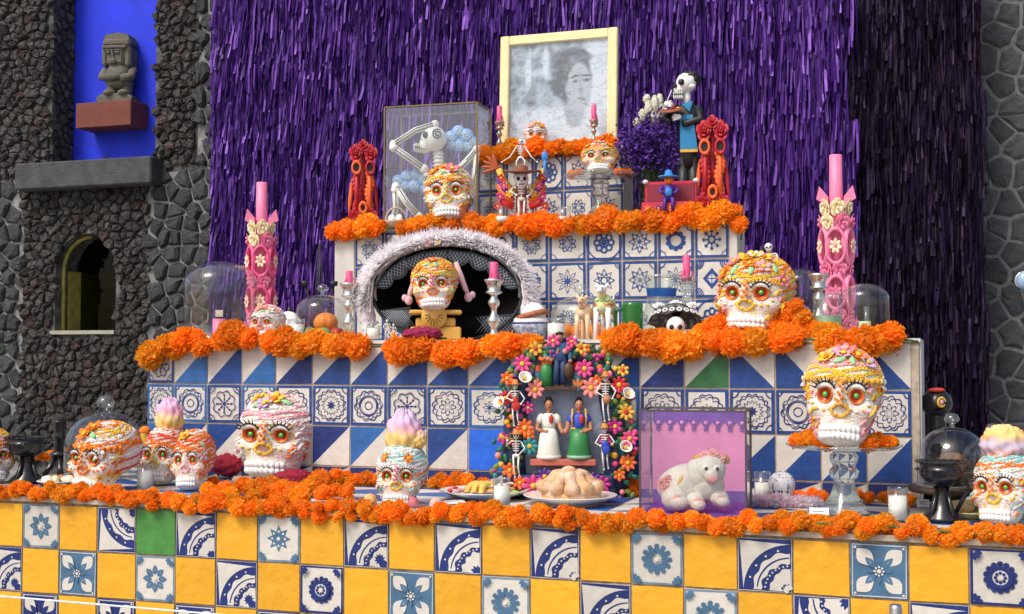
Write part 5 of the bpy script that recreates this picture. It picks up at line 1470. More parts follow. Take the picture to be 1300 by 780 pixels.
for nm, lb, px, py, r, c in (('red_apple', 'shiny red apple between the votive and the black goblet', 1163, 634, 11, (.42, .03, .03)), ('tomato', 'red tomato behind the handle of the black goblet', 1228, 628, 9, (.62, .07, .02)), ('tomato', 'red tomato hidden partly behind the black goblet', 1213, 627, 8, (.60, .08, .02))):
    p = base1(px, py); s = mpp(px, p.y)
    t = thing(nm, lb, nm.split('_')[-1], p, 0); b = MB(); b.ell((0, 0, r * s * .9), (r * s, r * s, r * s * .9), mat(nm + '_skin', c, .3, var=.2, scale=20), 18, 12); b.build('flesh', t)
    b = MB(); b.tube([(0, 0, r * s * 1.7), (.002, 0, r * s * 2.1)], .002, m_stem, 5); b.build('stalk', t)
p = base1(1176, 632); s = mpp(1176, p.y)
t = thing('sugar_cane', 'pale green sugar cane stick leaning on the apple', 'sugar cane', p, fcam(p))
b = MB(); b.tube([(-12 * s, 0, 14 * s), (12 * s, 0, 8 * s)], 4.5 * s, mat('cane', (.52, .58, .18), .5, var=.25, scale=60), 12); b.build('cane', t)
# ================================================================ TREE OF LIFE
yt = 4.16
p = Vector((at(717, 600, yt).x, yt, T1)); s = mpp(717, yt); zb = 450 + .485 / s       # pixel row of the table there
tree = thing('clay_tree_of_life', 'painted clay tree of life with two seated women, skeleton musicians and flowers', 'sculpture', p, fcam(p))
Q = lambda x, y, d=0.0: ((x - 717) * s, d, (zb - y) * s)
m_tcl = mat('clay_dark_blue', (.02, .035, .10), .6, var=.3)
m_tgrey = mat('clay_slate', (.34, .40, .52), .7, var=.2, scale=12, bump=.4, bscale=50)
m_tsh = mat('clay_terracotta', (.50, .13, .09), .55, var=.1); m_tdk = mat('clay_brown', (.075, .03, .015), .5)
m_skin = mat('clay_skin', (.42, .18, .09), .5); m_hair = mat('clay_hair', (.012, .010, .010), .4)
# arch frame
pts = [(655, 632), (652, 580), (655, 530), (662, 490), (676, 462), (698, 448), (717, 443), (737, 448), (757, 460), (772, 490), (779, 530), (782, 580), (780, 632)]
b = MB(); b.tube([Q(x, y, 0) for x, y in pts], [15 * s] * len(pts), m_tcl, 10); b.build('arch', tree)
b = MB(); b.prism([((x - 717) * s * .82, (zb - y - (0 if y > 600 else -2)) * s) for x, y in pts], .012, .03, m_tgrey); b.build('back_slab', tree)
b = MB(); b.box(Q(716, 616, -.01), (125 * s, .10, 30 * s), m_tcl, ch=.01); b.build('foot', tree)
b = MB(); b.box(Q(715, 585, -.028), (82 * s, .085, 8 * s), m_tsh, ch=.003); b.build('bench', tree)
b = MB(); b.box(Q(712, 493, -.03), (40 * s, .06, 5 * s), m_tdk, ch=.002); b.build('upper_ledge', tree)
def woman(x, y, top, skirt, hem, sash, seed, mirror=1):
    M = Mx(Q(x, y, -.035)); k = s
    b = MB(); loft(b, [(0, -4 * k, 0, 15 * k, 12 * k), (0, -4 * k, 4 * k, 15 * k, 12.5 * k), (0, -5 * k, 18 * k, 13 * k, 12 * k), (0, -4 * k, 32 * k, 11 * k, 11 * k), (0, 0, 38 * k, 8 * k, 7 * k)], skirt, 20, M); sk = b.build('skirt', tree)
    b = MB(); loft(b, [(0, -4 * k, .5 * k, 15.6 * k, 12.6 * k), (0, -4 * k, 5 * k, 15.5 * k, 13 * k)], hem, 20, M); b.build('hem', sk)
    b = MB(); loft(b, [(0, 0, 36 * k, 8 * k, 6.5 * k), (0, 0, 45 * k, 9 * k, 6 * k), (0, 0, 53 * k, 11 * k, 6 * k), (0, 0, 57 * k, 5 * k, 4 * k)], top, 16, M)
    for sg in (-1, 1): b.ell((sg * 10.5 * k, 0, 50 * k), (4.8 * k, 4.6 * k, 7 * k), top, 10, 8, M, rot=(0, R(-sg * 18), 0))
    b.build('blouse', tree)
    b = MB()
    for sg in (-1, 1):
        hx = sg * 3 if sg != mirror else sg * 21
        hy = 34 if sg != mirror else 34
        b.tube([(sg * 13 * k, 0, 46 * k), (sg * 15 * k, -4 * k, 37 * k), (hx * k, -11 * k if sg != mirror else -7 * k, hy * k)], [3.2 * k, 2.8 * k, 2.3 * k], m_skin, 8, M); b.ell((hx * k, (-11 if sg != mirror else -7) * k, hy * k), 3 * k, m_skin, 8, 6, M)
        b.build('arm', tree); b = MB()
    b.tube([(0, 0, 55 * k), (0, 0, 62 * k)], 3 * k, m_skin, 8, M); b.ell((0, -1 * k, 67 * k), (5.2 * k, 5.2 * k, 6.8 * k), m_skin, 14, 10, M); b.ell((0, -6.3 * k, 66 * k), (1 * k, 1.4 * k, 1.8 * k), m_skin, 6, 5, M); fc = b.build('head', tree)
    b = MB()
    for sg in (-1, 1): b.ell((sg * 2 * k, -5.6 * k, 68 * k), (1.1 * k, .7 * k, .7 * k), m_hair, 6, 4, M)
    b.ell((0, -5.8 * k, 63 * k), (1.8 * k, .7 * k, .7 * k), IC['red'], 6, 4, M); b.build('face_paint', fc)
    b = MB(); b.ell((0, 1.2 * k, 69.5 * k), (5.8 * k, 5.2 * k, 6 * k), m_hair, 12, 8, M); b.ell((0, 2 * k, 75 * k), (4 * k, 3.6 * k, 3 * k), m_hair, 10, 6, M); b.build('hair', fc)
    b = MB(); b.ell((3 * k, -7 * k, 50 * k), (3 * k, 1.5 * k, 6 * k), sash, 8, 6, M); b.build('heart_pendant', tree)
m_wd = mat('clay_white_dress', (.76, .74, .66), .55, var=.06, bump=.2, bscale=200); m_gn = mat('clay_green', (.03, .22, .06), .45); m_bl = mat('clay_blue', (.03, .07, .50), .45)
m_rd = mat('clay_red', (.55, .03, .02), .45)
woman(697, 581, m_wd, m_wd, m_wd, m_rd, 1, 1)
woman(735, 581, m_bl, m_gn, mat('clay_pale_green', (.25, .42, .30), .5), m_rd, 2, -1)
b = MB(); b.tube([Q(727, 541, -.045), Q(726, 530, -.052), Q(727, 518, -.05)], 1.2 * s, IC['gold'], 6); b.tube([Q(743, 541, -.045), Q(744, 530, -.052), Q(743, 518, -.05)], 1.2 * s, IC['gold'], 6); b.tube([Q(725, 543, -.046), Q(745, 543, -.046)], 1.4 * s, IC['gold'], 6); tag(b.build('yoke_trim', tree), kind='stuff')
def man(x, y, H, top, low, hat, arms):
    M = Mx(Q(x, y, -.035)); k = s * H / 62
    b = MB(); 
    if low is m_gn: loft(b, [(0, 0, 0, 8 * k, 6 * k), (0, 0, 20 * k, 8.5 * k, 6 * k), (0, 0, 34 * k, 7 * k, 5 * k)], low, 14, M)
    else:
        for sg in (-1, 1): b.tube([(sg * 4 * k, 0, 3 * k), (sg * 4 * k, 0, 18 * k), (sg * 3.4 * k, 0, 33 * k)], [4 * k, 3.6 * k, 4.4 * k], low, 10, M)
    b.build('lower_clothes', tree)
    b = MB(); loft(b, [(0, 0, 30 * k, 7.5 * k, 5 * k), (0, 0, 40 * k, 8.5 * k, 5.4 * k), (0, 0, 48 * k, 9.5 * k, 5 * k), (0, 0, 51 * k, 4 * k, 3 * k)], top, 14, M)
    for pts in arms: b.tube([(q[0] * k, q[1] * k, q[2] * k) for q in pts], [3.3 * k, 3 * k, 2.6 * k], top, 8, M)
    b.build('jacket', tree)
    b = MB(); b.tube([(0, 0, 49 * k), (0, 0, 54 * k)], 2.5 * k, m_skin, 8, M); b.ell((0, -.5 * k, 57 * k), (4.2 * k, 4.4 * k, 5.4 * k), m_skin, 12, 8, M); b.ell((0, -5 * k, 56.5 * k), (.9 * k, 1.2 * k, 1.5 * k), m_skin, 6, 5, M)
    for pts in arms: b.ell([c * k for c in pts[-1]], 2.8 * k, m_skin, 8, 6, M)
    h = b.build('head', tree)
    b = MB(); b.ell((0, .6 * k, 59.5 * k), (4.7 * k, 4.6 * k, 4.2 * k), m_hair, 10, 8, M)
    if hat: b.ell((0, 0, 61.5 * k), (6 * k, 6 * k, 1.2 * k), m_hair, 12, 6, M)
    b.build('hair', h)
man(694, 491, 56, mat('clay_orange', (.75, .13, .02), .5), m_gn, True, ([(-8, 0, 46), (-9, -4, 39), (2, -8, 38)], [(8, 0, 46), (9, -4, 39), (-2, -8, 40)]))
man(711, 491, 68, mat('clay_denim', (.035, .11, .26), .55), mat('clay_denim_dark', (.02, .05, .13), .55), True, ([(-9, 0, 46), (-11, -2, 38), (-10, -5, 31)], [(9, 0, 46), (12, -2, 38), (12, -5, 30)]))
b = MB(); b.ell(Q(722, 470, -.05), (7 * s, 4 * s, 10 * s), m_tdk, 12, 8); b.build('bag', tree)
b = MB(); b.box(Q(707, 490, -.042), (5 * s, 10 * s, 3 * s), m_tdk); b.build('shoe', tree)
b = MB(); b.box(Q(714, 490, -.042), (5 * s, 10 * s, 3 * s), m_tdk); b.build('shoe', tree)
for sx in (683, 734):
    b = MB(); b.lathe([(5 * s, -16 * s), (8 * s, -10 * s), (7 * s, 8 * s), (8 * s, 9 * s)], mat('clay_turq_vase', (.12, .30, .40), .5, var=.4, scale=80), 14, Mx(Q(sx, 480, -.02))); b.build('painted_vase', tree)
    b = MB(); b.lathe([(7.6 * s, 9 * s), (6 * s, 20 * s), (.001, 20 * s)], m_rd, 14, Mx(Q(sx, 480, -.02))); b.build('red_vase_top', tree)
    b = MB()
    for a in (-.5, 0, .5): b.ell(Q(sx + a * 9, 486, -.02 - 7.4 * s), (1.8 * s, 1.2 * s, 6 * s), IC['orange'], 6, 5, rot=(0, a, 0))
    tag(b.build('vase_leaf_paint', tree), kind='stuff')
# skeleton musicians, each a part with its hat and instrument
for x, y, H, hat, ins, arms in ((655, 540, 54, (.62, .22, .04), 'guitar_red', (((-.20, -.06, .66), (-.06, -.16, .60)), ((.22, -.04, .64), (.14, -.14, .52)))),
                                (656, 604, 56, (.55, .20, .05), 'trumpet', (((-.22, -.05, .70), (-.18, -.18, .84)), ((.20, -.05, .66), (.05, -.17, .50)))),
                                (768, 534, 58, (.60, .20, .03), 'drum', (((-.20, -.06, .64), (-.06, -.17, .56)), ((.22, -.06, .66), (.14, -.16, .50)))),
                                (767, 594, 54, (.58, .24, .04), 'guitar_blue', (((-.22, -.06, .62), (-.10, -.17, .56)), ((.22, -.06, .64), (.16, -.15, .60))))):
    M = Mx(Q(x, y, -.055)); h = H * s
    b = MB(); mini_skeleton(b, M, h, arms, (((-.05, -.06, .26), (-.02, -.02, .0)), ((.05, -.06, .26), (.08, -.02, .03)))); sk = b.build('skeleton_musician', tree)
    mh = mat('clay_hat_%d' % int(hat[1] * 100), hat, .6)
    b = MB(); b.lathe([(.0001, 1.09 * h), (.06 * h, 1.08 * h), (.075 * h, .99 * h), (.15 * h, .97 * h), (.16 * h, .985 * h), (.07 * h, .96 * h)], mh, 16, M); b.build('hat', sk)
    b = MB()
    if 'guitar' in ins:
        c = m_rd if 'red' in ins else m_bl
        b.ell((.02 * h, -.13 * h, .48 * h), (.10 * h, .03 * h, .12 * h), c, 12, 8, M); b.ell((-.0 * h, -.13 * h, .60 * h), (.08 * h, .03 * h, .09 * h), c, 12, 8, M); b.tube([(0, -.14 * h, .6 * h), (.1 * h, -.14 * h, .82 * h)], .014 * h, m_tdk, 6, M)
    elif ins == 'trumpet': b.tube([(-.05 * h, -.12 * h, .86 * h), (-.25 * h, -.18 * h, .9 * h), (-.36 * h, -.2 * h, .94 * h)], [.018 * h, .025 * h, .07 * h], IC['gold'], 10, M)
    else: b.lathe([(.0001, -.08 * h), (.08 * h, -.08 * h), (.09 * h, .08 * h), (.0001, .08 * h)], m_skin, 12, M @ Mx((.02 * h, -.16 * h, .48 * h), (R(70), 0, 0)))
    b.build('instrument', sk)
# flowers and leaves around the arch
FC = ['pink', 'orange', 'red', 'magenta', 'yellow', 'lilac', 'aqua', 'lpink']
mfl = {'pink': mat('fl_pink', (.72, .06, .25), .5), 'orange': mat('fl_orange', (.78, .14, .02), .5), 'red': mat('fl_red', (.58, .02, .03), .5), 'magenta': mat('fl_magenta', (.50, .02, .22), .5), 'yellow': mat('fl_yellow', (.75, .42, .04), .5), 'lilac': mat('fl_purple', (.12, .04, .32), .5), 'aqua': mat('fl_teal', (.01, .25, .26), .5), 'lpink': mat('fl_salmon', (.80, .25, .22), .5)}
big = [(664, 462, 12, 'pink'), (742, 468, 12, 'pink'), (750, 492, 13, 'lpink'), (680, 494, 12, 'lpink'), (667, 542, 12, 'orange'), (673, 565, 11, 'aqua'), (643, 505, 10, 'red'), (785, 488, 11, 'red'), (794, 522, 11, 'yellow'), (796, 585, 11, 'orange'), (798, 555, 11, 'pink'), (678, 614, 15, 'pink'), (719, 608, 17, 'pink'), (752, 607, 11, 'lilac'), (692, 602, 11, 'lilac'), (780, 540, 10, 'magenta'), (648, 595, 10, 'orange'), (661, 610, 9, 'orange'), (763, 612, 12, 'magenta'), (768, 556, 9, 'magenta'), (703, 433, 9, 'pink'), (726, 434, 8, 'pink'), (738, 442, 8, 'yellow'), (681, 443, 9, 'yellow'), (757, 484, 9, 'orange'), (671, 517, 8, 'magenta'), (640, 555, 8, 'magenta'), (672, 550, 8, 'orange'), (645, 480, 9, 'orange'), (785, 600, 8, 'orange'), (790, 470, 8, 'yellow'), (740, 615, 9, 'lpink'), (700, 620, 9, 'red')]
for x, y, r, c in big:
    b = MB(); b.flower(Q(x, y, -.066 if y > 598 else -.052), 8 if r > 10 else 6, r * s, mfl[c], mfl['yellow' if c != 'yellow' else 'red'], cr=.28); b.build('clay_flower', tree)
for x, y, f in ((637, 512, -.6), (795, 501, .5), (792, 567, .3), (667, 481, .2)):
    b = MB(); b.lathe([(.001, -8 * s), (2 * s, -5 * s), (6 * s, 2 * s), (8.5 * s, 6 * s), (7.5 * s, 6 * s), (2 * s, -1 * s)], m_wd, 14, Mx(Q(x, y, -.055), (R(60), 0, f), (1, 1, 1))); b.tube([(0, 0, -4 * s), (0, 0, 6 * s)], 1.5 * s, IC['yellow'], 6, Mx(Q(x, y, -.055), (R(60), 0, f))); b.build('calla_lily', tree)
rs = random.Random(12); mleaf = [mat('cl_leaf', (.02, .10, .03), .5), mat('cl_leaf2', (.14, .20, .03), .5), mat('cl_leaf3', (.01, .13, .10), .5)]
for i in range(280):
    u = rs.random() * (len(pts) - 1); j = int(u); a, c = pts[j], pts[min(j + 1, len(pts) - 1)]
    x, y = lerp(a[0], c[0], u - j) + rs.uniform(-19, 19) + (-9 if a[0] < 700 else 9) , lerp(a[1], c[1], u - j) + rs.uniform(-6, 8)
    if y > 630: continue
    if 676 < x < 758 and 455 < y < 590: continue
    b = MB()
    if i % 3: b.ell((0, 0, 0), (rs.uniform(4, 6.5) * s, 2 * s, rs.uniform(2.8, 4) * s), mleaf[i % 2 if i % 5 else 2], 8, 5, Mx(Q(x, y, -.036 - rs.uniform(0, .012)), (0, rs.uniform(0, 3), 0))); b.build('clay_leaf', tree)
    else: b.ell(Q(x, y, -.045), rs.uniform(2.6, 4.4) * s, mfl[FC[i % 8]], 8, 6); b.build('clay_berry', tree)
# ================================================================ OBJECTS ON THE MIDDLE STEP
Z2, Z3, Z4 = T2 + .003, T3 + .003, T4 + .003
def O2(px, Y): return Vector((at(px, 430, Y).x, Y, Z2))
def hz(px, py, Y, Z): return at(px, py, Y).z - Z
# tall dome with pink candle
p = O2(280, 4.52); s = mpp(280, 4.52)
cloche('tall glass dome over a pink candle at the left of the middle step', p, 46 * s, hz(280, 332, 4.52, Z2), False, True)
t = thing('pink_candle', 'short pink candle stub with a paper tag inside the tall left dome', 'candle', p + Vector((.005, -.02, 0)), fcam(p))
b = MB(); h = hz(282, 405, 4.5, Z2); b.lathe([(.0001, 0), (.026, 0), (.026, h), (.0001, h - .004)], m_pinkl, 20); b.build('wax', t)
b = MB(); b.tube([(0, 0, h), (0, 0, h + .01)], .0015, m_lash, 5); b.build('wick', t)
b = MB(); b.box((0, 0, h + .006), (.042, .03, .004), m_lash); b.box((0, 0, h + .022), (.03, .012, .028), mat('tag_paper', (.7, .62, .45), .7)); b.build('tag', t)
# ornate pink candles
for px, top, Y, seed, lb in ((331, 232, 4.72, 1, 'ornate pink wax candle with cream blossoms, left of the purple fringe step'), (1063, 197, 4.74, 2, 'ornate pink wax candle with looped leaves at the right by the dark fringe')):
    p = O2(px, Y); o = ornate_candle(lb, p, hz(px, top, Y, Z2), fcam(p), m_pink if seed == 1 else m_pinkl, m_pinkl, m_creamw, m_pinkl, seed); o.scale = (.80, .8, 1)
k_red = mat('red_wax_base', (.55, .02, .05), .45)
# small skull and white things
p = O2(340, 4.44); s = mpp(340, p.y)
sugar_skull('small white sugar skull with pastel flowers beside the tall left dome', p + Vector((0, 0, .0)), 43 * s, fcam(p) - R(25), 21, ['white', 'white', 'lpink', 'white'], side=('lpink', None, 'pink'), nose='pink', brow='green', bridge='pink', sz=1.0, dens=.9, rowr=.024,
            top=[('pink', .1, 1.1, .16), ('lpink', -.5, .95, .14), ('white', .6, .9, .14), ('green', 0, .8, .1), ('yellow', -.9, 1.1, .12), ('lpink', 1.2, .9, .13)])
t = thing('white_gourd', 'smooth white gourd behind the small skull on the middle step', 'gourd', O2(366, 4.62), 0)
b = MB(); b.ell((0, 0, .06), (.055, .055, .065), m_sugarw, 20, 14); b.build('shell', t); b = MB(); b.tube([(0, 0, .12), (.004, 0, .14)], [.006, .004], m_stem, 6); b.build('stalk', t)
def J2(px, Y, w, top, label, **k):
    p = O2(px, Y); s = mpp(px, Y); return jar_candle(label, p, w * s / 2, hz(px, top, Y, Z2), **k)
J2(376, 4.42, 22, 405, 'white votive candle left of the fruit dome')
J2(474, 4.40, 18, 414, 'little white votive candle beside the skeleton couple', fill=.85)
J2(706, 4.42, 24, 404, 'cream votive candle right of the painted bowl')
# fruit dome
p = O2(409, 4.50); s = mpp(409, 4.5)
cloche('glass dome over fruit left of the feathered hat', p, 33 * s, hz(409, 374, 4.5, Z2), True, True)
m_or = mat('orange_peel', (.80, .22, .02), .45, var=.12, scale=30, bump=.2, bscale=200)
def fruit(nm, lb, cat, p, r, m, ribs=0, sq=.88):
    t = thing(nm, lb, cat, p, rnd(0, 3)); b = MB()
    if ribs:
        v, f = _sphere(32, 16); b.add([(x * r * (1 + .07 * math.cos(ribs * math.atan2(y, x))), y * r * (1 + .07 * math.cos(ribs * math.atan2(y, x))), z * r * sq + r * sq) for x, y, z in v], f, m)
    else: b.ell((0, 0, r * sq), (r, r, r * sq), m, 20, 14)
    b.build('flesh', t); b = MB(); b.tube([(0, 0, r * sq * 1.9), (.003, 0, r * sq * 1.9 + r * .25)], r * .08, m_stem, 6); b.build('stalk', t)
fruit('pumpkin', 'small orange pumpkin at the back of the fruit dome', 'pumpkin', p + Vector((0, .03, .03)), .048, m_or, 8)
m_av = mat('green_mango', (.22, .36, .10), .45, var=.2, scale=20)
fruit('mango', 'green mango at the left front of the fruit dome', 'mango', p + Vector((-.035, -.045, 0)), .032, m_av); fruit('mango', 'green mango at the right front of the fruit dome', 'mango', p + Vector((.035, -.055, 0)), .030, m_av)
fruit('tomato', 'red pepper-like tomato at the right of the fruit dome', 'tomato', p + Vector((.066, .0, 0)), .030, mat('tomato_skin2', (.5, .05, .03), .4), 4)
# black wrought iron tower
p = O2(405, 4.74); t = thing('iron_candelabra', 'thin black wrought iron candelabra against the fringe left of the upper step', 'candelabra', p, fcam(p)); m_iron = mat('black_iron', (.010, .010, .011), .5)
h = hz(407, 308, 4.74, Z2)
b = MB(); b.tube([(0, 0, 0), (0, 0, h * .55), (.004, 0, h)], [.006, .005, .002], m_iron, 6); b.lathe([(.05, 0), (.05, .01), (.006, .02)], m_iron, 16); b.build('shaft', t)
for sg in (-1, 1):
    b = MB(); b.tube([(0, 0, h * .4), (sg * .04, 0, h * .42), (sg * .06, 0, h * .56)], .005, m_iron, 6); b.lathe([(.0001, 0), (.015, .0), (.018, .02), (.012, .02)], m_iron, 12, Mx((sg * .06, 0, h * .56))); b.build('arm', t)
    b = MB(); b.tube([(sg * .03, 0, 0), (sg * .012, 0, h * .6), (0, 0, h * .98)], .003, m_iron, 5)
    for k in range(4): b.tube([(-.02 * (1 - k * .2), 0, h * (.62 + k * .08)), (.02 * (1 - k * .2), 0, h * (.65 + k * .08))], .002, m_iron, 4)
    b.build('lattice', t)
def CS(px, Y, stick_top, candle_top, rc, label, m=None, mc=None):
    p = O2(px, Y); h = hz(px, stick_top, Y, Z2); return candlestick(label, p, h, (hz(px, candle_top, Y, Z2) - h) if candle_top else 0, rc, m, mc)
CS(443, 4.42, 360, 344, .0145, 'silver candlestick with a burnt-down pink candle, left of the feathered hat')
CS(627, 4.38, 355, 333, .0155, 'silver candlestick with a short pink candle in front of the hat brim')
CS(872, 4.56, 352, 324, .014, 'glass candlestick with a pink candle behind the small black-hatted skull', G_solid)
CS(1040, 4.44, 348, None, .014, 'empty silver candlestick to the right of the big flowered skull')
# skeleton couple
t = thing('skeleton_couple', 'tiny white skeleton couple standing between votive and gold pedestal', 'figurine', O2(494, 4.36), fcam(O2(494, 4.36)))
for x, h_ in ((-.008, .078), (.016, .062)):
    b = MB(); mini_skeleton(b, Mx((x, 0, .0)), h_, (((-.18, -.03, .62), (-.05, -.14, .56)), ((.18, -.03, .62), (.05, -.14, .56)))); sk = b.build('skeleton', t)
b = MB(); loft(b, [(.016, 0, 0, .013, .011), (.016, 0, .03, .007, .006)], IC['orange'], 12); b.build('skirt', t)
b = MB(); b.box((.034, 0, .012), (.010, .008, .024), m_bl); b.build('suitcase', t)
# ---- feathered hat standing on its brim
yh = 4.62; p = O2(568, yh); s = mpp(568, yh); zb = 450 - (Z2 - CAMZ) / s
hat = thing('feathered_hat', 'huge black lace hat edged with white feathers framing a skull', 'hat', p, fcam(p))
Q = lambda x, y, d=0.0: ((x - 568) * s, d, (zb - y) * s)
m_felt = mat('black_velvet', (.005, .0045, .005), .95, spec=.1)
m_lace = mat('charcoal_lace', (.030, .034, .042), .8); m_lacel = mat('pale_net', (.36, .40, .47), .8)
def ell_pt(cx, cy, rx, ry, a): return (cx + rx * math.sin(a), cy - ry * math.cos(a))
def hat_ring(u, n=48):          # u=0 rim, 1 crown bottom
    out = []
    for k in range(n):
        a = 2 * PI * k / n; x, y = ell_pt(568, lerp(372, 376, u), lerp(94, 46, u), lerp(62, 30, u), a)
        out.append(Q(x, y, lerp(-.055 + .02 * math.cos(a), .11, u ** .8)))
    return out
b = MB(); v = []; f = []
for i in range(7): v += hat_ring(i / 6)
for i in range(6):
    for k in range(48): f.append((i * 48 + k, i * 48 + (k + 1) % 48, (i + 1) * 48 + (k + 1) % 48, (i + 1) * 48 + k))
f.append(tuple(6 * 48 + k for k in range(48))); b.add(v, f, m_felt); b.build('brim', hat)
b = MB(); b.tube([Vector(q) + Vector((0, .002, 0)) for q in hat_ring(0)] + [Vector(hat_ring(0)[0]) + Vector((0, .002, 0))], .006, m_lace, 6); b.build('rim_wire', hat)
# lace scallops under the upper rim
for k in range(8):
    a = -1.19 + k * .34; x, y = ell_pt(568, 371, 92, 60, a); r = 17 if abs(a) < 1.1 else 14
    M = Mx(Q(x - 3 * math.sin(a), y + 5 * math.cos(a) + 3, -.062), (0, a * .75, 0))
    b = MB(); b.prism([(r * s * math.cos(PI + PI * j / 12), r * 1.15 * s * math.sin(PI + PI * j / 12)) for j in range(13)], 0, .002, m_lace, M); sc_ = b.build('lace_scallop', hat)
    b = MB()
    for j in range(-3, 4):
        for dr in (-1, 1):
            pts_ = []
            for q in range(9):
                u = -1 + q / 4; xx, zz = (j * 4.6 + dr * u * 7) , -7 - u * 9
                if math.hypot(xx / r, zz / (r * 1.15)) < .9 and zz < -1: pts_.append((xx * s, -.0012, zz * s))
            if len(pts_) > 1: b.tube(pts_, .0011, m_lacel, 4, M)
    if b.v: tag(b.build('lace_net', sc_), kind='stuff')
# hanging net at the lower rim
for cx, cy, w in ((506, 404, 16), (634, 412, 26)):
    b = MB(); b.prism([((cx - 568 - w) * s, (zb - cy + 10) * s), ((cx - 568 + w) * s, (zb - cy + 14) * s), ((cx - 568 + w * .8) * s, (zb - cy - 14) * s), ((cx - 568 - w * .6) * s, (zb - cy - 18) * s)], -.058, -.056, m_lace); n_ = b.build('net_flounce', hat)
    b = MB()
    for j in range(-5, 6):
        for dr in (-1, 1): b.tube([Q(cx + j * w / 6 - dr * 8, cy - 9, -.0595), Q(cx + j * w / 6 + dr * 8, cy + 11, -.0595)], .0011, m_lacel, 4)
    tag(b.build('lace_net', n_), kind='stuff')
rs = random.Random(4)
pa = [Q(*ell_pt(568, 372, 97, 66, a), -.03) for a in [-1.75 + k * .18 for k in range(20)]]
m_fe1 = translucent(mat('ostrich_white', (.95, .94, .95), .9, island=.03), .5); m_fe2 = translucent(mat('ostrich_blush', (.94, .82, .86), .9, island=.04), .5)
b = MB(); b.tube(pa, .024, m_fe1, 10); b.build('boa_core', hat)
feathers(hat, pa, .066, 10000, [m_fe1] * 6 + [m_fe2], (0, -.012, -.04), 7, 'feather_boa', Q(568, 400, -.03))
feathers(hat, [Q(476, 352, -.04), Q(474, 378, -.045), Q(478, 404, -.05)], .048, 3600, [m_fe1] * 4 + [m_fe2], (0, -.01, -.06), 8, 'feather_boa', Q(568, 372, -.03))
feathers(hat, [Q(660, 352, -.04), Q(664, 372, -.045), Q(660, 388, -.05)], .04, 2000, [m_fe1] * 4 + [m_fe2], (0, -.01, -.06), 9, 'feather_boa', Q(568, 372, -.03))
b = MB(); b.rose(Q(543, 311, -.075), .016, IC['lpink']); b.build('pink_rosette', hat)
b = MB(); b.rose(Q(556, 310, -.075), .012, IC['yellow']); b.build('yellow_rosette', hat)
m_rib = mat('pink_ribbon', (.72, .42, .46), .6, sheen=.3)
for sg, pts_ in ((-1, [(538, 335), (530, 352), (522, 372), (520, 380)]), (1, [(578, 335), (584, 352), (590, 368), (594, 376)])):
    b = MB(); b.tube([Q(x, y, -.11) for x, y in pts_], [.008, .012, .010, .007], m_rib, 8); b.build('ribbon_tail', hat)
    b = MB(); b.ell(Q(pts_[-1][0], pts_[-1][1] + 3, -.112), (.016, .012, .018), m_rib, 10, 8); b.ell(Q(pts_[-1][0] + sg * 5, pts_[-1][1], -.108), (.012, .01, .014), m_rib, 10, 8); b.build('ribbon_tassel', hat)
# gold pedestal and its skull
yp = 4.45; p = O2(553, yp); s2 = mpp(553, yp); zb2 = 450 - (Z2 - CAMZ) / s2
ped = thing('gold_pedestal', 'ochre clay pedestal with sun disc under the skull in the hat', 'pedestal', p, fcam(p))
m_och = mat('ochre_clay', (.66, .36, .07), .5, var=.1, scale=14)
hp_ = hz(553, 394, yp, Z2)
b = MB(); b.box((0, 0, hp_ * .22), (64 * s2, .13, hp_ * .44), m_och, ch=.006); b.box((0, 0, hp_ * .58), (50 * s2, .11, hp_ * .3), m_och, ch=.006); b.box((0, 0, hp_ * .92), (66 * s2, .14, hp_ * .14), m_och, ch=.005); b.build('block', ped)
b = MB(); b.lathe([(.0001, .006), (15 * s2, .006), (16 * s2, 0)], m_och, 24, Mx((-2 * s2, -.074, hp_ * .78), (R(90), 0, 0))); sd_ = b.build('sun_disc', ped)
b = MB()
for k in range(9): a = PI + PI * k / 8; b.tube([(-2 * s2 + 5 * s2 * math.cos(a), -.081, hp_ * .82 + 5 * s2 * math.sin(a)), (-2 * s2 + 12 * s2 * math.cos(a), -.081, hp_ * .82 + 12 * s2 * math.sin(a))], .0016, m_tdk, 4)
tag(b.build('sun_rays', sd_), kind='stuff')
sugar_skull('sugar skull with yellow and orange icing under the feathered hat', p + Vector((0, -.01, hp_ + .001)), 62 * s2, fcam(p) - R(6), 22, ['yellow', 'orange', 'yellow', 'orange', 'green'], side=('red', 'lilac', 'orange', 'yellow'), nose='orange', brow='orange', bridge='magenta', sz=1.0, chin='red', top=[('red', 0, 1.2, .12), ('green', .2, .95, .1), ('green', -.3, 1.0, .1), ('orange', .8, .8, .1), ('orange', -.8, .8, .1)])
p = O2(536, 4.30); cockscomb('magenta velvety cockscomb flower before the gold pedestal', p, .072, .045, .026, m_mag, 11, fcam(p))
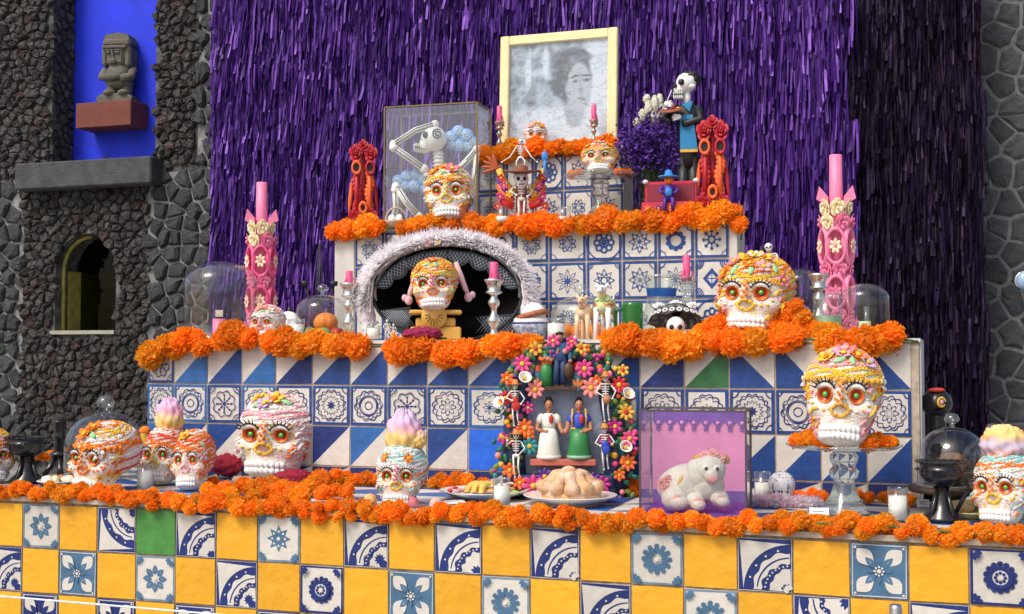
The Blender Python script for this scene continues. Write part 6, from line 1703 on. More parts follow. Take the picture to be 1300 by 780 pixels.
# painted bowl with white sugar loaf
p = O2(674, 4.44); s = mpp(674, p.y)
bo = thing('painted_bowl', 'blue painted ceramic bowl beside the hat', 'bowl', p, 0)
b = MB(); b.lathe([(.0001, .0), (.03, 0), (.035, .01), (.066, .045), (.074, .062), (.070, .062), (.055, .04), (.0001, .015)], mat('painted_ceramic', (.42, .46, .58), .3, var=.6, scale=70, dirt=((.03, .06, .25), 45, .9)), 28); b.build('body', bo)
b = MB(); b.torus((0, 0, .062), .072, .003, P_navy, 28, 6); b.build('rim', bo)
t = thing('sugar_loaf', 'white sugar loaf with a brown braided band sitting in the painted bowl', 'sweet', p + Vector((0, 0, .055)), 0)
b = MB(); b.ell((0, 0, .014), (.066, .06, .03), m_sugarw, 22, 12); b.ell((.012, 0, .042), (.044, .042, .042), m_sugarw, 20, 12); b.build('loaf', t)
b = MB(); b.torus((.006, 0, .036), .054, .010, mat('brown_band', (.36, .12, .05), .6, var=.3, scale=80), 24, 8, sc_=(1, 1, 1.1), rot=(0, R(-14), 0)); b.build('band', t)
# dome with oranges
p = O2(738, 4.58); s = mpp(738, 4.58)
cloche('knobbed glass dome over oranges behind the wooden dog', p, 39 * s, hz(738, 376, 4.58, Z2), True, True)
for i, (dx, dy, w_) in enumerate(((-.055, -.03, 'left'), (.01, -.05, 'middle'), (.06, -.02, 'right'))): fruit('orange', 'orange fruit at the %s under the knobbed dome' % w_, 'orange', p + Vector((dx, dy, 0)), .036, m_or)
def beast(name, label, px, Y, top, body, m1, m2, wid, paint=None):
    p = O2(px, Y); p.z = Z2 - .0; s = mpp(px, Y); H = hz(px, top, Y, Z2)
    t = thing(name, label, 'figurine', p, fcam(p) + R(-18))
    b = MB()
    b.ell((0, .0, .60 * H), (wid * .5, wid * .85, .17 * H), m1, 14, 10); b.ell((0, -wid * .25, .66 * H), (wid * .48, wid * .5, .16 * H), m1, 12, 10); b.build('body', t)
    for sx in (-1, 1):
        for sy in (-1, 1):
            b = MB(); b.tube([(sx * wid * .3, sy * wid * .55, .56 * H), (sx * wid * .33, sy * wid * .6, .28 * H), (sx * wid * .34, sy * wid * .58, 0)], [wid * .17, wid * .12, wid * .13], m2, 8); b.build('leg', t)
    b = MB(); b.tube([(0, -wid * .5, .70 * H), (0, -wid * .62, .82 * H), (0, -wid * .66, .88 * H)], [wid * .26, wid * .22, wid * .2], m1, 10); b.ell((0, -wid * .72, .90 * H), (wid * .27, wid * .3, .075 * H), m2, 12, 8); b.tube([(0, -wid * .85, .885 * H), (0, -wid * 1.15, .86 * H)], [wid * .19, wid * .13], m2, 10); hd = b.build('head', t)
    for sx in (-1, 1):
        b = MB(); b.ell((sx * wid * .26, -wid * .6, .965 * H), (wid * .11, wid * .09, .045 * H), m2, 8, 6, rot=(0, R(sx * 25), 0)); b.build('ear', hd)
        b = MB(); b.ell((sx * wid * .14, -wid * .97, .915 * H), wid * .045, m_lash, 6, 5); b.build('eye', hd)
    b = MB(); b.tube([(0, wid * .8, .66 * H), (wid * .1, wid * 1.0, .72 * H), (wid * .1, wid * 1.02, .8 * H)], [wid * .07, wid * .06, wid * .04], m2, 6); b.build('tail', t)
    if paint:
        for i, (c, z) in enumerate(paint):
            b = MB(); b.tube([(wid * .52 * math.sin(a) , -wid * .78 * math.cos(a) * 1.0, H * (z + .02 * (-1) ** j)) for j, a in enumerate([-1.3 + q * .26 for q in range(11)])], .0028, IC[c], 5); b.build('painted_zigzag', t)
m_wood = mat('pale_wood', (.76, .52, .33), .6, var=.15, scale=25)
beast('wooden_dog', 'pale carved wooden dog standing on the middle step edge', 743, 4.36, 376, 0, m_wood, m_wood, .060)
beast('painted_llama', 'white llama figurine with a yellow zigzag painted body', 769, 4.37, 361, 0, mat('lemon_paint', (.74, .70, .30), .5, var=.1), m_sugarw, .070, (('green', .70), ('red', .62), ('aqua', .54)))
# green mug
p = O2(803, 4.40); s = mpp(803, 4.4); h = hz(803, 384, 4.4, Z2); r = 13 * s
t = thing('glass_mug', 'green bubbled glass mug with handle beside the pitcher', 'mug', p, fcam(p))
b = MB(); b.lathe([(.0001, .004), (r * .95, .0), (r, .01)] + [(r * (1 + .03 * (k % 2)), .01 + (h - .01) * k / 10) for k in range(1, 11)] + [(r * .9, h), (r * .88, .012), (.0001, .012)], G_green, 24, wav=(12, .025)); b.build('cup', t)
b = MB(); b.tube([(-r * .95, 0, h * .82), (-r * 1.6, 0, h * .75), (-r * 1.7, 0, h * .45), (-r * 1.3, 0, h * .15), (-r * .95, 0, h * .12)], r * .16, G_green, 8); b.build('handle', t)
# pitcher
p = O2(840, 4.56); s = mpp(840, 4.56); h = hz(840, 350, 4.56, Z2); r = 22 * s
t = thing('glass_pitcher', 'clear glass pitcher with a cobalt blue band', 'pitcher', p, fcam(p))
b = MB(); b.lathe([(.0001, .004), (r * .8, .002), (r * 1.05, h * .2), (r * 1.05, h * .4), (r * .82, h * .66), (r * .84, h * .8), (r * 1.1, h * .97), (r * 1.14, h), (r * 1.06, h * .98)], G_thick, 30); b.build('jug', t)
b = MB(); b.lathe([(r * .835, h * .67), (r * .85, h * .72), (r * .9, h * .80)], glass('cobalt_glass', (.03, .20, .62), .05, 1.5, .35), 30); b.build('blue_band', t)
b = MB(); b.tube([(r * 1.05, 0, h * .95), (r * 1.7, 0, h * .86), (r * 1.65, 0, h * .5), (r * 1.05, 0, h * .32)], r * .12, G_thick, 8); b.build('handle', t)
b = MB(); b.tube([(-r * .95, 0, h * .93), (-r * 1.35, 0, h * .99)], [r * .3, r * .2], G_thick, 10, caps=False); b.build('spout', t)
# small hatted catrina head
p = O2(858, 4.42); s = mpp(858, 4.42)
t = thing('catrina_head', 'small black and white skull head under a wide ruffled hat', 'figurine', p, fcam(p))
b = MB(); mini_skull(b, (0, -.045, .040), .036, None, 0); b.build('skull', t)
b = MB(); m_bw = mat('white_scroll_black', (.05, .05, .055), .6, dirt=((.7, .7, .7), 60, .5))
v, f = [], []
for i, (r_, z, ry) in enumerate(((.012, .105, .01), (.05, .10, .04), (.085, .075, .06), (.098, .045, .07), (.094, .05, .066), (.05, .078, .04), (.02, .08, .02))):
    for k in range(28): a = 2 * PI * k / 28; v.append((r_ * math.cos(a), ry * math.sin(a) - .01, z + .006 * math.cos(5 * a) * (r_ > .08)))
for i in range(6):
    for k in range(28): f.append((i * 28 + k, i * 28 + (k + 1) % 28, (i + 1) * 28 + (k + 1) % 28, (i + 1) * 28 + k))
b.add(v, f, m_bw); h_ = b.build('hat', t, loc=(0, .0, .018), rot=(R(-28), 0, 0))
for k in range(12):
    a = PI + PI * k / 11; b = MB(); b.torus((.09 * math.cos(a), .064 * math.sin(a) - .012, .06), .008, .0028, m_bone, 10, 5, rot=(R(70), 0, a + PI / 2)); b.build('scroll_loop', h_)
for x, z in ((-.06, .098), (0, .108), (.06, .10)):
    b = MB(); b.rose((x, -.03, z), .024, m_bone, rot=(-.6, 0, 0)); b.build('hat_rose', h_)
# big flowered skull
p = O2(960, 4.46); s = mpp(960, 4.46)
sugar_skull('big sugar skull with heavy flower cap on the right of the middle step', p + Vector((0, 0, .02)), 98 * s, fcam(p) - R(14), 23, ['yellow', 'orange', 'yellow', 'lpink', 'yellow'], side=('orange', 'yellow', None, 'green'), nose='yellow', brow='white', bridge='orange', sz=.98, chin='orange', dens=1.1,
            top=[('pink', -.8, 1.0, .12), ('yellow', -.3, 1.2, .14), ('green', -.5, .75, .1), ('orange', 0, .95, .1), ('lpink', .5, .85, .11), ('white', .2, 1.3, .11), ('yellow', .7, 1.2, .13), ('green', .1, .75, .09), ('orange', -1.0, .65, .11), ('lpink', -1.1, .2, .1), ('pink', 1.1, .5, .1), ('green', .9, .8, .09), ('lpink', -.95, -.05, .08), ('yellow', .95, -.2, .09)])
hp = thing('marigold_heap', 'mound of marigolds under the big flowered skull on the middle step', 'flowers', p)
for px, py in ((905, 414), (920, 408), (1003, 396), (1010, 388), (1018, 402), (1025, 412), (935, 416), (1000, 408), (890, 420), (985, 416), (1035, 420), (960, 420), (1010, 418)):
    bloom(hp, at(px, py, 4.36 + rnd(-.02, .03)) - p, .036)
# skeleton acrobat behind skull
p = O2(990, 4.60); s = mpp(990, 4.6); zk = hz(985, 372, 4.6, Z2)
t = thing('skeleton_figure', 'small white skeleton in blue bodice leaning behind the big flowered skull', 'figurine', p + Vector((0, 0, 0)), fcam(p))
b = MB(); mini_skeleton(b, Mx((-.01, 0, zk - .03), (0, R(-8), 0)), .21, (((-.18, -.03, .62), (-.26, -.05, .50)), ((.14, -.05, .66), (.20, -.12, .56))), (((.16, -.1, .50), (.14, -.06, .12)), ((.20, -.1, .46), (.22, -.05, .08)))); b.build('skeleton', t)
b = MB(); loft(b, [(-.012, 0, zk + .075, .016, .013), (-.02, 0, zk + .105, .02, .014), (-.022, 0, zk + .13, .022, .012)], m_bl, 12); b.build('bodice', t)
b = MB(); b.tube([(0, .01, 0), (-.005, .01, zk + .07)], .004, m_iron, 6); b.lathe([(.0001, 0), (.035, 0), (.035, .006), (.0001, .008)], m_iron, 16); b.build('support_rod', t)
# dark dome and figures at the right
p = O2(1016, 4.72); cloche('dark glass dome behind the empty silver candlestick', p, .085, hz(1016, 340, 4.72, Z2), False, True, G_dark)
t = thing('devil_figure', 'red and black painted clay devil inside the dark dome', 'figurine', p + Vector((0, -.02, 0)), fcam(p)); h = .15
b = MB(); loft(b, [(0, 0, 0, .022, .018), (0, 0, .05, .018, .015), (0, 0, .08, .022, .014), (0, 0, .09, .01, .008)], m_hair, 12); b.build('body', t)
b = MB(); b.ell((0, -.004, .11), (.017, .018, .02), m_rd, 12, 8); b.ell((0, -.022, .108), .005, IC['yellow'], 6, 5); hd = b.build('head', t)
for sg in (-1, 1):
    b = MB(); b.tube([(sg * .008, 0, .125), (sg * .016, 0, .14), (sg * .012, 0, .152)], [.005, .004, .001], m_rd, 6); b.build('horn', hd)
    b = MB(); b.tube([(sg * .02, 0, .08), (sg * .035, -.01, .06), (sg * .022, -.02, .045)], [.007, .006, .005], m_rd, 6); b.build('arm', t)
p = O2(1022, 4.48); t = thing('blue_figure', 'little blue painted clay figure beside the big flowered skull', 'figurine', p, fcam(p))
b = MB(); loft(b, [(0, 0, 0, .026, .02), (0, 0, .04, .02, .016), (0, 0, .066, .022, .015), (0, 0, .076, .008, .008)], mat('blue_dots', (.03, .10, .45), .5, dirt=((.7, .7, .7), 90, .6)), 14); b.build('body', t)
b = MB(); b.ell((0, -.002, .092), (.015, .015, .017), m_bone, 10, 8); b.build('head', t)
b = MB(); b.lathe([(.0001, .118), (.012, .112), (.014, .104), (.028, .1), (.012, .098)], m_bl, 14); b.build('hat', t)
for sg in (-1, 1): b = MB(); b.tube([(sg * .02, 0, .065), (sg * .034, -.01, .05), (sg * .018, -.022, .04)], [.007, .006, .005], m_bl, 6); b.build('arm', t)
J2(1051, 4.38, 36, 372, 'tall glass with green wax beside the silver candlestick', fill=.5, wax=mat('green_wax', (.16, .26, .13), .5, sss=.1))
p = O2(1098, 4.42); cloche('glass dome over a pale candle at the right end of the middle step', p, 31 * mpp(1098, 4.42), hz(1098, 360, 4.42, Z2), False, True)
t = thing('pale_candle', 'pale green candle with pink shells inside the right end dome', 'candle', p, fcam(p)); h = hz(1098, 408, 4.42, Z2)
b = MB(); b.lathe([(.0001, 0), (.02, 0), (.02, h), (.0001, h - .003)], mat('pale_green_wax', (.5, .62, .38), .5, sss=.2), 16); b.build('wax', t)
b = MB(); b.tube([(0, 0, h), (0, 0, h + .008)], .0014, m_lash, 5); b.build('wick', t)
for sg in (-1, 1): b = MB(); b.ell((sg * .03, -.01, .016), (.016, .014, .018), IC['lpink'], 10, 8); b.build('shell', t)
b = MB(); b.tube([(.006, .0, 0), (.006, .0, h + .05)], .009, G_thick, 12); b.build('glass_tube', t)
# ================================================================ OBJECTS ON THE UPPER STEP
def O3(px, Y): return Vector((at(px, 280, Y).x, Y, Z3))
def red_ornament(px, Y, top, label):
    p = O3(px, Y); H = hz(px, top, Y, Z3); k = H
    t = thing('wax_ornament', label, 'ornament', p, fcam(p))
    mr, mo = mat('red_wax', (.42, .010, .020), .5, var=.2, sss=.1), mat('orange_wax', (.82, .13, .02), .5, var=.12, sss=.1)
    b = MB(); b.tube([(0, .02, 0), (0, .02, .9 * k)], .05 * k, mr, 12); b.build('core', t)
    for sg in (-1, 1):
        b = MB(); b.rose((sg * .12 * k, -.01, .86 * k), .12 * k, mr, layers=3, rot=(-.3, 0, 0)); b.build('wax_rose', t)
        b = MB(); b.torus((sg * .11 * k, -.035, .70 * k), .065 * k, .019 * k, mo if sg < 0 else mr, 18, 8, rot=(R(90), 0, 0)); b.lathe([(.0001, 0), (.06 * k, 0)], m_lash, 16, Mx((sg * .11 * k, -.03, .70 * k), (R(90), 0, 0))); b.build('ring_flower', t)
        b = MB()
        for j in range(9):
            z = (.62 - j * .045) * k; b.ell((sg * (.10 + .02 * math.sin(j)) * k, -.02, z), (.085 * k * (1 - .03 * j), .02 * k, .035 * k), mr if sg < 0 else mo, 8, 5, rot=(0, R(sg * 25), 0))
        b.tube([(sg * .1 * k, -.02, .66 * k), (sg * .11 * k, -.025, .22 * k)], .035 * k, mr if sg < 0 else mo, 8); b.build('pleated_leaf', t)
        b = MB(); b.ell((sg * .2 * k, 0, .40 * k), (.035 * k, .02 * k, .2 * k), mo if sg < 0 else mr, 10, 8, rot=(0, R(-sg * 8), 0)); b.build('outer_leaf', t)
        b = MB(); b.rose((sg * .13 * k, -.03, .14 * k), .125 * k, mr, layers=3, n=6); b.build('wax_rose', t)
    b = MB(); b.torus((0, -.04, .26 * k), .055 * k, .022 * k, mo, 16, 8, rot=(R(90), 0, 0)); b.lathe([(.0001, 0), (.04 * k, 0)], m_lash, 14, Mx((0, -.035, .26 * k), (R(90), 0, 0))); b.build('ring_flower', t)
    b = MB(); b.rose((0, 0, .95 * k), .09 * k, mr, layers=2, rot=(-.5, 0, 0)); b.build('wax_rose', t)
    t.scale = (.68, .9, 1)
red_ornament(461, 4.98, 180, 'red wax flower ornament at the left end of the upper step')
red_ornament(905, 4.97, 149, 'red and orange wax flower ornament right of the painter figure')
# ---- vitrine with papier-mache skeleton
yv = 4.965; p = O3(556, yv); s = mpp(556, yv); zb = 450 - (Z3 - CAMZ) / s
vt = thing('glass_case', 'tall thin-edged glass case with a big skeleton on the upper step', 'display case', p, R(3))
k_ = 1 / math.cos(fcam(p)); W = 116 * s * k_ * .98; Hh = hz(556, 139, yv, Z3); Dp = .10
m_brass = mat('brass_edge', (.20, .14, .05), .4, metal=.7)
for sx in (-1, 1):
    for sy in (-1, 1): b = MB(); b.box((sx * W / 2, sy * Dp, Hh / 2), (.006, .006, Hh), m_brass); b.build('edge_bar', vt)
    b = MB(); b.box((sx * W / 2, 0, Hh), (.0055, Dp * 2 - .006, .0055), m_brass); b.build('edge_bar', vt)
    b = MB(); b.box((sx * (W / 2 - .002), 0, Hh / 2), (.002, Dp * 2 - .01, Hh - .01), G_clear); b.build('side_pane', vt)
for sy in (-1, 1):
    b = MB(); b.box((0, sy * Dp, Hh), (W - .006, .0055, .0055), m_brass); b.build('edge_bar', vt)
b = MB(); b.box((0, -Dp + .002, Hh / 2), (W - .01, .002, Hh - .01), G_clear); b.build('front_pane', vt)
b = MB(); b.box((0, 0, Hh - .003), (W - .01, Dp * 2 - .01, .002), G_clear); b.build('top_pane', vt)
b = MB(); b.box((0, 0, .003), (W - .01, Dp * 2 - .01, .006), m_purp); b.build('floor_panel', vt)
sk = thing('paper_skeleton', 'papier-mache skeleton with raised arms and black scroll lines in the tall case', 'skeleton', p, fcam(p))
Q = lambda x, y, d=0.0: ((x - 556) * s, d, (zb - y) * s)
b = MB()
b.ell(Q(550, 176, -.02), (17 * s, 15 * s, 16.5 * s), m_bone, 20, 14); b.ell(Q(538, 186, -.02), (11 * s, 10 * s, 9 * s), m_bone, 16, 10); b.box(Q(533, 188, -.02), (16 * s, 15 * s, 10 * s), m_bone, ch=.006); sh = b.build('skull', sk)
b = MB(); b.ell(Q(540, 173, -.02 - 12 * s), (3.6 * s, 3 * s, 4.6 * s), m_lash, 10, 8); b.ell(Q(530, 180, -.02 - 7 * s), (2.4 * s, 3 * s, 3 * s), m_lash, 8, 6)
for j in range(6): b.box(Q(527 + j * 2.6, 188, -.02 - 8.2 * s), (.5 * s, 1.2 * s, 7 * s), m_lash)
b.box(Q(533, 188, -.02 - 8.4 * s), (16 * s, 1.2 * s, .8 * s), m_lash)
sp = []
for j in range(22): a = j * .55; r_ = 1.2 + j * .28; x_, z_ = 555 + r_ * math.cos(a), 172 + r_ * math.sin(a); sp.append(Q(x_, z_, -.02 - 15.6 * s * math.sqrt(max(.05, 1 - ((x_ - 550) / 17) ** 2 - ((z_ - 176) / 16.5) ** 2))))
b.tube(sp, .9 * s, m_lash, 5); tag(b.build('painted_lines', sh), kind='stuff')
def bone(pts_, r, nm):
    b = MB(); b.tube([Q(*q) for q in pts_], r, m_bone, 10)
    for q in (pts_[0], pts_[-1]): b.ell(Q(*q), (r[0] if hasattr(r, '__len__') else r) * 1.35, m_bone, 8, 6)
    o = b.build(nm, sk)
    b = MB()
    for off in (-.35, .35):
        rr = (r[0] if hasattr(r, '__len__') else r); b.tube([Vector(Q(*q)) + Vector((0, -rr * .86, off * rr * 1.2)) for q in pts_], .85 * s, m_lash, 4)
    tag(b.build('painted_line', o), kind='stuff')
bone([(552, 158, -.03), (528, 166, -.04), (500, 184, -.03)], [4.2 * s] * 3, 'forearm'); bone([(500, 188, -.03), (518, 200, -.02), (538, 214, -.01)], [4.6 * s] * 3, 'upper_arm')
bone([(605, 190, -.03), (592, 205, -.03), (580, 216, -.01)], [4.4 * s] * 3, 'upper_arm'); bone([(606, 188, -.03), (603, 222, -.04), (600, 240, -.05)], [3.8 * s] * 3, 'forearm')
bone([(503, 238, -.03), (516, 258, -.04), (532, 276, -.04)], [4.5 * s] * 3, 'thigh'); bone([(502, 242, -.03), (503, 262, -.02), (500, 284, -.02)], [4.2 * s] * 3, 'shin')
b = MB(); b.tube([Q(556, 192, -.01), Q(557, 205, -.01), Q(560, 270, 0)], [6.5 * s, 6 * s, 7 * s], m_bone, 10)
for j in range(4): b.torus(Q(556.5, 195 + j * 5, -.01), 6.6 * s, 1.1 * s, m_bone, 14, 6)
b.build('spine', sk)
b = MB()
for j in range(4): b.torus(Q(559, 222 + j * 10, -.0), 20 * s, 2.4 * s, m_bone, 20, 6, sc_=(1, .7, 1))
tag(b.build('rib_cage', sk), kind='stuff')
m_cloud = mat('cloud_blue', (.20, .40, .76), .5, var=.15, scale=30, dirt=((.5, .66, .86), 25, .7))
def cloud(lb, spots, d):
    t = thing('paper_cloud', lb, 'ornament', p, fcam(p))
    for x, y, r_ in spots:
        b = MB(); b.ell(Q(x, y, d), (r_ * s, r_ * .7 * s, r_ * s), m_cloud, 14, 10); pf = b.build('cloud_puff', t)
        b = MB(); b.tube([Vector(Q(x + r_ * .55 * (1 - j / 14) * math.cos(j * .7), y + r_ * .55 * (1 - j / 14) * math.sin(j * .7), d - r_ * s * .70)) for j in range(13)], .5 * s, m_bone, 4); b.build('spiral', pf)
cloud('light blue papier-mache cloud right of the skeleton head in the case', [(573, 172, 9), (582, 165, 9), (592, 170, 10), (600, 178, 8), (583, 182, 9), (574, 181, 8), (594, 183, 8)], .02)
cloud('light blue papier-mache cloud at the left bottom of the tall case', [(505, 228, 8), (516, 222, 8), (527, 221, 8), (537, 226, 9), (513, 235, 8), (526, 234, 9), (540, 238, 8)], .03)
# skull before the case
p = O3(571, 4.91); s = mpp(571, 4.91)
sugar_skull('orange-white sugar skull with a pink flower in front of the tall glass case', p + Vector((0, 0, .012)), 66 * s, fcam(p) - R(8), 31, ['orange', 'yellow', 'white', 'orange', 'yellow', 'green'], side=('orange', 'lpink', 'orange', 'white'), nose='yellow', brow='lpink', bridge='yellow', sz=1.08, chin='orange', top=[('pink', .35, 1.0, .16), ('orange', -.9, .95, .14), ('green', .8, .95, .1), ('green', -.2, .9, .1), ('orange', -.2, 1.2, .12)])
# egg basket
p = O3(503, 4.86); t = thing('egg_basket', 'small wicker basket with hooped handle left of the orange-white skull', 'basket', p, fcam(p)); m_wk = mat('wicker', (.55, .40, .27), .7, var=.2, scale=80)
b = MB(); b.lathe([(.0001, .002), (.036, 0), (.046, .025), (.048, .03), (.042, .028), (.0001, .01)], m_wk, 22, wav=(11, .02)); b.build('bowl', t)
b = MB(); b.torus((0, 0, .03), .045, .003, m_wk, 20, 6, rot=(R(90), 0, 0), arc=(0, PI), sc_=(1, 1.25, 1)); b.build('handle', t)
for i, (dx, nm) in enumerate(((-.016, 'left'), (.018, 'right'))):
    e = thing('egg', 'white egg at the %s in the wicker basket' % nm, 'egg', p + Vector((dx, -.01, .02)), 0); b = MB(); b.ell((0, 0, .018), (.016, .015, .019), m_sugarw, 12, 10); b.build('shell', e)
# ---- colourful clay candelabrum figure
yc = 4.86; p = O3(662, yc); s = mpp(662, yc); zb = 450 - (Z3 - CAMZ) / s
t = thing('clay_candelabrum', 'colourful clay candelabrum with a brown-hatted skeleton and winged sides', 'figurine', p, fcam(p))
Q = lambda x, y, d=0.0: ((x - 661) * s, d, (zb - y) * s)
b = MB(); b.lathe([(.0001, 0), (20 * s, 0), (14 * s, 8 * s), (7 * s, 16 * s), (7 * s, 50 * s)], m_tsh, 18, Mx((0, .02, 0))); b.build('base', t)
b = MB(); mini_skeleton(b, Mx(Q(661, 284, -.015)), 64 * s, (((-.22, -.04, .64), (-.10, -.14, .55)), ((.22, -.04, .64), (.12, -.14, .52)))); sk = b.build('skeleton', t)
b = MB(); mini_skull(b, Q(661, 229, -.03), 10 * s); b.build('skull', t)
b = MB(); b.lathe([(.0001, 12 * s), (8 * s, 10 * s), (9 * s, 3 * s), (24 * s, 2 * s), (25 * s, 5 * s), (9 * s, 0)], m_tdk if False else mat('hat_brown', (.20, .06, .03), .6), 22, Mx(Q(661, 221, -.02), (R(8), 0, 0))); b.build('hat', t)
b = MB(); mini_skeleton(b, Mx(Q(660, 222, -.01)), 46 * s, (((-.30, -.02, .50), (-.52, -.04, .36)), ((.30, -.02, .50), (.46, -.04, .36))), (((-.12, -.1, .36), (-.10, -.06, .14)), ((.12, -.1, .36), (.10, -.06, .14)))); b.build('seated_skeleton', t)
for sg in (-1, 1):
    b = MB()
    for j, c in enumerate(('red', 'orange', 'lilac', 'yellow')):
        b.tube([Q(661 + sg * 10, 262 - j * 6, .0), Q(661 + sg * 22, 258 - j * 9, -.005), Q(661 + sg * 29, 244 - j * 10, 0)], [4.5 * s, 5 * s, 4 * s], mfl[c], 8)
    b.build('painted_wing', t)
    for x, y, c in ((22, 236, 'pink'), (26, 226, 'red'), (27, 250, 'magenta'), (15, 246, 'yellow'), (30, 262, 'red')):
        b = MB(); b.flower(Q(661 + sg * x, y, -.02), 6, 5.5 * s, mfl[c], mfl['yellow']); b.build('clay_flower', t)
b = MB()
for a in (-1.0, -.6, -.2, .2, .6): b.ell(Q(630 + 8 * math.sin(a - .9), 212 - 8 * math.cos(a - .9), 0), (2.6 * s, 2 * s, 12 * s), mat('plume_rust', (.42, .08, .02), .6), 8, 6, rot=(0, a - .9, 0))
b.build('rust_plume', t)
b = MB(); b.ell(Q(691, 198, -.01), (4.5 * s, 2 * s, 7 * s), IC['aqua'] if False else mat('sky_clay', (.05, .22, .62), .5), 10, 8); b.tube([Q(691, 203, -.01), Q(689, 228, -.01)], [2 * s, 1.4 * s], mat('sky_clay', (.05, .22, .62)), 8); b.build('blue_spoon', t)
def J3(px, Y, w, top, lb, **k): p = O3(px, Y); return jar_candle(lb, p, w * mpp(px, Y) / 2, hz(px, top, Y, Z3), **k)
J3(638, 4.83, 18, 262, 'small clear votive glass left of the clay candelabrum', fill=.4)
J3(716, 4.84, 18, 262, 'small greenish votive glass right of the clay candelabrum', fill=.3)
# ---- cake stand with skull on the upper step
p = O3(762, 4.90); s = mpp(762, 4.90); h = hz(762, 224, 4.90, Z3)
cake_stand('broad glass cake stand on the upper step below the portrait', p, 47 * s, h, solid_glass('amber_solid', (.80, .76, .68)))
sugar_skull('small yellow-iced sugar skull on the broad glass cake stand', p + Vector((0, 0, h + .003)), 50 * s, fcam(p) - R(5), 32, ['yellow', 'orange', 'white', 'yellow'], side=('orange', 'yellow'), nose='yellow', brow='lpink', bridge='lpink', sz=.80, top=[('lpink', 0, 1.2, .16), ('orange', .9, .9, .13), ('orange', -.9, .9, .13), ('green', .4, .9, .1)])
hp = thing('marigold_heap', 'marigold petals ringed round the skull on the broad cake stand', 'flowers', p + Vector((0, 0, h)))
for dx, dy, z in ((-30, -.01, .012), (-36, .02, .012), (28, -.02, .012), (34, .01, .014), (40, .03, .012), (-26, -.05, .010), (22, -.06, .010), (30, .05, .02)):
    v = Matrix.Rotation(fcam(p), 3, 'Z') @ Vector((dx * s, dy, 0)); bloom(hp, v + Vector((0, 0, z)), .018)
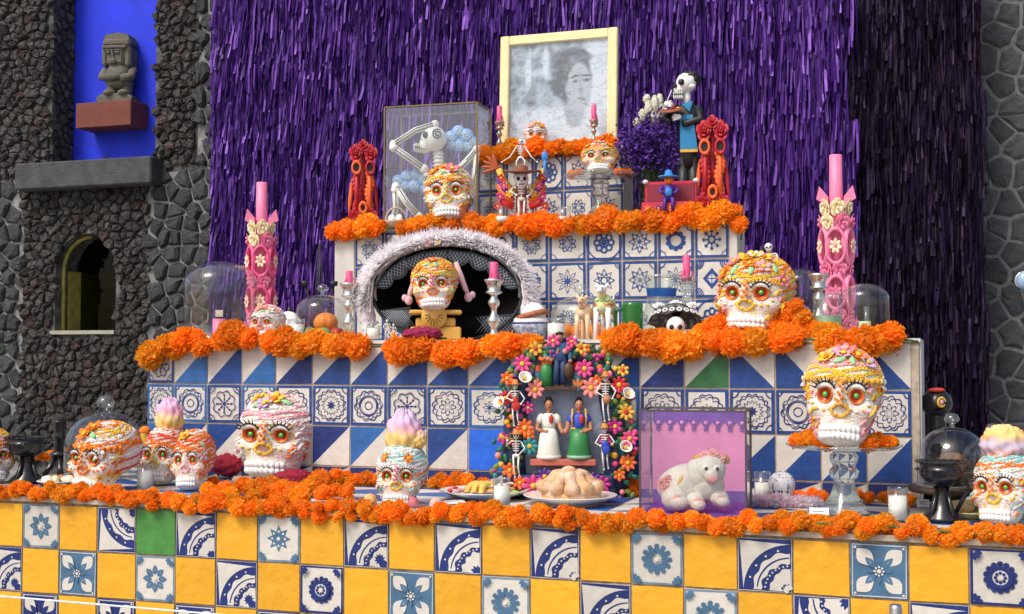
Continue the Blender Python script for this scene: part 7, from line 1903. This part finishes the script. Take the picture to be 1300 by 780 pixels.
# ---- framed portrait
yf = D4 + .13; pl_, pr_ = at(634, 110, yf), at(783, 110, yf)
fw, fh = (pr_.x - pl_.x), hz(708, 41, yf, Z4) + .005
fr = thing('framed_portrait', 'large cream framed black and white portrait photo leaning on the top block', 'picture', ((pl_.x + pr_.x) / 2, yf, Z4), 0)
M = Mx(rot=(R(-3), 0, 0)); m_frame = mat('cream_frame', (.82, .68, .36), .5, var=.08, scale=20)
bw_ = .042
for sx in (-1, 1): b = MB(); b.box((sx * (fw / 2 - bw_ / 2), 0, fh / 2), (bw_, .03, fh), m_frame, M, ch=.004); b.build('frame_rail', fr)
for z in (bw_ / 2, fh - bw_ / 2): b = MB(); b.box((0, 0, z), (fw - 2 * bw_ + .001, .026, bw_), m_frame, M, ch=.004); b.build('frame_rail', fr)
iw, ih = fw - 2 * bw_, fh - 2 * bw_
def photo_print_with_reflections():                                 # soft grey portrait, branch reflections of the glass painted into the print
    m, nt, bs = _princ('photo_print_with_reflections'); N, L = nt.nodes, nt.links
    tc = N.new('ShaderNodeTexCoord')
    mp = N.new('ShaderNodeMapping'); mp.inputs['Location'].default_value = (.5, 0, -bw_ / ih); mp.inputs['Scale'].default_value = (1 / iw, 1, 1 / ih); L.new(tc.outputs['Object'], mp.inputs[0])
    def noise(sc_, det, vec, sx=(1, 1, 1)):
        m2 = N.new('ShaderNodeMapping'); m2.inputs['Scale'].default_value = sx; L.new(vec, m2.inputs[0])
        n = N.new('ShaderNodeTexNoise'); n.inputs['Scale'].default_value = sc_; n.inputs['Detail'].default_value = det; L.new(m2.outputs[0], n.inputs['Vector']); return n
    nd = noise(5, 3, mp.outputs[0]); dv = N.new('ShaderNodeVectorMath'); dv.operation = 'MULTIPLY_ADD'; L.new(nd.outputs['Color'], dv.inputs[0]); dv.inputs[1].default_value = (.10, 0, .10); L.new(mp.outputs[0], dv.inputs[2])
    P = dv.outputs[0]
    def blob(cx, cz, rx, rz, soft=.25, rot=0.0):
        q = N.new('ShaderNodeMapping'); q.vector_type = 'TEXTURE'; q.inputs['Location'].default_value = (cx + .05, 0, cz + .05); q.inputs['Scale'].default_value = (rx, 1e6, rz); q.inputs['Rotation'].default_value = (0, rot, 0); L.new(P, q.inputs[0])
        ln = N.new('ShaderNodeVectorMath'); ln.operation = 'LENGTH'; L.new(q.outputs[0], ln.inputs[0])
        r_ = N.new('ShaderNodeMapRange'); r_.interpolation_type = 'SMOOTHSTEP'; r_.inputs[1].default_value = 1 - soft; r_.inputs[2].default_value = 1 + soft; r_.inputs[3].default_value = 1; r_.inputs[4].default_value = 0; L.new(ln.outputs['Value'], r_.inputs[0]); return r_.outputs[0]
    def mix(base, fac, col):
        x = N.new('ShaderNodeMix'); x.data_type = 'RGBA'; L.new(fac, x.inputs[0]); L.new(base, x.inputs[6])
        if isinstance(col, tuple): x.inputs[7].default_value = (*col, 1)
        else: L.new(col, x.inputs[7])
        return x.outputs[2]
    n1 = noise(7, 8, P); cr = N.new('ShaderNodeValToRGB'); L.new(n1.outputs['Fac'], cr.inputs[0]); cr.color_ramp.elements[0].position = .35; cr.color_ramp.elements[1].position = .62
    cr.color_ramp.elements[0].color = (.045, .06, .08, 1); cr.color_ramp.elements[1].color = (.42, .50, .60, 1)
    c = cr.outputs[0]
    c = mix(c, blob(1.0, .5, .24, 1.2, .15), (.56, .62, .70)); c = mix(c, blob(.45, -.02, .55, .38, .3), (.58, .64, .71))
    c = mix(c, blob(.19, .72, .035, .2, .5), (.55, .62, .70)); c = mix(c, blob(.36, .80, .035, .16, .5), (.55, .62, .70))
    c = mix(c, blob(.63, .66, .20, .27, .12), (.045, .058, .075)); c = mix(c, blob(.66, .30, .10, .14, .2), (.30, .35, .40)); c = mix(c, blob(.71, .54, .13, .235, .12), (.38, .43, .48))
    for ex in (.665, .785): c = mix(c, blob(ex, .60, .032, .014, .5), (.06, .07, .09)); c = mix(c, blob(ex, .645, .05, .012, .5), (.06, .07, .09))
    c = mix(c, blob(.735, .51, .02, .05, .7), (.24, .28, .33)); c = mix(c, blob(.735, .425, .04, .014, .5), (.17, .20, .24)); c = mix(c, blob(.66, .84, .17, .06, .35), (.05, .06, .08))
    n2 = noise(9, 10, mp.outputs[0], (1, 1, 1.6)); v2 = N.new('ShaderNodeMapRange'); v2.inputs[1].default_value = .48; v2.inputs[2].default_value = .68; v2.inputs[4].default_value = .55; L.new(n2.outputs['Fac'], v2.inputs[0])  # pale veil: glass reflection painted over the portrait
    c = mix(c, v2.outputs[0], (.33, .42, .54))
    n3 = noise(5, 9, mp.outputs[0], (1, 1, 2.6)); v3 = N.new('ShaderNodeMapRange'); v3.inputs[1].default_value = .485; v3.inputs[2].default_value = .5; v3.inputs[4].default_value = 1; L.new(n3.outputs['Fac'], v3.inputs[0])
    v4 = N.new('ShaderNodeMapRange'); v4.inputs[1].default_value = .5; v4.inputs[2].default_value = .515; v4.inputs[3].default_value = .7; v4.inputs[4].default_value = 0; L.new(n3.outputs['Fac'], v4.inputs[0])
    mm = N.new('ShaderNodeMath'); mm.operation = 'MULTIPLY'; L.new(v3.outputs[0], mm.inputs[0]); L.new(v4.outputs[0], mm.inputs[1]); c = mix(c, mm.outputs[0], (.06, .08, .10))  # thin dark lines paint the reflected branches
    L.new(c, bs.inputs['Base Color']); bs.inputs['Roughness'].default_value = .6
    return m
b = MB(); b.box((0, .006, fh / 2), (fw - bw_ * 1.6, .006, fh - bw_ * 1.6), photo_print_with_reflections(), M); ph = b.build('photo_print_with_reflections', fr)
b = MB(); b.box((0, -.008, fh / 2), (iw, .002, ih), glass('picture_glass', (.98, .985, .985), .02, 1.0), M); b.build('glass_pane', fr)
# taper candles and small skull on the top block
for px, tp, cp, lb in ((634, 155, 135, 'pink candle in a glass holder left of the portrait'), (754, 153, 133, 'pink candle in a glass holder in front of the portrait')):
    Y = D4 + .05; p = Vector((at(px, 190, Y).x, Y, Z4)); h = hz(px, tp, Y, Z4); candlestick(lb, p, h, hz(px, cp, Y, Z4) - h, .0115, mat('brown_glass', (.40, .32, .24), .2, metal=.5))
Y = D4 + .05; p = Vector((at(680, 185, Y).x, Y, Z4)); s = mpp(680, Y)
sugar_skull('tiny sugar skull with floral crown on the top block before the portrait', p + Vector((0, 0, .01)), 31 * s, fcam(p), 33, ['white', 'lpink', 'white', 'yellow'], side=('orange', None), nose='yellow', brow='lpink', bridge='lpink', dens=.7, rowr=.03, top=[('lpink', -.5, .9, .18), ('yellow', 0, 1.2, .16), ('orange', .7, .9, .18), ('green', .3, .8, .12)])
# ---- dried flower bouquet
Y = 5.02; p = O3(826, Y); s = mpp(826, Y); zb = 450 - (Z3 - CAMZ) / s
bq = thing('flower_bouquet', 'bouquet of purple statice and white cockscomb beside the painter figure', 'flowers', p, fcam(p))
Q = lambda x, y, d=0.0: ((x - 826) * s, d, (zb - y) * s)
m_stat = mat('statice_purple', (.075, .022, .22), .9, island=.5); m_wcc = mat('white_cockscomb', (.58, .56, .44), .85, var=.2, scale=60, bump=.6, bscale=150); m_stg = mat('dull_stem', (.055, .075, .035), .8)
b = MB(); rs = random.Random(8)
for _ in range(2600):
    a, u = rs.uniform(0, 6.28), rs.random(); x = 824 + rs.gauss(0, 19); y = 180 + rs.gauss(0, 15) + abs(x - 826) * .25
    q = Vector(Q(x, y, rs.gauss(-.02, .035))); d = Vector((rs.gauss(0, 1), rs.gauss(0, 1), rs.gauss(.4, 1))).normalized(); t_ = d.orthogonal().normalized()
    r_ = rs.uniform(.005, .010); b.add([q - t_ * r_, q + d * r_ * 1.6, q + t_ * r_, q - d * r_ * .6], [(0, 1, 2, 3)], m_stat, smooth=False)
tag(b.build('statice_blossoms', bq), kind='stuff')
b = MB()
for _ in range(110): x = 826 + rs.gauss(0, 16); b.tube([Q(824 + rs.uniform(-16, 12), 268, 0), Q(lerp(822, x, .6) + rs.uniform(-10, 10), 225, rs.uniform(-.02, .02)), Q(x, 185, rs.uniform(-.03, .03))], .0018, m_stg, 4)
tag(b.build('stems', bq), kind='stuff')
for i, (x, y, h_) in enumerate(((816, 146, 14), (824, 138, 17), (832, 132, 18), (838, 128, 16), (829, 148, 14), (809, 155, 9), (822, 124, 10), (840, 140, 14), (834, 150, 12))):
    b = MB(); ruffle(b, Q(x, y, rs.uniform(-.03, .0)), (5 * s, 5 * s, h_ * .62 * s), m_wcc, i, 5); b.build('cockscomb_head', bq)
b = MB(); b.tube([Q(828, 160, 0), Q(826, 220, 0)], .006, m_stg, 6); b.build('main_stem', bq)
b = MB(); b.lathe([(.0001, 0), (.035, 0), (.045, .04), (.03, .085), (.04, .1)], G_thick, 20); b.build('vase', bq)
# ---- skeleton painter
Y = 5.0; p = O3(872, Y); s = mpp(872, Y); zb = 450 - (Z3 - CAMZ) / s
pt = thing('painter_skeleton', 'tall skeleton painter figure in black suit and blue apron holding a palette', 'figurine', p, fcam(p))
Q = lambda x, y, d=0.0: ((x - 872) * s, d, (zb - y) * s)
m_suit = mat('black_suit', (.014, .016, .018), .5, var=.2); m_apr = mat('blue_apron', (.02, .22, .46), .55, var=.12); m_pal = mat('palette_wood', (.24, .06, .02), .5)
b = MB()
for x0, x1 in ((868, 866), (880, 882)): b.tube([Q(x0, 200, 0), Q((x0 + x1) / 2, 240, -.005), Q(x1, zb - 3, 0)], [8 * s, 7 * s, 6.5 * s], m_suit, 12)
b.build('trousers', pt)
for x1 in (864, 881): b = MB(); b.ell(Q(x1, zb - 3, -.015), (7 * s, 12 * s, 4 * s), m_hair, 10, 8); b.build('shoe', pt)
b = MB(); loft(b, [(*Q(874, 212, 0)[:2], (zb - 212) * s, 12 * s, 9 * s), (*Q(874, 190)[:2], (zb - 190) * s, 13 * s, 9.5 * s), (*Q(873, 160)[:2], (zb - 160) * s, 13 * s, 9 * s), (*Q(873, 138)[:2], (zb - 138) * s, 15 * s, 9 * s), (*Q(873, 130)[:2], (zb - 130) * s, 9 * s, 6 * s)], m_suit, 18)
b.tube([Q(886, 135, 0), Q(890, 152, -.015), Q(868, 158, -.045)], [6 * s, 5.4 * s, 4.6 * s], m_suit, 10); b.tube([Q(860, 135, 0), Q(846, 150, -.02), Q(852, 156, -.04)], [6 * s, 5.4 * s, 4.6 * s], m_suit, 10); b.build('jacket', pt)
b = MB(); b.prism([(Q(864, 0)[0], (zb - 146) * s), (Q(880, 0)[0], (zb - 146) * s), (Q(886, 0)[0], (zb - 190) * s), (Q(864, 0)[0], (zb - 194) * s)], -10.8 * s, -9.2 * s, m_apr); b.build('apron', pt)
b = MB(); b.box(Q(875, 192, -10.9 * s), (22 * s, .004, 3.5 * s), IC['gold']); b.build('belt', pt)
b = MB(); b.ell(Q(872, 103, -.0), (13 * s, 13 * s, 13 * s), m_bone, 18, 12); b.ell(Q(864, 112, -.008), (8 * s, 8 * s, 6 * s), m_bone, 14, 10); b.box(Q(862, 120, -.012), (13 * s, 12 * s, 9 * s), m_bone, ch=.004); b.ell(Q(878, 109, -.02), (6 * s, 5 * s, 4 * s), m_bone); b.tube([Q(873, 116, 0), Q(873, 132, 0)], 4.5 * s, m_bone, 8); hd = b.build('skull', pt)
b = MB(); b.ell(Q(866, 104, -11.5 * s), (4.2 * s, 3 * s, 4.2 * s), m_lash, 10, 8); b.ell(Q(858, 108, -9 * s), (2.6 * s, 3 * s, 3 * s), m_lash, 8, 6)
b.box(Q(862, 119, -9.8 * s), (12.5 * s, 1.2 * s, 1.2 * s), m_lash)
for j in range(5): b.box(Q(857.5 + j * 2.4, 119, -9.7 * s), (.6 * s, 1.2 * s, 7 * s), m_lash)
tag(b.build('painted_features', hd), kind='stuff')
b = MB(); ruffle(b, Q(876, 98, .012), (14 * s, 13 * s, 11 * s), m_hair, 5, 8); b.build('hair', hd)
b = MB(); b.ell(Q(853, 141, -.055), (16 * s, 10 * s, 2 * s), m_pal, 20, 8, rot=(R(24), R(-6), 0)); pal = b.build('palette', pt)
for x, y, c in ((846, 141, 'white'), (856, 138, 'red'), (862, 140, 'yellow')): b = MB(); b.ell(Q(x, y - 1.5, -.06), (2.4 * s, 2.2 * s, 1.2 * s), IC[c], 8, 6); b.build('paint_blob', pal)
b = MB(); b.tube([Q(846, 134, -.06), Q(854, 116, -.07)], [.8 * s, .5 * s], m_bone, 6); b.build('brush', pt)
for cx, cy, d, sg in ((862, 150, -.058, -1), (848, 133, -.058, 1)):
    b = MB(); b.ell(Q(cx, cy, d), (4 * s, 2.4 * s, 3.4 * s), m_bone, 10, 8)
    for j in range(5): b.tube([Q(cx + sg * (-3 + j * .6), cy - 2.5 + j * 1.3, d), Q(cx + sg * 4, cy - 3.2 + j * 1.7, d - .006), Q(cx + sg * (8 - abs(j - 2) * .8), cy - 3 + j * 1.9, d)], .85 * s, m_bone, 5)
    b.build('hand', pt)
b = MB(); b.prism([(Q(866, 0)[0], (zb - 132) * s), (Q(880, 0)[0], (zb - 129) * s), (Q(876, 0)[0], (zb - 142) * s)], -11 * s, -8 * s, m_apr); b.build('scarf', pt)
# ---- red chest and imp
Y = 4.86; p = O3(849, Y); s = mpp(849, Y); zb = 450 - (Z3 - CAMZ) / s
ch_ = thing('red_chest', 'open red toy chest painted with flowers on the upper step', 'chest', p, R(4)); m_chr = mat('chest_red', (.50, .02, .06), .4, var=.1); m_chd = mat('chest_dark_red', (.22, .01, .03), .5)
Wc = 68 * s; hb = hz(849, 257, Y, Z3)
b = MB(); b.box((0, .02, hb / 2), (Wc, .085, hb), m_chr, ch=.004); bd = b.build('box', ch_)
b = MB(); hl = hz(849, 230, Y + .05, Z3); b.box((0, .068, (hb + hl) / 2), (Wc, .014, hl - hb), m_chr, ch=.004); b.box((0, .059, (hb + hl) / 2), (Wc * .9, .005, (hl - hb) * .75), m_chd); ld = b.build('lid', ch_)
for j, (x, c) in enumerate(((-.38, 'orange'), (-.18, 'lilac'), (.05, 'orange'), (.22, 'yellow'), (.38, 'lilac'))): b = MB(); b.flower((x * Wc, -.025, hb * .6), 6, 5 * s, mfl[c], mfl['yellow' if c != 'yellow' else 'red']); b.build('painted_flower', bd)
for sx in (-1, 1): b = MB(); b.ell((sx * Wc * .48, .06, hl), (4 * s, 4 * s, 3 * s), m_bone, 8, 6); b.build('corner_knob', ld)
im = thing('imp_figure', 'small purple imp with turquoise hat sitting on the red chest', 'figurine', p + Matrix.Rotation(fcam(p), 3, 'Z') @ Vector((0, -.008, hb)), fcam(p))
m_imp = mat('imp_purple', (.07, .02, .26), .5); m_imb = mat('imp_blue', (.03, .22, .60), .5)
b = MB(); loft(b, [(0, 0, 0, 7 * s, 6 * s), (0, 0, 10 * s, 6 * s, 5 * s), (0, 0, 20 * s, 7 * s, 4.6 * s), (0, 0, 23 * s, 3 * s, 3 * s)], m_imp, 12)
for sg in (-1, 1):
    b.tube([(sg * 3 * s, 0, 4 * s), (sg * 5 * s, -9 * s, 3 * s), (sg * 5 * s, -10 * s, -12 * s)], [3 * s, 2.6 * s, 2.2 * s], m_imp, 8); b.tube([(sg * 6 * s, 0, 20 * s), (sg * 12 * s, -3 * s, 14 * s), (sg * 7 * s, -7 * s, 10 * s)], [2.4 * s, 2.1 * s, 1.9 * s], m_imp, 8)
b.ell((0, -1 * s, 28 * s), (5.5 * s, 5.5 * s, 6 * s), IC['orange'], 12, 8); b.build('body', im)
b = MB(); b.lathe([(.0001, 42 * s), (4 * s, 40 * s), (6 * s, 33 * s), (13 * s, 33 * s), (13 * s, 31.5 * s), (5 * s, 31 * s)], m_imb, 16); b.build('hat', im)
b = MB(); b.ell((0, -6 * s, 12 * s), (5 * s, 3 * s, 6 * s), m_imb, 10, 8); b.build('blue_jug', im)
for sg in (-1, 1): b = MB(); b.ell((sg * 2.2 * s, -6 * s, 29 * s), 1.1 * s, m_lash, 6, 5); b.build('eye', im)

# ================================================================ SMALL THINGS ROUND THE ALTAR
Y = 2.9; pp = at(1137, 767, Y)
po = thing('barrier_post', 'shiny metal barrier post with only its round top in frame', 'post', (pp.x, Y, 0), 0); m_ch = mat('brushed_chrome', (.55, .55, .57), .25, metal=1.0, var=.05)
b = MB(); rp = 8 * mpp(1137, Y); b.lathe([(rp, 0), (rp, pp.z - .008), (rp * .85, pp.z - .001), (.0001, pp.z)], m_ch, 20); b.build('tube', po)
b = MB(); b.lathe([(.14, 0), (.14, .012), (.12, .022), (rp, .03)], m_ch, 28); b.build('foot', po)
pa, pb_ = at(-60, 752, Y), at(260, 779, Y)
rope = MB(); end = Vector((pp.x, Y, pp.z - .06)); d_ = (pb_ - pa)
q1 = pa - d_ * 2; pts_ = [q1, pa, pb_]
for k in range(1, 13):
    u = k / 12; m_ = pb_.lerp(end, u); sl = d_.z / d_.x * (end.x - pb_.x); m_.z = pb_.z + sl * u * (1 - u) + (end.z - pb_.z) * u * u; pts_.append(m_)
rope.tube(pts_, .0028, mat('white_cord', (.75, .75, .76), .6), 6)
tag(rope.build('barrier_rope'), 'thin white barrier cord running low across the yellow tiles', 'rope')
p = at(1300, 357, DW - .1); t = thing('wall_lamp', 'small round bluish lamp cut by the right photo edge on the stone wall', 'lamp', p, 0)
b = MB(); b.ell((0, 0, 0), (.036, .03, .045), mat('lamp_glass', (.35, .5, .7), .1, coat=.5), 16, 12); b.build('globe', t); b = MB(); b.tube([(.01, .02, 0), (.02, .1, 0)], .014, m_iron, 8); b.build('bracket', t); b = MB(); b.torus((0, -.004, 0), .038, .006, m_ch, 18, 6, rot=(R(90), 0, 0)); b.build('ring', t)
p = Vector((at(-14, 470, 5.6).x, 5.6, 0)); t = thing('leafy_plant', 'green leafy plant tips at the left edge against the stone wall', 'plant', p, 0)
m_lf = mat('plant_leaf', (.05, .11, .03), .6, var=.3); zt = at(0, 470, 5.6).z
b = MB(); b.tube([(-.1, 0, 0), (-.06, 0, zt * .6), (-.02, 0, zt)], [.012, .01, .005], m_stg, 6); b.build('stem', t)
rs = random.Random(3)
for j in range(16):
    a = rs.uniform(-.9, 1.2); l = rs.uniform(.10, .20); z = zt + rs.uniform(-.15, .1); dx = rs.uniform(-.08, -.01)
    b = MB(); b.add([(dx, 0, z), (dx + l * .5 * math.cos(a), -.02, z + l * .5 * math.sin(a) + .010), (dx + l * math.cos(a), -.03 + rs.uniform(-.03, .03), z + l * math.sin(a) - .02), (dx + l * .5 * math.cos(a), 0, z + l * .5 * math.sin(a) - .010)], [(0, 1, 2, 3)], m_lf); b.build('leaf', t)
